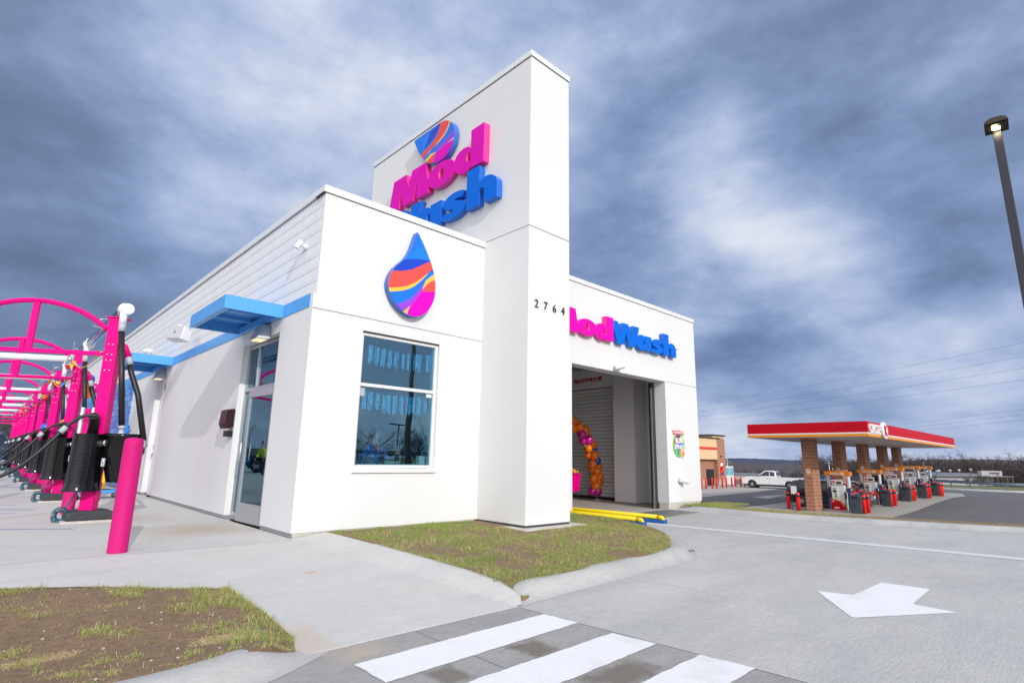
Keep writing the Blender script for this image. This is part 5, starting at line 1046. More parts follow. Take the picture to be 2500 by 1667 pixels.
q = MB(); q.box(-2.45, lx(-0.088, 2.75), -0.035, 0.035, 2.685, 2.755); q.build('cross_beam', 'pink_paint', va, bevel=0.006)
q = MB(); q.box(-1.335, -1.245, -0.03, 0.03, 2.7555, 3.55); q.build('strut', 'pink_paint', va, bevel=0.004)
q = MB(); q.box(-2.63, -2.46, -0.085, 0.085, 0.0, 3.33); q.build('far_post', 'pink_paint', va, bevel=0.004)
# rubber base
q = MB(); prof = [(-0.30, 0.0), (0.36, 0.0), (0.355, 0.07), (0.31, 0.125), (0.22, 0.15), (-0.20, 0.15), (-0.28, 0.12), (-0.30, 0.06)]
R3 = Matrix.Rotation(-PHI, 4, 'Z'); q.prism(prof, lambda p, d: R3 @ Vector((p[0], d, p[1]+0.02)), -0.30, 0.28, 0, None, False); q.build('base_block', 'rubber_base', va, bevel=0.03)
q = MB(); q.prism([(-0.36, -0.38), (0.40, -0.36), (0.42, 0.34), (-0.34, 0.36)], lambda p, d: R3 @ Vector((p[0], p[1], d)), -0.02, 0.03); q.build('grout_pad', 'footing_concrete', va, bevel=0.015)
# white cap, tee and the dark drop pipes
q = MB(); cy_ = lambda t_: tuple(Vector((0.07, 0, 3.50))+R3 @ Vector((0, t_, 0))); q.tube([cy_(-0.14), cy_(0.30)], 0.082, 20); q.tube([cy_(-0.165), cy_(-0.13)], 0.094, 20); q.tube([(0.085, -0.10, 3.46), (0.10, -0.12, 3.24)], 0.055, 14); q.build('pipe_cap', 'pvc_white', va)
q = MB(); q.tube([(0.100, -0.12, 3.245), (0.106, -0.12, 3.10)], 0.052, 14); q.tube([(0.225, 0.0, 2.68), (0.265, 0.0, 2.55)], 0.05, 12); q.build('pipe_sleeve', 'pvc_grey', va)
q = MB(); q.tube([(0.106, -0.12, 3.10), (0.34, -0.12, 1.52)], 0.046, 14); q.build('drop_pipe', 'black_rubber', va)
q = MB(); q.tube([(0.06, 0.0, 2.90), (0.14, 0.0, 2.86), (0.225, 0.0, 2.68)], 0.052, 12); q.build('elbow', 'pink_paint', va)
q = MB(); q.tube([(0.265, 0.0, 2.55), (0.31, 0.0, 2.40), (0.46, 0.0, 2.05), (0.66, 0.0, 1.27)], [0.045]*4, 12); q.build('drop_pipe', 'black_rubber', va)
q = MB(); q.tube([(0.66, 0, 1.29), (0.665, 0, 1.22), (0.60, 0, 1.19), (0.50, 0, 1.20)], 0.045, 12); q.tube([(0.66, 0, 1.17), (0.672, 0, 1.24)], 0.055, 12); q.build('pipe_elbow', 'zinc', va)
q = MB(); q.lathe([(0.058, 0), (0.058, 0.05), (0.045, 0.06), (0.045, 0.12), (0.06, 0.125), (0.06, 0.17)], (0.345, -0.10, 1.35), 'z', 14); vv = q.build('ball_valve', 'pvc_grey', va)
q = MB(); q.box(0.40, 0.45, -0.13, -0.07, 1.37, 1.53); q.box(0.39, 0.47, -0.125, -0.075, 1.42, 1.47); q.build('handle', 'valve_blue', vv, bevel=0.01)
# perforated canister left of the post (half round housing with a flared foot) and the tapered separator right of it
q = MB(); 
def hr(rx, ry, z, cx, n=22, sk=0.0): return [(cx+rx*math.cos(PI+PI*i/n)+sk, -0.10+ry*math.sin(PI+PI*i/n), z) for i in range(n+1)]
rows = [hr(0.22, 0.30, 1.37, -0.085), hr(0.22, 0.30, 0.60, -0.085), hr(0.24, 0.31, 0.50, -0.095), hr(0.27, 0.33, 0.47, -0.11)]
n_ = 23; q.add([p for r in rows for p in r], [(i*n_+j, i*n_+j+1, (i+1)*n_+j+1, (i+1)*n_+j) for i in range(3) for j in range(n_-1)], 0, True)
q.add(rows[0], [tuple(range(n_))]); q.add(rows[-1], [tuple(range(n_))[::-1]]); q.add([rows[0][0], rows[0][-1], rows[-1][-1], rows[-1][0]], [(0, 1, 2, 3)])
for zc_ in (1.10, 0.80):
    for i in range(7):
        for j in range(6):
            ang = PI*1.5+(-0.33+j*0.13+(i % 2)*0.065); zz = zc_-0.13+i*0.042
            x = -0.085+0.2215*math.cos(ang); y = -0.10+0.302*math.sin(ang); nx, ny = math.cos(ang), math.sin(ang)
            q.lathe([(0.006, 0), (0.006, 0.0015), (0.003, 0.002)], seg=6, m=1, M=frame((x, y, zz), (-ny, nx, 0), (0, 0, 1)))
can = q.build('canister_housing', ['black_gloss', 'grate_dark'], va, weld=False)
q = MB(); q.tube([(-0.05, -0.16, 1.37), (-0.05, -0.16, 1.62), (-0.05, -0.22, 1.66)], 0.075, 12); q.build('inlet_elbow', 'black_rubber', va)
q = MB(); q.lathe([(0.285, 0.0), (0.285, -0.05), (0.27, -0.055), (0.268, -0.30), (0.155, -0.74), (0.15, -0.78), (1e-6, -0.78)], (0.335, 0.02, 1.385), 'z', 32); q.lathe([(1e-6, 0.002), (0.285, 0.0)], (0.335, 0.02, 1.385), 'z', 32)
sepa = q.build('separator', 'black_gloss', va)
q = MB(); q.tube([(0.22, -0.255, 0.98), (0.23, -0.275, 0.96), (0.23, -0.275, 0.90)], 0.012, 8); q.box(0.205, 0.255, -0.285, -0.262, 0.86, 0.99); q.build('latch', 'zinc', sepa)
q = MB(); q.lathe([(0.05, 0), (0.05, 0.05), (0.03, 0.07)], (0.13, -0.26, 1.22), 'y', 12, M=None); q.tube([(0.02, -0.24, 1.22), (0.13, -0.24, 1.22), (0.18, -0.20, 1.22)], 0.04, 10); q.box(0.06, 0.085, -0.26, -0.24, 0.98, 1.20); q.build('coupling', 'black_plastic', va)
q = MB(); q.lathe([(0.046, 0), (0.05, 0.01), (0.05, 0.03)], (0.175, -0.23, 1.23), 'x', 12); q.build('clamp', 'zinc', va)
q = MB(); q.tube([(0.05, -0.11, 0.50), (0.24, -0.05, 0.49), (0.24, 0.08, 0.49)], 0.011, 6); q.build('bracket_rod', 'black_plastic', va)
# hose with its swivel arm, hanging away to the left
hp = smooth_poly([(0.03, -0.30, 1.66), (-0.10, -0.34, 1.66), (-0.20, -0.38, 1.60), (-0.32, -0.44, 1.44), (-0.42, -0.50, 1.26)], 2, False); q = MB(); q.tube(hp, 0.028, 10); q.build('swivel_arm', 'black_rubber', va)
q = MB(); q.tube([(-0.30, -0.43, 1.465), (-0.355, -0.462, 1.375)], 0.043, 12); q.build('hose_cuff', 'pvc_grey', va)
hp = smooth_poly([(-0.36, -0.465, 1.36), (-0.52, -0.60, 1.06), (-0.72, -0.72, 0.80), (-1.0, -0.85, 0.62), (-1.35, -0.95, 0.58), (-1.75, -0.95, 0.75), (-2.05, -0.80, 1.20), (-2.20, -0.55, 1.75), (-2.30, -0.15, 2.2)], 3, False)
q = MB(); q.tube(hp, 0.028, 10); q.build('vacuum_hose', 'black_rubber', va)
# coiled air line on the floor side of the post
q = MB(); P = []
for i in range(26*8+1):
    t_ = i/(26*8); ang = 2*PI*26*t_; ca = 2*PI*t_; R1 = 0.095; cx, cz = -0.27+R1*math.cos(ca+PI/2), 0.10+R1*math.sin(ca+PI/2)
    P.append((cx+0.038*math.cos(ang)*math.cos(ca+PI/2), -0.22+0.038*math.sin(ang), cz+0.038*math.cos(ang)*math.sin(ca+PI/2)))
q.tube(P, 0.0075, 5); P = []
for i in range(15*8+1):
    t_ = i/(15*8); ang = 2*PI*15*t_; c0 = Vector((-0.25, -0.20, 0.20)).lerp(Vector((-0.10, -0.16, 0.50)), t_); P.append(c0+Vector((0.024*math.cos(ang), 0.024*math.sin(ang), 0)))
q.tube(P, 0.004, 5); q.build('coiled_hose', 'coil_teal', va)
# crevice-tool holder: white bracket on the far side
q = MB(); q.box(-0.30, -0.26, 0.10, 0.20, 1.40, 1.95); q.box(-0.10, -0.065, 0.10, 0.20, 1.40, 1.95); q.box(-0.26, -0.10, 0.11, 0.12, 1.45, 1.90); 
arches = [va]
for i in range(1, len(PY)):
    c_ = copy_tree(va); c_.location.y = PY[i]; c_['label'] = arch_label(i); arches.append(c_)
hold = empty('tool_holder', (-1.62, 7.6, 1.35), PHI, 'white bracket holder hanging on a pink plate between the first two vacuum arches', 'holder')
q = MB(); q.box(-0.13, -0.08, -0.02, 0.06, 0.0, 0.62); q.box(0.08, 0.13, -0.02, 0.06, 0.0, 0.62); q.build('side_plate', 'white_plastic', hold, bevel=0.01); q = MB(); q.box(-0.045, 0.045, 0.0, 0.03, -0.02, 0.60); q.build('back_plate', 'pink_paint', hold); q = MB(); q.box(-0.02, 0.02, 0.03, 0.07, -1.4, 0.5); q.build('stem', 'pink_paint', hold)
# clear suction pipe running along the arch tops: one section per bay
clr = glass_mat('clear_pipe', (0.86, 0.84, 0.86), 0.12)
for i in range(len(PY)-1):
    x = -1.765; t = empty('suction_pipe', (x, PY[i]-0.02, 3.50), 0, ['nearest', 'second', 'third', 'fourth', 'fifth', 'sixth', 'seventh', 'last'][i]+' clear suction pipe section along the tops of the pink arches', 'pipe', 'clear suction pipe sections')
    q = MB(); q.tube([(0.02, 0.25, 0), (0.02, PY[i+1]-PY[i]-0.18, 0)], 0.082, 16, caps=False); q.build('clear_tube', 'clear_pipe', t)
    q = MB(); L_ = PY[i+1]-PY[i]; q.tube([(0.02, L_-0.30, 0), (0.02, L_-0.1, 0)], 0.094, 16); q.build('socket', 'pvc_white', t); q = MB(); q.tube([(0.02, 0.1, 0), (0.02, 0.3, 0)], 0.094, 16); q.build('socket', 'pvc_white', t)
    q = MB(); yy = L_*0.42; q.tube([(-0.18, yy, -0.02), (-0.10, yy, 0.10), (0.04, yy, 0.13), (0.16, yy, 0.06), (0.28, yy, 0.02)], 0.010, 6); q.tube([(-0.22, yy+0.02, -0.05), (0.0, yy, -0.10), (0.25, yy, -0.03)], 0.008, 6); q.build('hanger_wire', 'zinc', t)
# white tubes (light battens) slung across in front of arches two onwards
for i in range(1, len(PY)-1):
    t = empty('light_batten', (-2.12, PY[i]-0.75, 2.99), math.radians(150), ['', 'nearest', 'second', 'third', 'fourth', 'fifth', 'sixth', 'farthest'][i]+' white tube light slung level beside the pink arches', 'tube light', 'white tube lights between the arches')
    q = MB(); q.tube([(0.0, 0, 0), (2.6, 0, 0)], 0.066, 14); q.build('tube', 'pvc_white', t)
    q = MB(); q.tube([(-0.07, 0, 0), (0.01, 0, 0)], 0.055, 12); q.box(-0.10, -0.03, -0.02, 0.02, -0.02, 0.14); q.tube([(-0.05, 0.02, 0.1), (-0.1, 0.1, 0.25), (-0.16, 0.2, 0.35)], 0.01, 6); q.build('end_clamp', 'zinc', t)
def garland(i):
    rr = random.Random(40+i); x0, y0, z0 = -2.06, PY[i]-0.75, 2.98; x1, y1, z1 = -1.95, PY[i]-0.15, 3.10
    t = empty('pennant_string', (0, 0, 0), 0, ['', 'nearest', 'second', 'third', 'fourth', 'fifth', 'sixth', 'farthest'][i]+' yellow cord with colourful pennants tied round a pink arch top', 'pennants', 'pennant strings on the arch tops')
    q = MB(); A_ = Vector((x0, y0, z0)); 
    Bp = Vector((-1.93, PY[i-1]+0.05 if i == 1 else PY[i]-0.6, 2.86)); Bp = Vector((-1.98, PY[i-1]+0.0, 2.68)); path = [A_.lerp(Bp, s/12)+Vector((0, 0, -0.22*math.sin(PI*s/12))) for s in range(13)]; q.tube(path, 0.009, 6)
    ring_ = [Vector((-1.83+0.13*math.cos(k*0.6)-0.07, PY[i]+0.13*math.sin(k*0.6), 3.12-0.02*k)) for k in range(14)]; q.tube(ring_, 0.008, 6); q.build('cord', 'rope_yellow', t)
    cols = ['balloon_green', 'balloon_purple', 'balloon_yellow', 'balloon_orange', 'balloon_magenta', 'sign_blue', 'fascia_red']
    for k in range(9):
        q = MB(); c_ = ring_[k+1 if k < 12 else 12]+Vector((rr.uniform(-.10, .06), rr.uniform(-.25, .05), rr.uniform(-.1, .05))); w = rr.uniform(0.05, 0.10); a0 = rr.uniform(0, PI); d = Vector((math.cos(a0), math.sin(a0), rr.uniform(-.3, .3)))*w; tip = c_+Vector((rr.uniform(-.05, .05), rr.uniform(-.05, .05), -rr.uniform(0.1, 0.17)))
        nn = d.cross(tip-c_).normalized()*0.002; q.add([c_-d+nn, c_+d+nn, tip+nn, c_-d-nn, c_+d-nn, tip-nn], [(0, 1, 2), (5, 4, 3), (0, 3, 4, 1), (1, 4, 5, 2), (2, 5, 3, 0)]); q.build('pennant', cols[(k*3+i) % 7], t)
for i in range(1, 7): garland(i)
# balloons tied to the second arch, and two smaller strays further down the row
bl = empty('balloon_cluster', (-1.64, 8.70, 2.47), 0, 'cluster of blue, orange and magenta balloons tied to the second pink arch', 'balloons')
for (x, y, z, r, c_) in ((-0.04, 0.0, 0.01, 0.125, 'orange'), (0.06, 0.10, 0.235, 0.12, 'blue'), (0.20, 0.06, 0.03, 0.12, 'magenta'), (0.035, 0.04, -0.13, 0.12, 'orange')):
    q = MB(); q.ball((x, y, z), r, 20, 0, 1.05); q.lathe([(0.016, -0.02), (0.006, 0.0), (0.012, 0.012)], (x, y, z-r*1.05), 'z', 8); q.build('balloon', 'balloon_'+c_, bl)
for (u_, nmc, lb_) in (((-1.75, 16.4, 1.75), 'blue', 'single blue balloon low among the farther pink posts'), ((-1.60, 12.2, 1.75), 'orange', 'single orange balloon low behind the third canister')):
    q = MB(); q.ball(u_, 0.14, 16, 0, 1.05); tag(q.build('balloon', 'balloon_'+nmc), lb_, 'balloon')
# bollards with pink sleeves
def bollard(x, y, label, name='pink_bollard', h=1.26, r=0.098, m='pink_sleeve'):
    q = MB(); q.lathe([(r+0.002, 0.0), (r+0.002, 0.01), (r, 0.015), (r, h-0.07), (r*0.97, h-0.035), (r*0.80, h-0.008), (r*0.45, h), (1e-6, h+0.003)], (0, 0, 0), 'z', 36)
    o = q.build(name, m); o.location = (x, y, walk_z(x, y)); return tag(o, label, 'bollard')
pbg = 'pink sleeved bollards before the vacuum arches'
b0 = bollard(-1.93, 0.03, 'nearest pink sleeved bollard standing alone on the walkway'); b0['group'] = pbg
for (x, y), lb_ in zip([(-1.93, 5.05), (-1.93, 9.7), (-1.93, 14.3), (-1.93, 18.9)], ['second pink bollard, half hidden by the nearest black canister', 'third pink bollard, behind the second canister', 'fourth pink bollard, behind the third canister', 'farthest visible pink bollard, among the far arches']):
    c_ = b0.copy(); C.objects.link(c_); c_.location = (x, y, -0.06); c_['label'] = lb_
# blue chalk lines on the slab
mb = MB()
for (x0, y0, x1, y1) in ((-2.05, 2.62, -5.2, 4.6), (-2.6, 5.6, -6, 7.8), (-2.2, 6.6, -5.6, 7.2), (-2.3, 6.1, -6.0, 9.0), (-2.5, 7.5, -5.5, 9.9)): strip([(x0, y0), (x1, y1)], 0.028, lambda x, y: walk_z(x, y)+0.005)
tag(mb.build('chalk_line', 'chalk_blue', fixn=False), kind='structure')
# small blue and yellow floor cart behind the first separator
fc = empty('floor_cart', (-0.95, 8.9, -0.06), 0.2, 'small blue and yellow wheeled cart standing by the wall behind the nearest separator', 'cart')
q = MB(); q.box(-0.42, 0.42, -0.25, 0.25, 0.12, 0.20); q.build('deck', 'sky_blue_metal', fc, bevel=0.02); q = MB(); q.prism([(-0.30, 0.201), (0.0, 0.201), (-0.05, 0.62), (-0.25, 0.66)], lambda p, d: (p[0], d, p[1]), -0.18, 0.18); q.build('bucket', 'yellow_paint', fc, bevel=0.03)
for sx in (-0.33, 0.33):
    for sy in (-0.2, 0.2): q = MB(); q.lathe([(0.02, -0.02), (0.055, -0.018), (0.055, 0.018), (0.02, 0.02)], (sx, sy, 0.056), 'y', 16); q.build('wheel', 'zinc', fc)

# ------------------------------------------------------------------ vehicles
def wheel(par, x, y, r, w=0.24, side=1):
    q = MB(); q.lathe([(r*0.60, -w/2), (r*0.93, -w/2), (r, -w*0.32), (r, w*0.32), (r*0.93, w/2), (r*0.60, w/2)], (x, y, r), 'y', 28); wh = q.build('wheel', 'tyre', par)
    q = MB(); yo = y+side*(w*0.5+0.005); q.lathe([(r*0.62, 0), (r*0.60, side*0.02), (r*0.56, side*0.005), (r*0.50, -side*0.03), (1e-6, -side*0.035)], (x, yo, r), 'y', 24, 1)
    for k in range(6):
        a_ = 2*PI*k/6; d = Vector((math.cos(a_), 0, math.sin(a_))); p = Vector((-math.sin(a_), 0, math.cos(a_)))*r*0.085; c0 = Vector((x, yo+side*0.012, r)); q.add([c0+d*r*.12-p, c0+d*r*.58-p*.8, c0+d*r*.58+p*.8, c0+d*r*.12+p, c0+d*r*.12-p-Vector((0, side*.03, 0)), c0+d*r*.58-p*.8-Vector((0, side*.03, 0)), c0+d*r*.58+p*.8-Vector((0, side*.03, 0)), c0+d*r*.12+p-Vector((0, side*.03, 0))], [(0, 1, 2, 3), (4, 7, 6, 5), (0, 4, 5, 1), (2, 6, 7, 3), (1, 5, 6, 2), (0, 3, 7, 4)])
    q.lathe([(r*0.15, 0), (r*0.13, side*0.03), (1e-6, side*0.035)], (x, yo, r), 'y', 12); q.build('rim', ['rim', 'grate_dark'], wh); return wh
def vehicle(loc, rz, label, cat, color, kind='car', lit=False, L=4.6, Wd=1.82, name='parked_car'):
    """nose towards +x"""
    t = empty(name, loc, rz, label, cat)
    if kind == 'pickup':
        L, Wd, r = 6.1, 2.03, 0.41; wb = (-1.95, 1.92)
        low = [(-3.02, 0.55), (-3.05, 1.22), (-0.70, 1.26), (-0.62, 1.30), (1.30, 1.24), (2.55, 1.20), (2.98, 1.02), (3.05, 0.62), (2.95, 0.42), (2.45, 0.38), (1.40, 0.38), (-1.42, 0.38), (-2.45, 0.40), (-2.9, 0.44)]
        gh = [(-0.70, 1.27), (-0.55, 1.83), (-0.15, 1.92), (0.55, 1.90), (1.42, 1.26)]; wins = [[(-0.50, 1.33), (-0.44, 1.76), (0.02, 1.83), (0.02, 1.33)], [(0.09, 1.33), (0.09, 1.83), (0.50, 1.81), (1.18, 1.33)]]
    elif kind == 'suv':
        L, Wd, r = 4.7, 1.9, 0.37; wb = (-1.42, 1.42); low = [(-2.32, 0.50), (-2.35, 1.02), (-2.2, 1.10), (1.05, 1.08), (2.05, 0.96), (2.32, 0.78), (2.34, 0.45), (2.2, 0.30), (-2.2, 0.30)]
        gh = [(-2.22, 1.08), (-1.95, 1.62), (-1.5, 1.70), (0.25, 1.68), (1.05, 1.08)]; wins = [[(-1.9, 1.14), (-1.68, 1.58), (-1.0, 1.62), (-1.0, 1.14)], [(-0.93, 1.14), (-0.93, 1.62), (-0.12, 1.62), (-0.12, 1.14)], [(-0.05, 1.14), (-0.05, 1.61), (0.18, 1.58), (0.80, 1.14)]]
    else:
        r = 0.33; wb = (-1.35, 1.38); low = [(-2.28, 0.45), (-2.32, 0.88), (-2.1, 0.98), (-1.6, 1.0), (1.05, 0.95), (2.0, 0.80), (2.30, 0.62), (2.32, 0.35), (2.15, 0.24), (-2.15, 0.26)]
        gh = [(-1.75, 0.98), (-1.05, 1.40), (-0.5, 1.46), (0.2, 1.44), (1.10, 0.95)]; wins = [[(-1.35, 1.03), (-0.95, 1.34), (-0.42, 1.38), (-0.42, 1.03)], [(-0.35, 1.03), (-0.35, 1.38), (0.15, 1.37), (0.78, 1.03)]]
    hw = Wd/2
    q = MB()
    # tucked lower body: three width stations give the sides tumblehome
    def sec(pts, ws): 
        n = len(pts); vs = []; 
        for s in (-1, 1):
            vs += [(x, s*ws(z), z) for x, z in pts]
        q.add(vs, [tuple(range(n))[::-1], tuple(range(n, 2*n))]+[(i, (i+1) % n, n+(i+1) % n, n+i) for i in range(n)])
    arcs = []
    lo = []
    # wheel arches cut into the sill line
    top_ = [p for p in low]
    out = []
    for i, p in enumerate(low): out.append(p)
    zb = min(p[1] for p in low)
    body_top = [p for p in low if p[1] > 0.5]; 
    zs_ = zb+0.02; rear_x = min(p[0] for p in low)+0.12; fr_x = max(p[0] for p in low)-0.12
    bottom = []
    for wx in (wb[1], wb[0]):
        bottom += [(wx+(r+0.07)*math.cos(a_), max(zs_, r+(r+0.07)*math.sin(a_))) for a_ in [PI*k/10 for k in range(11)] if True]
    poly = body_top+[(fr_x, zs_)]+bottom+[(rear_x, zs_)]
    sec(poly, lambda z: hw)
    q.build('body', color, t, bevel=0.045, bseg=3)
    q = MB(); n = len(gh); vs = []
    for s in (-1, 1): vs += [(x, s*(hw-0.06-max(0, z-gh[0][1])*0.26), z) for x, z in gh]
    q.add(vs, [tuple(range(n))[::-1], tuple(range(n, 2*n))]+[(i, (i+1) % n, n+(i+1) % n, n+i) for i in range(n)]); q.build('cab', color, t, bevel=0.05, bseg=3)
    for wn_ in wins:
        for s in (-1, 1):
            q = MB(); q.prism(wn_, lambda p, d: (p[0], s*(hw-0.06-max(0, p[1]-gh[0][1])*0.26+d), p[1]), 0.0, 0.006); q.build('window', 'car_glass', t)
    a, b = gh[-1], gh[-2]; f_ = lambda t_, y: (a[0]+(b[0]-a[0])*t_+0.012, y, a[1]+(b[1]-a[1])*t_+0.012)
    q = MB(); q.add([f_(.10, -hw+.16), f_(.10, hw-.16), f_(.92, hw-.26), f_(.92, -hw+.26)], [(0, 1, 2, 3)]); q.build('windscreen', 'car_glass', t)
    a, b = gh[0], gh[1]; f_ = lambda t_, y: (a[0]+(b[0]-a[0])*t_-0.012, y, a[1]+(b[1]-a[1])*t_+0.01)
    q = MB(); q.add([f_(.18, -hw+.18), f_(.18, hw-.18), f_(.92, hw-.26), f_(.92, -hw+.26)], [(0, 1, 2, 3)]); q.build('rear_window', 'car_glass', t)
    for wx in wb:
        for s in (-1, 1): wheel(t, wx, s*(hw-0.13), r, 0.25, s)
    q = MB(); q.box(rear_x+.1, fr_x-.1, -hw+.1, hw-.1, 0.22, 0.5); q.build('underbody', 'grate_dark', t)
    xf = max(p[0] for p in low); xr = min(p[0] for p in low); zl = 0.86 if kind == 'pickup' else 0.68
    for s in (-1, 1):
        q = MB(); q.box(xf-0.20, xf-0.015, s*(hw-0.22)-0.17, s*(hw-0.22)+0.17, zl, zl+0.16); q.build('headlight', 'headlight_on' if (lit and s > 0) else 'headlight', t, bevel=0.02)
        q = MB(); q.box(xr+0.01, xr+0.13, s*(hw-0.10)-0.09, s*(hw-0.10)+0.103, zl+0.05, zl+0.30); q.build('tail_light', 'tail_red', t, bevel=0.015)
        q = MB(); q.ball((gh[-1][0]-0.28, s*(hw+0.10), gh[-1][1]+0.10), 0.10, 10, 0, 0.8); q.build('mirror', color if kind != 'pickup' else 'black_plastic', t)
    q = MB(); q.box(xf-0.06, xf+0.05, -hw+0.06, hw-0.06, 0.36, 0.55); q.box(xr-0.06, xr+0.06, -hw+0.06, hw-0.06, 0.38, 0.56); q.build('bumper', 'grate_dark' if kind != 'pickup' else 'zinc', t, bevel=0.03)
    q = MB()
    for k in range(5): q.box(xf-0.05, xf+0.004+0.012, -0.60, 0.60, zl-0.16+k*0.075, zl-0.13+k*0.075)
    q.build('grille', 'rim', t)
    if kind == 'pickup':
        q = MB(); q.box(-2.95, -0.74, -hw+0.08, hw-0.08, 1.263, 1.285); q.build('tonneau', 'grate_dark', t)
        for s in (-1, 1): q = MB(); q.box(-2.98, -0.74, s*(hw-0.06)-0.035, s*(hw-0.06)+0.035, 1.255, 1.305); q.build('bed_rail', 'grate_dark', t)
    q = MB()
    for wn_ in wins[:-1]:
        x = wn_[-1][0]+0.035
        for s in (-1, 1): q.box(x-0.006, x+0.006, s*(hw+0.001)-0.003, s*(hw+0.001)+0.003, 0.45, gh[0][1]-0.06)
    for s in (-1, 1): q.box(wins[-1][0][0]+0.08, wins[-1][0][0]+0.24, s*(hw+0.01)-0.012, s*(hw+0.01)+0.012, gh[0][1]-0.18, gh[0][1]-0.15)
    q.build('door_seams', 'grate_dark', t); return t
# ------------------------------------------------------------------ filling station
S = station_z
def sheet(name, m, polys, dz, step=3.0):
    mb = MB()
    for (x0, x1, y0, y1) in polys:
        nx = max(1, int((x1-x0)/step)); ny = max(1, int((y1-y0)/step))
        vs = [(x0+(x1-x0)*i/nx, y0+(y1-y0)*j/ny) for j in range(ny+1) for i in range(nx+1)]
        mb.add([(x, y, S(x, y)+dz) for x, y in vs], [(j*(nx+1)+i, j*(nx+1)+i+1, (j+1)*(nx+1)+i+1, (j+1)*(nx+1)+i) for j in range(ny) for i in range(nx)], 0, True)
    return tag(mb.build(name, m), kind='structure')
sheet('station_asphalt', 'asphalt', [(25, 78, -24, 36)], 0.0)
mb = MB(); E_ = [(29.5, 0.72), (34, 0.72), (46.7, 0.92), (52.3, 0.9), (55.3, 0.63), (60.5, 1.6), (61, 4), (60, 8.4), (29.5, 8.4)]
bm = bmesh.new(); bm.faces.new([bm.verts.new((x, y, 0)) for x, y in E_])
for xx in range(30, 62, 2): bmesh.ops.bisect_plane(bm, geom=bm.verts[:]+bm.edges[:]+bm.faces[:], plane_co=(xx, 0, 0), plane_no=(1, 0, 0))
for v in bm.verts: v.co.z = S(v.co.x, v.co.y)+0.012
me = bpy.data.meshes.new('forecourt_slab'); bm.to_mesh(me); bm.free(); me.materials.append(MATS['concrete_forecourt']); o = bpy.data.objects.new('forecourt_slab', me); C.objects.link(o); tag(o, kind='structure')
mb = MB(); mb.add([(38, 14.8, 0), (52, 16.0, 0), (60, 17.3, 0), (74, 17.3, 0), (74, 24.9, 0), (38, 24.9, 0)], [(0, 1, 2, 3, 4, 5)]); mb.v = [(x, y, -1.7+0.013) for x, y, z in mb.v]; tag(mb.build('station_apron', 'concrete_forecourt'), kind='structure')
mb = MB(); mb.add([(41, 10.6, 0), (50, 10.2, 0), (52.5, 12.0, 0), (43, 12.6, 0)], [(0, 1, 2, 3)]); mb.v = [(x, y, S(x, y)+0.014) for x, y, z in mb.v]; tag(mb.build('concrete_patch', 'concrete_forecourt'), kind='structure')
mb = MB()
for (x0, y0, x1, y1) in ((50, 9.3, 57, 9.6), (44, 13.6, 52, 14.0), (60, 13.4, 66, 13.7)): mb.add([(x0, y0, S(x0, y0)+0.015), (x1, y1, S(x1, y1)+0.015), (x1, y1+0.15, S(x1, y1)+0.015), (x0, y0+0.15, S(x0, y0)+0.015)], [(0, 1, 2, 3)])
tag(mb.build('parking_line', 'road_paint_worn', fixn=False), kind='structure')
mb = MB(); kp = [(72, 14), (71.5, 9), (69.8, 5), (69.2, 2), (69.6, -1.0), (71.0, -4), (74, -9), (78, -14)]
kp = smooth_poly(kp, 2, False)
for (x0, y0), (x1, y1) in zip(kp[:-1], kp[1:]): mb.add([(x0-0.25, y0, -1.285), (x1-0.25, y1, -1.285), (x1-0.2, y1, -1.15), (x0-0.2, y0, -1.15), (x1+1.1, y1, -1.13), (x0+1.1, y0, -1.13), (x1+1.2, y1, -1.4), (x0+1.2, y0, -1.4)], [(0, 1, 2, 3), (3, 2, 4, 5), (5, 4, 6, 7)])
tag(mb.build('station_kerb', 'concrete_kerb'), kind='structure')
# canopy
cp = empty('fuel_canopy', (31.0, 0.9, -1.7), 0, 'flat red fuel station canopy with white and orange stripes on brick columns', 'canopy')
X0, X1, Y0, Y1 = 0.0, 24.6, 0.0, 6.45; zb = 4.25
mb = MB(); mb.box(X0+.12, X1-.12, Y0+.12, Y1-.12, zb+0.02, zb+0.12); mb.build('soffit', 'soffit', cp)
mb = MB(); 
def band(mb, z0, z1, o): 
    mb.box(X0-o, X1+o, Y0-o, Y0+0.10, z0, z1); mb.box(X0-o, X1+o, Y1-0.10, Y1+o, z0, z1); mb.box(X0-o, X0+0.10, Y0+0.1005, Y1-0.1005, z0, z1); mb.box(X1-0.10, X1+o, Y0+0.1005, Y1-0.1005, z0, z1)
band(mb, zb+0.215, zb+0.80, 0.0); mb.box(X0+.1005, X1-.1005, Y0+.1005, Y1-.1005, zb+0.5, zb+0.62); mb.build('red_fascia', 'fascia_red', cp)
mb = MB(); band(mb, zb+0.140, zb+0.2145, 0.012); mb.build('white_stripe', 'fascia_white', cp); mb = MB(); band(mb, zb, zb+0.1395, 0.006); mb.build('orange_stripe', 'fascia_orange', cp)
mb = MB(); text_mb(mb, 'CIRCLE', 0.66, frame((0.22, -0.035, zb+0.22), (1, 0, 0), (0, 0, 1)), 0.03, 0, 0.02, 'LEFT', 2.1); mb.build('lettering', 'sign_white', cp)
mb = MB(); mb.prism(ell(2.90, zb+0.42, 0.52, 0.47, 36), lambda p, d: (p[0], -0.02-d, p[1]), 0, 0.14); dsk = mb.build('disc', 'sign_white', cp, bevel=0.02)
mb = MB(); text_mb(mb, 'K', 0.82, frame((2.92, -0.175, zb+0.13), (1, 0, 0), (0, 0, 1)), 0.01, 0, 0.02, 'CENTER'); mb.build('letter', 'fascia_red', dsk)
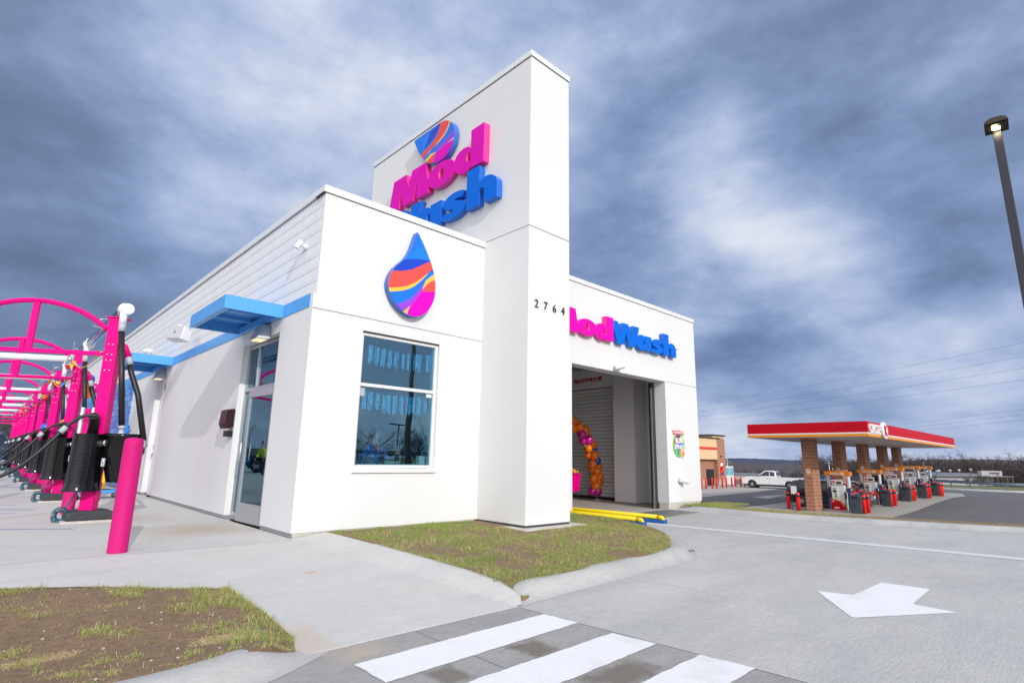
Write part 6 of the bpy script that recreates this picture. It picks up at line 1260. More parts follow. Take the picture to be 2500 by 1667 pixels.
PX = [34.85, 40.9, 46.4, 51.1, 55.2]; CXS = [33.1, 38.6, 44.0, 49.2, 53.7]
for i, x in enumerate(CXS):
    z0 = S(x, 4.6)+1.7; m1 = MB(); m1.box(x-31.0, x-31.0+1.25, 3.65, 4.15, z0, zb+0.021); cl = m1.build('brick_column', 'brick_tan_xz', cp)
    cl.data.materials.append(MATS['brick_tan_yz'])
    for p in cl.data.polygons:
        if abs(p.normal.x) > 0.5: p.material_index = 1
    zs2 = 1.7+(0.45 if i == 0 else 0.62); m1 = MB(); m1.box(x-31.0-0.025, x-31.0-0.002, 3.70, 4.02, z0+2.05, z0+2.52, 0); m1.prism(ell(3.86, z0+2.33, 0.125, 0.125, 20), lambda p, d: (x-31.0-0.026-d, p[0], p[1]), 0, 0.004, 1); m1.box(x-31.0-0.028, x-31.0-0.0255, 3.72, 4.0, z0+2.12, z0+2.17, 3)
    text_mb(m1, ['10', '8', '6', '4', '2'][i], 0.15, frame((x-31.0-0.032, 3.86, z0+2.28), (0, -1, 0), (0, 0, 1)), 0.001, 2, 0.004, 'CENTER'); m1.build('pump_number', ['sign_orange', 'sign_white', 'black_plastic', 'label_teal'], cl)
for i in range(9): m1 = MB(); xx = 1.6+i*2.6; m1.box(xx, xx+0.4, 1.6, 2.0, zb-0.01, zb+0.0195); m1.build('canopy_light', 'sign_white', cp)
# pumps
def pump(x, y, label):
    t = empty('fuel_pump', (x, y, S(x, y)+0.012), 0, label, 'fuel pump', 'fuel pumps under the canopy')
    m1 = MB(); m1.box(-0.42, 0.42, -0.62, 0.62, 0, 0.06); m1.build('plinth', 'concrete_kerb', t)
    m1 = MB(); m1.box(-0.28, 0.28, -0.47, 0.47, 0.06, 1.12); m1.build('cabinet', 'pump_white', t, bevel=0.02)
    m1 = MB(); m1.box(-0.26, 0.26, -0.40, 0.40, 1.1205, 1.52); m1.build('head', 'pump_white', t, bevel=0.05)
    for s in (-1, 1):
        m1 = MB(); m1.prism([(-0.30, 0), (0.24, 0), (0.30, 0.9), (0.33, 2.0), (-0.30, 2.0), (-0.20, 1.0)], lambda p, d: (p[0]*0.62, s*0.545+d, p[1]+0.06), -0.05, 0.05); m1.build('side_post', 'pump_white', t, bevel=0.01)
        m1 = MB(); m1.box(-0.20, -0.10, s*0.545-0.055, s*0.545+0.055, 0.08, 1.35); m1.build('blue_edge', 'pump_blue', t)
    m1 = MB(); n_ = 12; prof = [(-0.70+1.40*k/n_, 2.30+0.05*math.sin(PI*k/n_)) for k in range(n_+1)]+[(0.70, 2.07), (-0.70, 2.07)]
    m1.prism(prof, lambda p, d: (d, p[0], p[1]), -0.26, 0.26); hdr = m1.build('header', 'sign_orange', t, bevel=0.02)
    m1 = MB(); text_mb(m1, 'CIRCLE', 0.17, frame((-0.267, 0.40, 2.125), (0, -1, 0), (0, 0, 1)), 0.002, 0, 0.003, 'LEFT', 0.56); m1.prism(ell(-0.30, 2.185, 0.10, 0.10, 20), lambda p, d: (-0.262-d, p[0], p[1]), 0, 0.004, 0); text_mb(m1, 'K', 0.17, frame((-0.269, -0.30, 2.125), (0, -1, 0), (0, 0, 1)), 0.001, 1, 0.004, 'CENTER'); m1.build('lettering', ['sign_white', 'sign_orange'], hdr)
    f = lambda p, d: (-0.283-d, -p[0], p[1])
    m1 = MB(); m1.prism([(-0.45, 0.08), (0.45, 0.08), (0.0, 0.62), (-0.45, 0.70)], f, 0, 0.003, 0); m1.prism([(0.10, 0.50), (0.45, 0.085), (0.45, 0.25), (0.20, 0.60)], f, 0.0032, 0.005, 2); m1.prism([(-0.02, 0.63), (0.10, 0.63), (0.45, 0.24), (0.45, 0.12)], f, 0.0052, 0.007, 1)
    m1.prism(ell(-0.33, 0.58, 0.055, 0.055, 16), f, 0.0035, 0.005, 2)
    for k in range(2): m1.box(-0.287, -0.286, 0.0, 0.28, 0.15+k*0.06, 0.185+k*0.06, 2)
    m1.build('lower_panel', ['fascia_red', 'sign_orange', 'sign_white'], t)
    m1 = MB(); m1.box(-0.32, -0.281, -0.02, 0.34, 0.72, 1.42); mp = m1.build('display_bezel', 'pump_white', t, bevel=0.03)
    m1 = MB(); m1.box(-0.326, -0.3205, 0.06, 0.26, 1.10, 1.22, 0); m1.box(-0.326, -0.3205, 0.08, 0.24, 1.28, 1.33, 0); m1.box(-0.326, -0.3205, 0.04, 0.18, 0.80, 0.92, 1); m1.box(-0.326, -0.3205, -0.0, 0.20, 0.735, 0.79, 2); 
    for a_ in range(3):
        for b_ in range(3): m1.box(-0.327, -0.321, 0.05+a_*0.05, 0.085+a_*0.05, 0.95+b_*0.045, 0.98+b_*0.045, 3)
    m1.build('screen', ['screen_dark', 'green_label', 'yellow_label', 'pump_grey'], mp)
    m1 = MB(); m1.box(-0.30, -0.265, -0.30, 0.30, 1.56, 1.84, 0); m1.box(-0.303, -0.3005, 0.12, 0.26, 1.62, 1.76, 1); m1.box(-0.303, -0.3005, -0.22, 0.06, 1.60, 1.72, 2); m1.build('advert_topper', ['pump_white', 'stripe_red', 'cloth_dark'], t)
    for s in (-1, 1):
        yy = s*0.41-(0.02 if s > 0 else 0.0); m1 = MB(); m1.box(-0.36, -0.285, yy-0.05, yy+0.05, 0.75, 1.12); m1.tube([(-0.35, yy, 1.08), (-0.42, yy, 1.0), (-0.40, yy, 0.82)], 0.022, 8); nz_ = m1.build('nozzle', 'black_plastic', t)
        m1 = MB(); m1.tube(smooth_poly([(-0.36, yy, 0.85), (-0.44, yy-0.02, 0.35), (-0.40, yy-s*0.05, 0.16), (-0.33, yy-s*0.08, 0.5), (-0.22, yy+s*0.10, 1.5), (-0.16, s*0.53, 2.0)], 2, False), 0.014, 6); m1.build('hose', 'black_rubber', t)
    m1 = MB(); yb = -0.66
    m1.box(-0.16, 0.16, yb-0.14, yb+0.04, 0.92, 1.16, 0); m1.box(-0.165, -0.1605, yb-0.11, yb+0.01, 0.97, 1.03, 2); m1.box(-0.16, 0.16, yb-0.14, yb+0.04, 1.18, 1.40, 1); m1.box(-0.165, -0.1605, yb-0.10, yb, 1.22, 1.36, 3); m1.box(-0.03, 0.03, yb-0.08, yb-0.02, 0.06, 0.92, 1); m1.build('towel_box', ['stripe_red', 'bin_grey', 'sign_white', 'beige_panel'], t)
    return t
pn = ['nearest fuel pump beside the brick column marked 10', 'second fuel pump from the left under the red canopy', 'third fuel pump from the left under the red canopy', 'fourth fuel pump from the left under the red canopy', 'farthest fuel pump, at the right end of the canopy']
p0 = pump(PX[0], 3.70, pn[0])
for x, lb_ in zip(PX[1:], pn[1:]):
    c_ = copy_tree(p0); yy = {40.9: 3.55, 46.4: 3.45, 51.1: 3.35, 55.2: 3.3}[x]; c_.location = (x, yy, S(x, yy)+0.012); c_['label'] = lb_
# bins and red bollard pairs at the near end of each island
def binn(x, y, label):
    t = empty('litter_bin', (x, y, S(x, y)+0.012), 0, label, 'bin', 'grey litter bins on the pump islands')
    m1 = MB(); m1.prism([(-0.27, 0), (0.27, 0), (0.31, 0.82), (-0.31, 0.82)], lambda p, d: (d, p[0], p[1]), -0.27, 0.27); m1.build('body', 'bin_grey', t, bevel=0.03)
    m1 = MB(); m1.prism([(-0.33, 0.8205), (0.33, 0.8205), (0.30, 0.95), (0.15, 1.05), (-0.15, 1.05), (-0.30, 0.95)], lambda p, d: (d, p[0], p[1]), -0.29, 0.29); m1.build('hood', 'bin_grey', t, bevel=0.03)
    m1 = MB(); m1.box(-0.305, -0.2905, -0.15, 0.15, 0.86, 0.93, 0); m1.build('slot', 'cloth_dark', t); m1 = MB(); m1.tube([(-0.275, -0.15, 0.50), (-0.30, 0, 0.46), (-0.275, 0.15, 0.50)], 0.02, 6); m1.build('handle', 'bin_grey', t); return t
def rbol(x, y, label, grp, h=1.05, r=0.11, z=None, sleeve=True):
    t = empty('red_bollard', (x, y, S(x, y)+0.012 if z is None else z), 0, label, 'bollard', grp)
    m1 = MB(); m1.lathe([(r, 0), (r, h-0.05), (r*0.85, h-0.015), (r*0.5, h), (1e-6, h+0.004)], seg=20); m1.build('post', 'red_paint', t)
    if sleeve: m1 = MB(); m1.lathe([(r+0.004, h-0.26), (r+0.02, h-0.25), (r+0.02, h-0.13), (r+0.004, h-0.12)], seg=20); m1.build('collar', 'black_plastic', t)
    return t
bx = [(34.05, 2.62), (40.75, 2.70), (45.75, 2.62), (49.5, 2.35), (53.4, 2.25)]
bnl = ['nearest grey litter bin, by the first pair of red bollards', 'second grey litter bin from the left', 'third grey litter bin from the left', 'fourth grey litter bin from the left', 'farthest grey litter bin, at the last red bollards']
t0 = binn(*bx[0], bnl[0])
for (x, y), lb_ in zip(bx[1:], bnl[1:]): c_ = copy_tree(t0); c_.location = (x, y, S(x, y)+0.012); c_['label'] = lb_
rb_ = [(34.09, 2.27), (34.95, 2.30), (40.66, 2.42), (41.52, 2.42), (45.98, 2.36), (46.56, 2.33), (49.47, 2.07), (50.09, 2.04), (53.27, 1.90), (53.81, 1.88)]
ord_ = ['first', 'second', 'third', 'fourth', 'farthest']
r0 = rbol(rb_[0][0], rb_[0][1], 'left one of the first pair of red bollards, beside the nearest bin', 'red bollards guarding the pump islands')
for i, (x, y) in enumerate(rb_[1:], 1):
    c_ = copy_tree(r0); c_.location = (x, y, S(x, y)+0.012); c_['label'] = '%s one of the %s pair of red bollards%s' % ('left' if i % 2 == 0 else 'right', ord_[i//2], ', beside the nearest bin' if i < 2 else ' in front of the pump islands')
for (x, y), lb_ in (((32.68, 5.33), 'red bollard left of the nearest brick column, front one of two'), ((33.5, 6.2), 'red bollard left of the nearest brick column, darker one behind')):
    c_ = copy_tree(r0); c_.location = (x, y, S(x, y)+0.012); c_['label'] = lb_
sgn = empty('island_sign', (32.75, 5.55, -1.69), 0, 'small grey framed sign on a post behind the red bollard left of the brick column', 'sign'); m1 = MB(); m1.box(-0.01, 0.01, -0.17, 0.17, 0.95, 1.42); m1.build('panel', 'paper_white', sgn); m1 = MB(); m1.box(-0.02, 0.02, -0.20, -0.1705, 0.0, 1.45); m1.box(-0.02, 0.02, 0.1705, 0.20, 0.0, 1.45); m1.build('frame', 'grate_dark', sgn)
pillar = empty('advert_panel', (40.6, 5.6, -1.69), 0, 'tall red and white slanted advertising panel between the first two pumps', 'panel'); m1 = MB(); m1.box(-0.05, 0.05, -0.42, 0.42, 0.3, 2.35, 0); 
for k in range(6): m1.prism([(-0.40, 0.9+k*0.22), (0.36, 1.05+k*0.22), (0.36, 1.13+k*0.22), (-0.40, 0.98+k*0.22)], lambda p, d: (-0.052-d, -p[0], p[1]), 0, 0.003, 1)
m1.build('panel', ['fascia_red', 'sign_white'], pillar)
# vehicles at the pumps and on the lot
vehicle((36.9, 4.9, -1.67), math.radians(-89), 'black car standing behind the nearest brick column, its wheel showing at left', 'car', 'car_black', 'suv')
vehicle((39.2, 5.3, -1.62), math.radians(92), 'dark red car behind the first fuel pump', 'car', 'car_red', 'car')
vehicle((42.9, 5.0, -1.56), math.radians(-88), 'silver car between the second and third pumps', 'car', 'car_silver', 'car')
vehicle((48.2, 5.8, -1.40), math.radians(90), 'black car between the third and fourth pumps', 'car', 'car_black', 'suv')
vehicle((52.7, 5.6, -1.34), math.radians(92), 'dark car with red tail lights between the last two pumps', 'car', 'car_grey', 'car')
vehicle((61.4, 18.3, -1.687), math.radians(97), 'white crew cab pickup truck parked beyond the line of red bollards', 'pickup truck', 'car_white', 'pickup', name='pickup_truck')
bt = empty('box_trailer', (86.0, 21.5, -4.3), math.radians(100), 'blue and white box van parked behind the white pickup', 'van')
m1 = MB(); m1.box(-3.0, 3.0, -1.1, 1.1, 1.75, 3.3); m1.build('upper_box', 'balloon_blue', bt, bevel=0.03); m1 = MB(); m1.box(-3.0, 3.0, -1.09, 1.09, 0.55, 1.749); m1.build('lower_box', 'car_white', bt, bevel=0.03)
for sx in (-1.8, 1.8):
    for sy in (-1, 1): wheel(bt, sx, sy*0.98, 0.38, 0.24, sy)
person((35.75, 3.35, -1.66), math.radians(150), 'person in a red jacket and dark trousers standing by the nearest fuel pump', 'cloth_red', 'denim', 'hair_dark', 1.68, lean=0.06, legpose=[((-0.01, -0.06, -0.43), (-0.02, -0.02, -0.85)), ((0.01, 0.06, -0.43), (0.02, 0.12, -0.84))])
# red bollards along the shop front
sbx = [(50.56, 21.02), (51.47, 21.03), (53.23, 21.25), (54.51, 21.42), (56.03, 21.51), (57.19, 21.63), (58.94, 21.84), (59.99, 21.89), (61.64, 22.03), (62.9, 22.19), (64.21, 22.18)]
sl = ['first', 'second', 'third', 'fourth', 'fifth', 'sixth', 'seventh', 'eighth', 'ninth', 'tenth', 'last']
q0 = rbol(sbx[0][0], sbx[0][1], 'x', 'red bollards along the shop front', h=1.12, r=0.09, z=-1.687, sleeve=False)
for i, (x, y) in enumerate(sbx):
    c_ = q0 if i == 0 else copy_tree(q0); c_.location = (x, y, -1.687); c_['label'] = '%s red bollard from the white corner along the brick shop front' % sl[i] if i < 10 else 'last red bollard of the shop front line, at the nose of the white pickup'
# shop building
sb = empty('station_shop', (58, 25, -1.7), 0, 'brick station shop with beige panel, red stripe and dark roof trim', 'building')
m1 = MB(); m1.box(-16, 4.2, 0.5, 16, 0.0, 3.05); w_ = m1.build('wall', 'brick_tan_xz', sb); w_.data.materials.append(MATS['brick_tan_yz'])
m1 = MB(); m1.box(4.2005, 6.25, 0.0, 16, 0.72, 5.60); w2 = m1.build('corner_pier', 'brick_tan_xz', sb); w2.data.materials.append(MATS['brick_tan_yz'])
m1 = MB(); m1.box(4.19, 6.29, -0.04, 16, 0.0, 0.719); m1.box(-16, 4.189, 0.44, 0.4995, 0.0, 0.70); w3 = m1.build('stone_base', 'stone_xz', sb); w3.data.materials.append(MATS['stone_yz'])
for w in (w_, w2, w3):
    for p in w.data.polygons:
        if abs(p.normal.x) > 0.5: p.material_index = 1
m1 = MB(); m1.box(-16, 4.199, 0.0, 16, 3.055, 5.52); m1.build('beige_fascia', 'beige_panel', sb); m1 = MB(); m1.box(-16, 4.198, -0.03, -0.0005, 4.20, 4.50); m1.build('red_stripe', 'stripe_red', sb)
m1 = MB(); m1.box(-16, 4.8, -0.12, 16.1, 5.525, 5.66); m1.box(3.0, 6.40, -0.14, 16.1, 5.90, 6.04); m1.build('roof_trim', 'dark_trim', sb); m1 = MB(); m1.box(3.2, 6.24, 0.02, 15.9, 5.661, 5.899); m1.build('parapet', 'beige_panel', sb)
m1 = MB(); m1.box(4.72, 5.60, -0.03, -0.0005, 1.20, 2.75, 0); m1.prism([(4.80, 2.2), (5.5, 2.35), (5.5, 2.65), (4.80, 2.65)], lambda p, d: (p[0], -0.031-d, p[1]), 0, 0.004, 1); m1.prism([(5.15, 1.5), (5.5, 1.9), (5.5, 2.1), (5.0, 1.6)], lambda p, d: (p[0], -0.031-d, p[1]), 0, 0.004, 2); m1.box(4.85, 5.45, -0.036, -0.031, 1.25, 1.45, 3); m1.build('wall_poster', ['fascia_red', 'sign_white', 'sign_orange', 'pump_blue'], sb)
m1 = MB(); m1.box(2.2, 3.9, 0.40, 0.4995, 0.0, 1.9, 0); m1.build('dark_display', 'cloth_dark', sb); m1 = MB(); m1.box(5.0, 5.16, -0.14, -0.0005, 3.38, 3.56); m1.build('lamp', 'dark_trim', sb)
ib = empty('ice_merchandiser', (66.2, 26.0, -1.69), 0, 'white ice freezer with blue doors panels beside the brick shop corner', 'freezer')
m1 = MB(); m1.box(-1.1, 1.1, -0.5, 0.5, 0, 2.25); m1.build('cabinet', 'pump_white', ib, bevel=0.03)
for s in (-1, 1): m1 = MB(); m1.box(s*0.52-0.44, s*0.52+0.44, -0.52, -0.5005, 1.15, 2.05, 0); m1.prism([(s*0.52-0.2, 1.3), (s*0.52+0.2, 1.3), (s*0.52, 1.95)], lambda p, d: (p[0], -0.521-d, p[1]), 0, 0.003, 1); m1.build('door', ['label_teal', 'sky_blue_metal'], ib)
# guard rail
gp = smooth_poly([(86, 22), (80, 14), (76.5, 7.0), (73.2, 3.0), (71.6, 0.0), (72.6, -3), (76, -9), (81, -16)], 2, False)
gr_ = empty('guard_rail', (0, 0, 0), 0, 'low galvanised guard rail along the far edge of the station lot', 'guard rail')
m1 = MB(); rows = []
for i, p in enumerate(gp):
    a = Vector(gp[max(i-1, 0)]); b = Vector(gp[min(i+1, len(gp)-1)]); t = (b-a).normalized(); n_ = Vector((t.y, -t.x))
    rows.append([(p[0]+n_.x*o*-1, p[1]-n_.y*o, z-1.13+0.0) for o, z in [(0.0, 0.42), (0.08, 0.47), (0.08, 0.52), (0.0, 0.57), (0.08, 0.62), (0.08, 0.67), (0.0, 0.72)]])
m1.add([q for r in rows for q in r], [(i*7+j, i*7+j+1, (i+1)*7+j+1, (i+1)*7+j) for i in range(len(rows)-1) for j in range(6)], 0, True); m1.build('beam', 'guard_steel', gr_, fixn=False)
for i in range(0, len(gp), 2): m1 = MB(); x, y = gp[i]; m1.box(x+0.05, x+0.20, y-0.06, y+0.06, -1.6, -0.44); m1.build('post', 'guard_steel', gr_)
# low white building beyond
wbd = empty('low_white_building', (180, 24, -3.9), math.radians(-22), 'low white metal building with roof fans beyond the guard rail at right', 'building')
m1 = MB(); m1.box(0, 24, 0, 18, 0, 2.35); m1.build('wall', 'far_white', wbd); m1 = MB(); m1.prism([(-0.6, 2.35), (24.6, 2.35), (24.6, 3.1), (12, 3.3), (-0.6, 2.6)], lambda p, d: (p[0], d, p[1]), -0.8, 18.6); m1.build('roof', 'far_roof', wbd)
m1 = MB(); m1.box(16, 25, -1.8, -0.85, 2.6, 4.0); m1.build('sign_fascia', 'far_white', wbd); m1 = MB(); 
for k in range(5): m1.box(19.5+k*0.9, 20.1+k*0.9, -1.83, -1.8005, 3.1, 3.6)
m1.build('sign_marks', 'cloth_dark', wbd); m1 = MB(); m1.box(15, 27, -3.4, -1.85, 2.40, 2.62); m1.build('porch', 'far_roof', wbd)
for k in range(6): m1 = MB(); m1.box(15.4+k*2.2, 15.55+k*2.2, -3.3, -3.15, 0, 2.4); m1.build('porch_post', 'pole_wood', wbd)
for k, (x, y) in enumerate(((3, 4), (5.5, 3), (8, 4), (11, 3), (14, 2.5), (20, 3))): m1 = MB(); m1.lathe([(0.2, 0), (0.2, 0.5), (0.4, 0.6), (0.36, 0.9), (1e-6, 1.05)], (x, y, 2.7+0.04*x), 'z', 12); m1.build('roof_fan', 'far_white' if k % 2 else 'rim', wbd)
for k in range(4): m1 = MB(); m1.box(3.0+k*4, 4.6+k*4, -0.03, -0.0005, 1.2, 1.5); m1.build('window', 'far_roof', wbd)
vehicle((176, -7, -4.6), math.radians(60), 'pale far away car by the low white building', 'car', 'car_silver', 'car')
vehicle((182, -10, -4.6), math.radians(75), 'dark far away car right of the pale one', 'car', 'car_grey', 'car')
lw = empty('low_white_building', (110, 52, -4.3), math.radians(-15), 'long low white shed behind the row of red bollards', 'building'); m1 = MB(); m1.box(0, 22, 0, 8, 0, 2.6); m1.build('wall', 'far_white', lw); m1 = MB(); m1.box(-0.3, 22.3, -0.3, 8.3, 2.601, 2.9); m1.build('roof', 'far_roof', lw)

# ------------------------------------------------------------------ poles, wires, lamps
def utility(x, y, z0, h, label, arm=1.2, rz=0.0, m='pole_wood', r=0.14):
    t = empty('utility_pole', (x, y, z0), rz, label, 'utility pole'); m1 = MB(); m1.tube([(0, 0, 0), (0, 0, h)], [r, r*0.7], 10); m1.build('pole', m, t)
    m1 = MB(); m1.box(-arm, arm, -0.06, 0.06, h-0.7, h-0.55); m1.build('crossarm', m, t); m1 = MB()
    for k in (-0.9, -0.3, 0.3, 0.9): m1.lathe([(0.04, 0), (0.06, 0.05), (0.03, 0.1)], (k*arm, 0, h-0.55), 'z', 8)
    m1.build('insulators', 'far_white', t); return t
utility(100, 42, -3, 4.7, 'pale utility pole with crossarm left of the white pickup', 1.3, 0.9, 'rim'); utility(150, 40, -5.5, 7.4, 'pale utility pole with crossarm behind the pickup tailgate', 1.8, 0.9, 'rim'); utility(141, 36.5, -5.0, 5.2, 'short pale utility pole between the pickup and the blue van', 1.5, 0.9, 'rim')
utility(178, 26, -5, 7.2, 'thin wooden pole left of the low white building', 0.3, 0.3)
def wire(pts, label, sag=1.0, r=0.02):
    A, B_ = Vector(pts[0]), Vector(pts[1]); m1 = MB(); m1.tube([A.lerp(B_, k/30)+Vector((0, 0, -4*sag*(k/30)*(1-k/30))) for k in range(31)], r, 4, 0, False); tag(m1.build('power_line', 'wire_black'), label, 'power line', 'power lines crossing the sky at right')
wl = ['topmost', 'second', 'third', 'lowest']
for k, (za, zb_) in enumerate(((12.9, 8.2), (11.6, 7.4), (10.5, 6.7), (9.4, 6.0))): wire([(60, -14, za), (110, 84, zb_+2.2)], '%s thin power line crossing the sky right of the white building' % wl[k], 0.8, 0.009)
for k, (za, zb_) in enumerate(((12.6, 7.8), (11.6, 7.2), (10.6, 6.5))): wire([(118, -16, za), (190, 70, zb_+1.6)], '%s far power line low over the red canopy' % ('upper', 'middle', 'lower')[k], 0.8, 0.013)
# the tall lamp at the right edge
lp = empty('street_lamp', (16.9, -6.80, -1.0), 0, 'tall dark square pole lamp, lit, at the right edge of the photo', 'street lamp')
m1 = MB(); m1.box(-0.10, 0.10, -0.10, 0.10, 0, 11.62); m1.build('pole', 'pole_dark', lp, bevel=0.008); m1 = MB(); m1.box(-0.2, 0.2, -0.2, 0.2, 0, 0.06); m1.build('base_plate', 'pole_dark', lp)
hd_ = MB(); Hr = Matrix.Translation((0, 0, 11.62)) @ Matrix.Rotation(math.radians(184), 4, 'Z')
prof = [(-0.27, -0.03), (-0.24, 0.08), (-0.12, 0.15), (0.12, 0.15), (0.24, 0.08), (0.27, -0.03)]
hd_.prism(prof, lambda p, d: Hr @ Vector((d, p[0], p[1]+0.03)), -0.10, 0.62); hh = hd_.build('lamp_head', 'lamp_bronze', lp, bevel=0.02)
m1 = MB(); m1.box(0.05, 0.55, -0.20, 0.20, -0.012, -0.002, 0, Hr); m1.build('reflector', 'lamp_bronze', hh); m1 = MB(); m1.box(0.20, 0.36, -0.07, 0.07, -0.03, -0.0125, 0, Hr); m1.box(0.27, 0.42, -0.10, 0.02, -0.045, -0.0305, 0, Hr); m1.build('led_module', 'led_on', hh)

# things behind and left of the camera that only the glass and the canisters reflect
utility(19.0, -26.5, -0.8, 13, 'tall wooden utility pole across the road, seen mirrored in the shop window', 1.4, 0.4, r=0.22); 
t = empty('street_lamp', (17.8, -26, -0.8), 0, 'twin headed street lamp across the road, seen mirrored in the shop window', 'street lamp'); m1 = MB(); m1.tube([(0, 0, 0), (0, 0, 4.0)], 0.06, 8); m1.build('pole', 'pole_dark', t); m1 = MB(); m1.box(-0.65, 0.65, -0.1, 0.1, 3.95, 4.03); m1.build('lamp_head', 'pole_dark', t)
person((-9.6, 23.1, -0.06), math.radians(70), 'worker in yellow hi-vis jacket out of frame, mirrored in the door glass', 'cloth_hivis', 'cloth_dark', 'hair_dark', 1.72, lean=0.12, legpose=[((-0.01, -0.10, -0.42), (-0.02, 0.02, -0.83)), ((0.01, 0.02, -0.43), (0.02, 0.16, -0.82))])
vehicle((-12.2, 25.6, -0.06), math.radians(60), 'blue sedan in the vacuum bay out of frame at left', 'car', 'car_blue', 'suv')
vehicle((-3.3, 34.2, -0.06), math.radians(-72), 'dark blue pickup facing the camera at the far left edge, headlight lit', 'pickup truck', 'car_blue', 'pickup', lit=True, name='pickup_truck')

# ------------------------------------------------------------------ hills and woods
def hill(name, m, x0, x1, y0, y1, zf, nx, ny):
    mb = MB(); vs = [(x0+(x1-x0)*i/nx, y0+(y1-y0)*j/ny) for j in range(ny+1) for i in range(nx+1)]
    mb.add([(x, y, zf(x, y)) for x, y in vs], [(j*(nx+1)+i, j*(nx+1)+i+1, (j+1)*(nx+1)+i+1, (j+1)*(nx+1)+i) for j in range(ny) for i in range(nx)], 0, True)
    return tag(mb.build(name, m, fixn=False, weld=False), kind='structure')
N3 = lambda x, y, s, o=0: noise.noise(Vector((x*s, y*s, o)))
def z_mid(x, y):
    d = math.hypot(x, y); return -9.5+ss((d-230)/700)*8.5+ss((0.30-math.atan2(y, x))/0.16)*ss((d-235)/90)*9.6+1.8*N3(x, y, 0.006, 1)+2.4*N3(x, y, 0.09, 2)+1.3*N3(x, y, 0.3, 3)
hill('hill', 'hill_brown', 215, 1150, -520, 700, z_mid, 260, 260)
def z_far(x, y):
    d = math.hypot(x, y); a = math.atan2(y, x); return -20+ss((d-1150)/500)*(29.5+5*N3(math.cos(a)*9, math.sin(a)*9, 1.0, 5)+(5.5 if a < 0.12 else 0)*ss((0.12-a)/0.3))+2.0*N3(x, y, 0.02, 6)+2.0*N3(x, y, 0.07, 7)
hill('far_hill', 'hill_haze_blue', 1100, 2300, -1300, 1700, z_far, 150, 300)
hill('north_hill', 'hill_brown', -500, 420, 150, 700, lambda x, y: -9+ss((y-150)/200)*12+2*N3(x, y, 0.05, 3)+1.2*N3(x, y, 0.2, 4), 120, 80)
def bare_wood(name, label, spots, seed, hr_, twigs=260, tw=0.035, m='twig_mass'):
    rr = random.Random(seed); V = []; F = []
    def tri(a, b, w):
        d = (b-a); s = d.cross(Vector((rr.uniform(-1, 1), rr.uniform(-1, 1), 0.3))); s = s.normalized()*w if s.length > 1e-6 else Vector((w, 0, 0)); i = len(V); V.extend([tuple(a-s), tuple(a+s), tuple(b)]); F.append((i, i+1, i+2))
    for (x, y, z) in spots:
        h = rr.uniform(*hr_); top = Vector((x+rr.uniform(-.5, .5), y+rr.uniform(-.5, .5), z+h)); base = Vector((x, y, z)); tri(base, top, tw*3.2); tri(base, top, tw*3.2)
        cw = h*rr.uniform(0.26, 0.40)
        for _ in range(9):
            t_ = rr.uniform(0.25, 0.75); a = base.lerp(top, t_); ang = rr.uniform(0, 2*PI); L_ = cw*rr.uniform(0.7, 1.1); b = a+Vector((math.cos(ang)*L_, math.sin(ang)*L_, L_*rr.uniform(0.6, 1.3))); tri(a, b, tw*1.6)
            for _2 in range(twigs//18):
                c_ = a.lerp(b, rr.uniform(0.3, 1)); d = Vector((rr.gauss(0, 1), rr.gauss(0, 1), rr.gauss(0.7, 0.8))).normalized()*rr.uniform(0.10, 0.24)*h*0.8; tri(c_, c_+d, tw*0.7)
                for _3 in range(1): e_ = c_+d*rr.uniform(.3, .8); tri(e_, e_+Vector((rr.gauss(0, 1), rr.gauss(0, 1), rr.gauss(0.5, 1))).normalized()*h*0.07, tw*0.5)
    me = bpy.data.meshes.new(name); me.from_pydata(V, [], F); me.materials.append(MATS[m]); me.update(); o = bpy.data.objects.new(name, me); C.objects.link(o); return tag(o, label, 'woods', kind='stuff')
rr = random.Random(11)
sp_r = []
for _ in range(620):
    d = rr.uniform(215, 330); a = rr.uniform(-0.16, 0.33); x = d*math.cos(a); y = d*math.sin(a)-7; sp_r.append((x, y, -9.2))
bare_wood('bare_woods', 'mass of bare grey brown winter trees behind the low white building', sp_r, 5, (9.5, 13.5), 260, 0.075)
sp_m = []
for _ in range(380):
    d = rr.uniform(180, 420); a = rr.uniform(0.26, 0.62); x = d*math.cos(a); y = d*math.sin(a)-7; sp_m.append((x, y, -10.5+ss((d-230)/700)*8))
bare_wood('bare_woods', 'lower bare brown trees in the valley behind the fuel station', sp_m, 6, (5.0, 7.5), 160, 0.06)
sp_l = [(rr.uniform(-30, 50), rr.uniform(74, 110), -0.8) for _ in range(150)]
bare_wood('bare_woods', 'bare brown trees past the far end of the vacuum arches', sp_l, 7, (5.5, 8.5), 300, 0.03)
sp_b = [(rr.uniform(-25, 75), rr.uniform(-75, -52), -1.5) for _ in range(110)]
bare_wood('bare_woods', 'bare trees across the road behind the camera, mirrored in the shop window', sp_b, 8, (4, 7), 220, 0.03)
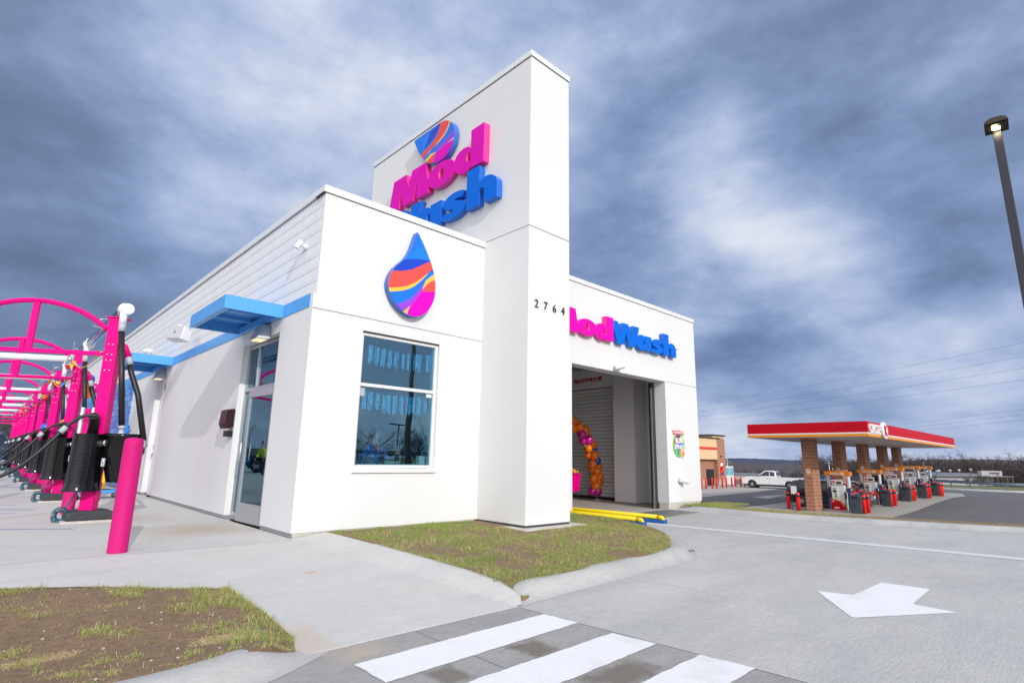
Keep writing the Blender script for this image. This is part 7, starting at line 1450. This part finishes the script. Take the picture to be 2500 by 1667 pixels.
# a few nearer bare bushes before the low white building, and an evergreen between the brick columns
for k, (x, y, h) in enumerate(((163, 13, 4.2), (165, 9, 4.6), (168, 4.5, 4.8), (171, 0.5, 4.4), (166, 15.5, 3.6))):
    o = bare_wood('bare_tree', ['first', 'second', 'third', 'fourth', 'smallest'][k]+' small bare tree standing before the low white building', [(x, y, -5.0)], 60+k, (h, h), 420, 0.04, 'wood_bark'); o['category'] = 'tree'; o['group'] = 'small bare trees before the white building'; del o['kind']
eg = empty('evergreen_tree', (62.0, 9.6, -1.7), 0, 'dark green pine showing between the brick columns of the canopy', 'tree')
m1 = MB(); m1.tube([(0, 0, 0), (0, 0, 2.4)], [0.10, 0.04], 8); m1.build('trunk', 'wood_bark', eg)
V = []; F = []; rr = random.Random(3)
for _ in range(2600):
    z = rr.uniform(0.5, 3.1); R_c = 1.25*(1-(z-0.5)/2.9)**0.8+0.05; a = rr.uniform(0, 2*PI); r_ = R_c*rr.uniform(0.25, 1.0)*(0.8+0.2*math.sin(a*5+z*3)); p = Vector((r_*math.cos(a), r_*math.sin(a), z)); d = Vector((math.cos(a), math.sin(a), rr.uniform(0.1, 0.9))).normalized()*rr.uniform(0.12, 0.28); s = d.cross(Vector((0, 0, 1))).normalized()*0.03; i = len(V); V += [tuple(p-s), tuple(p+s), tuple(p+d)]; F.append((i, i+1, i+2))
me = bpy.data.meshes.new('crown'); me.from_pydata(V, [], F); me.materials.append(MATS['evergreen']); o = bpy.data.objects.new('crown', me); C.objects.link(o); o.parent = eg

lf_ = MB(); rr = random.Random(2); P = [(math.cos(a)*r, math.sin(a)*r*0.30) for a, r in [(k*PI/6, 0.05+0.02*((k*7) % 3)) for k in range(12)]]
lf_.add([(x, y, 0.012+0.02*abs(y)/0.05) for x, y in P]+[(x, y, 0.010+0.02*abs(y)/0.05) for x, y in P], [tuple(range(12)), tuple(range(12, 24))[::-1]]+[(i, (i+1) % 12, 12+(i+1) % 12, 12+i) for i in range(12)]); o = lf_.build('dry_leaf', 'wood_bark'); o.location = (4.36, -3.46, -0.205); o.rotation_euler = (0.2, 0, -0.5); tag(o, 'small dry brown leaf lying by the right end of the island kerb', 'leaf')
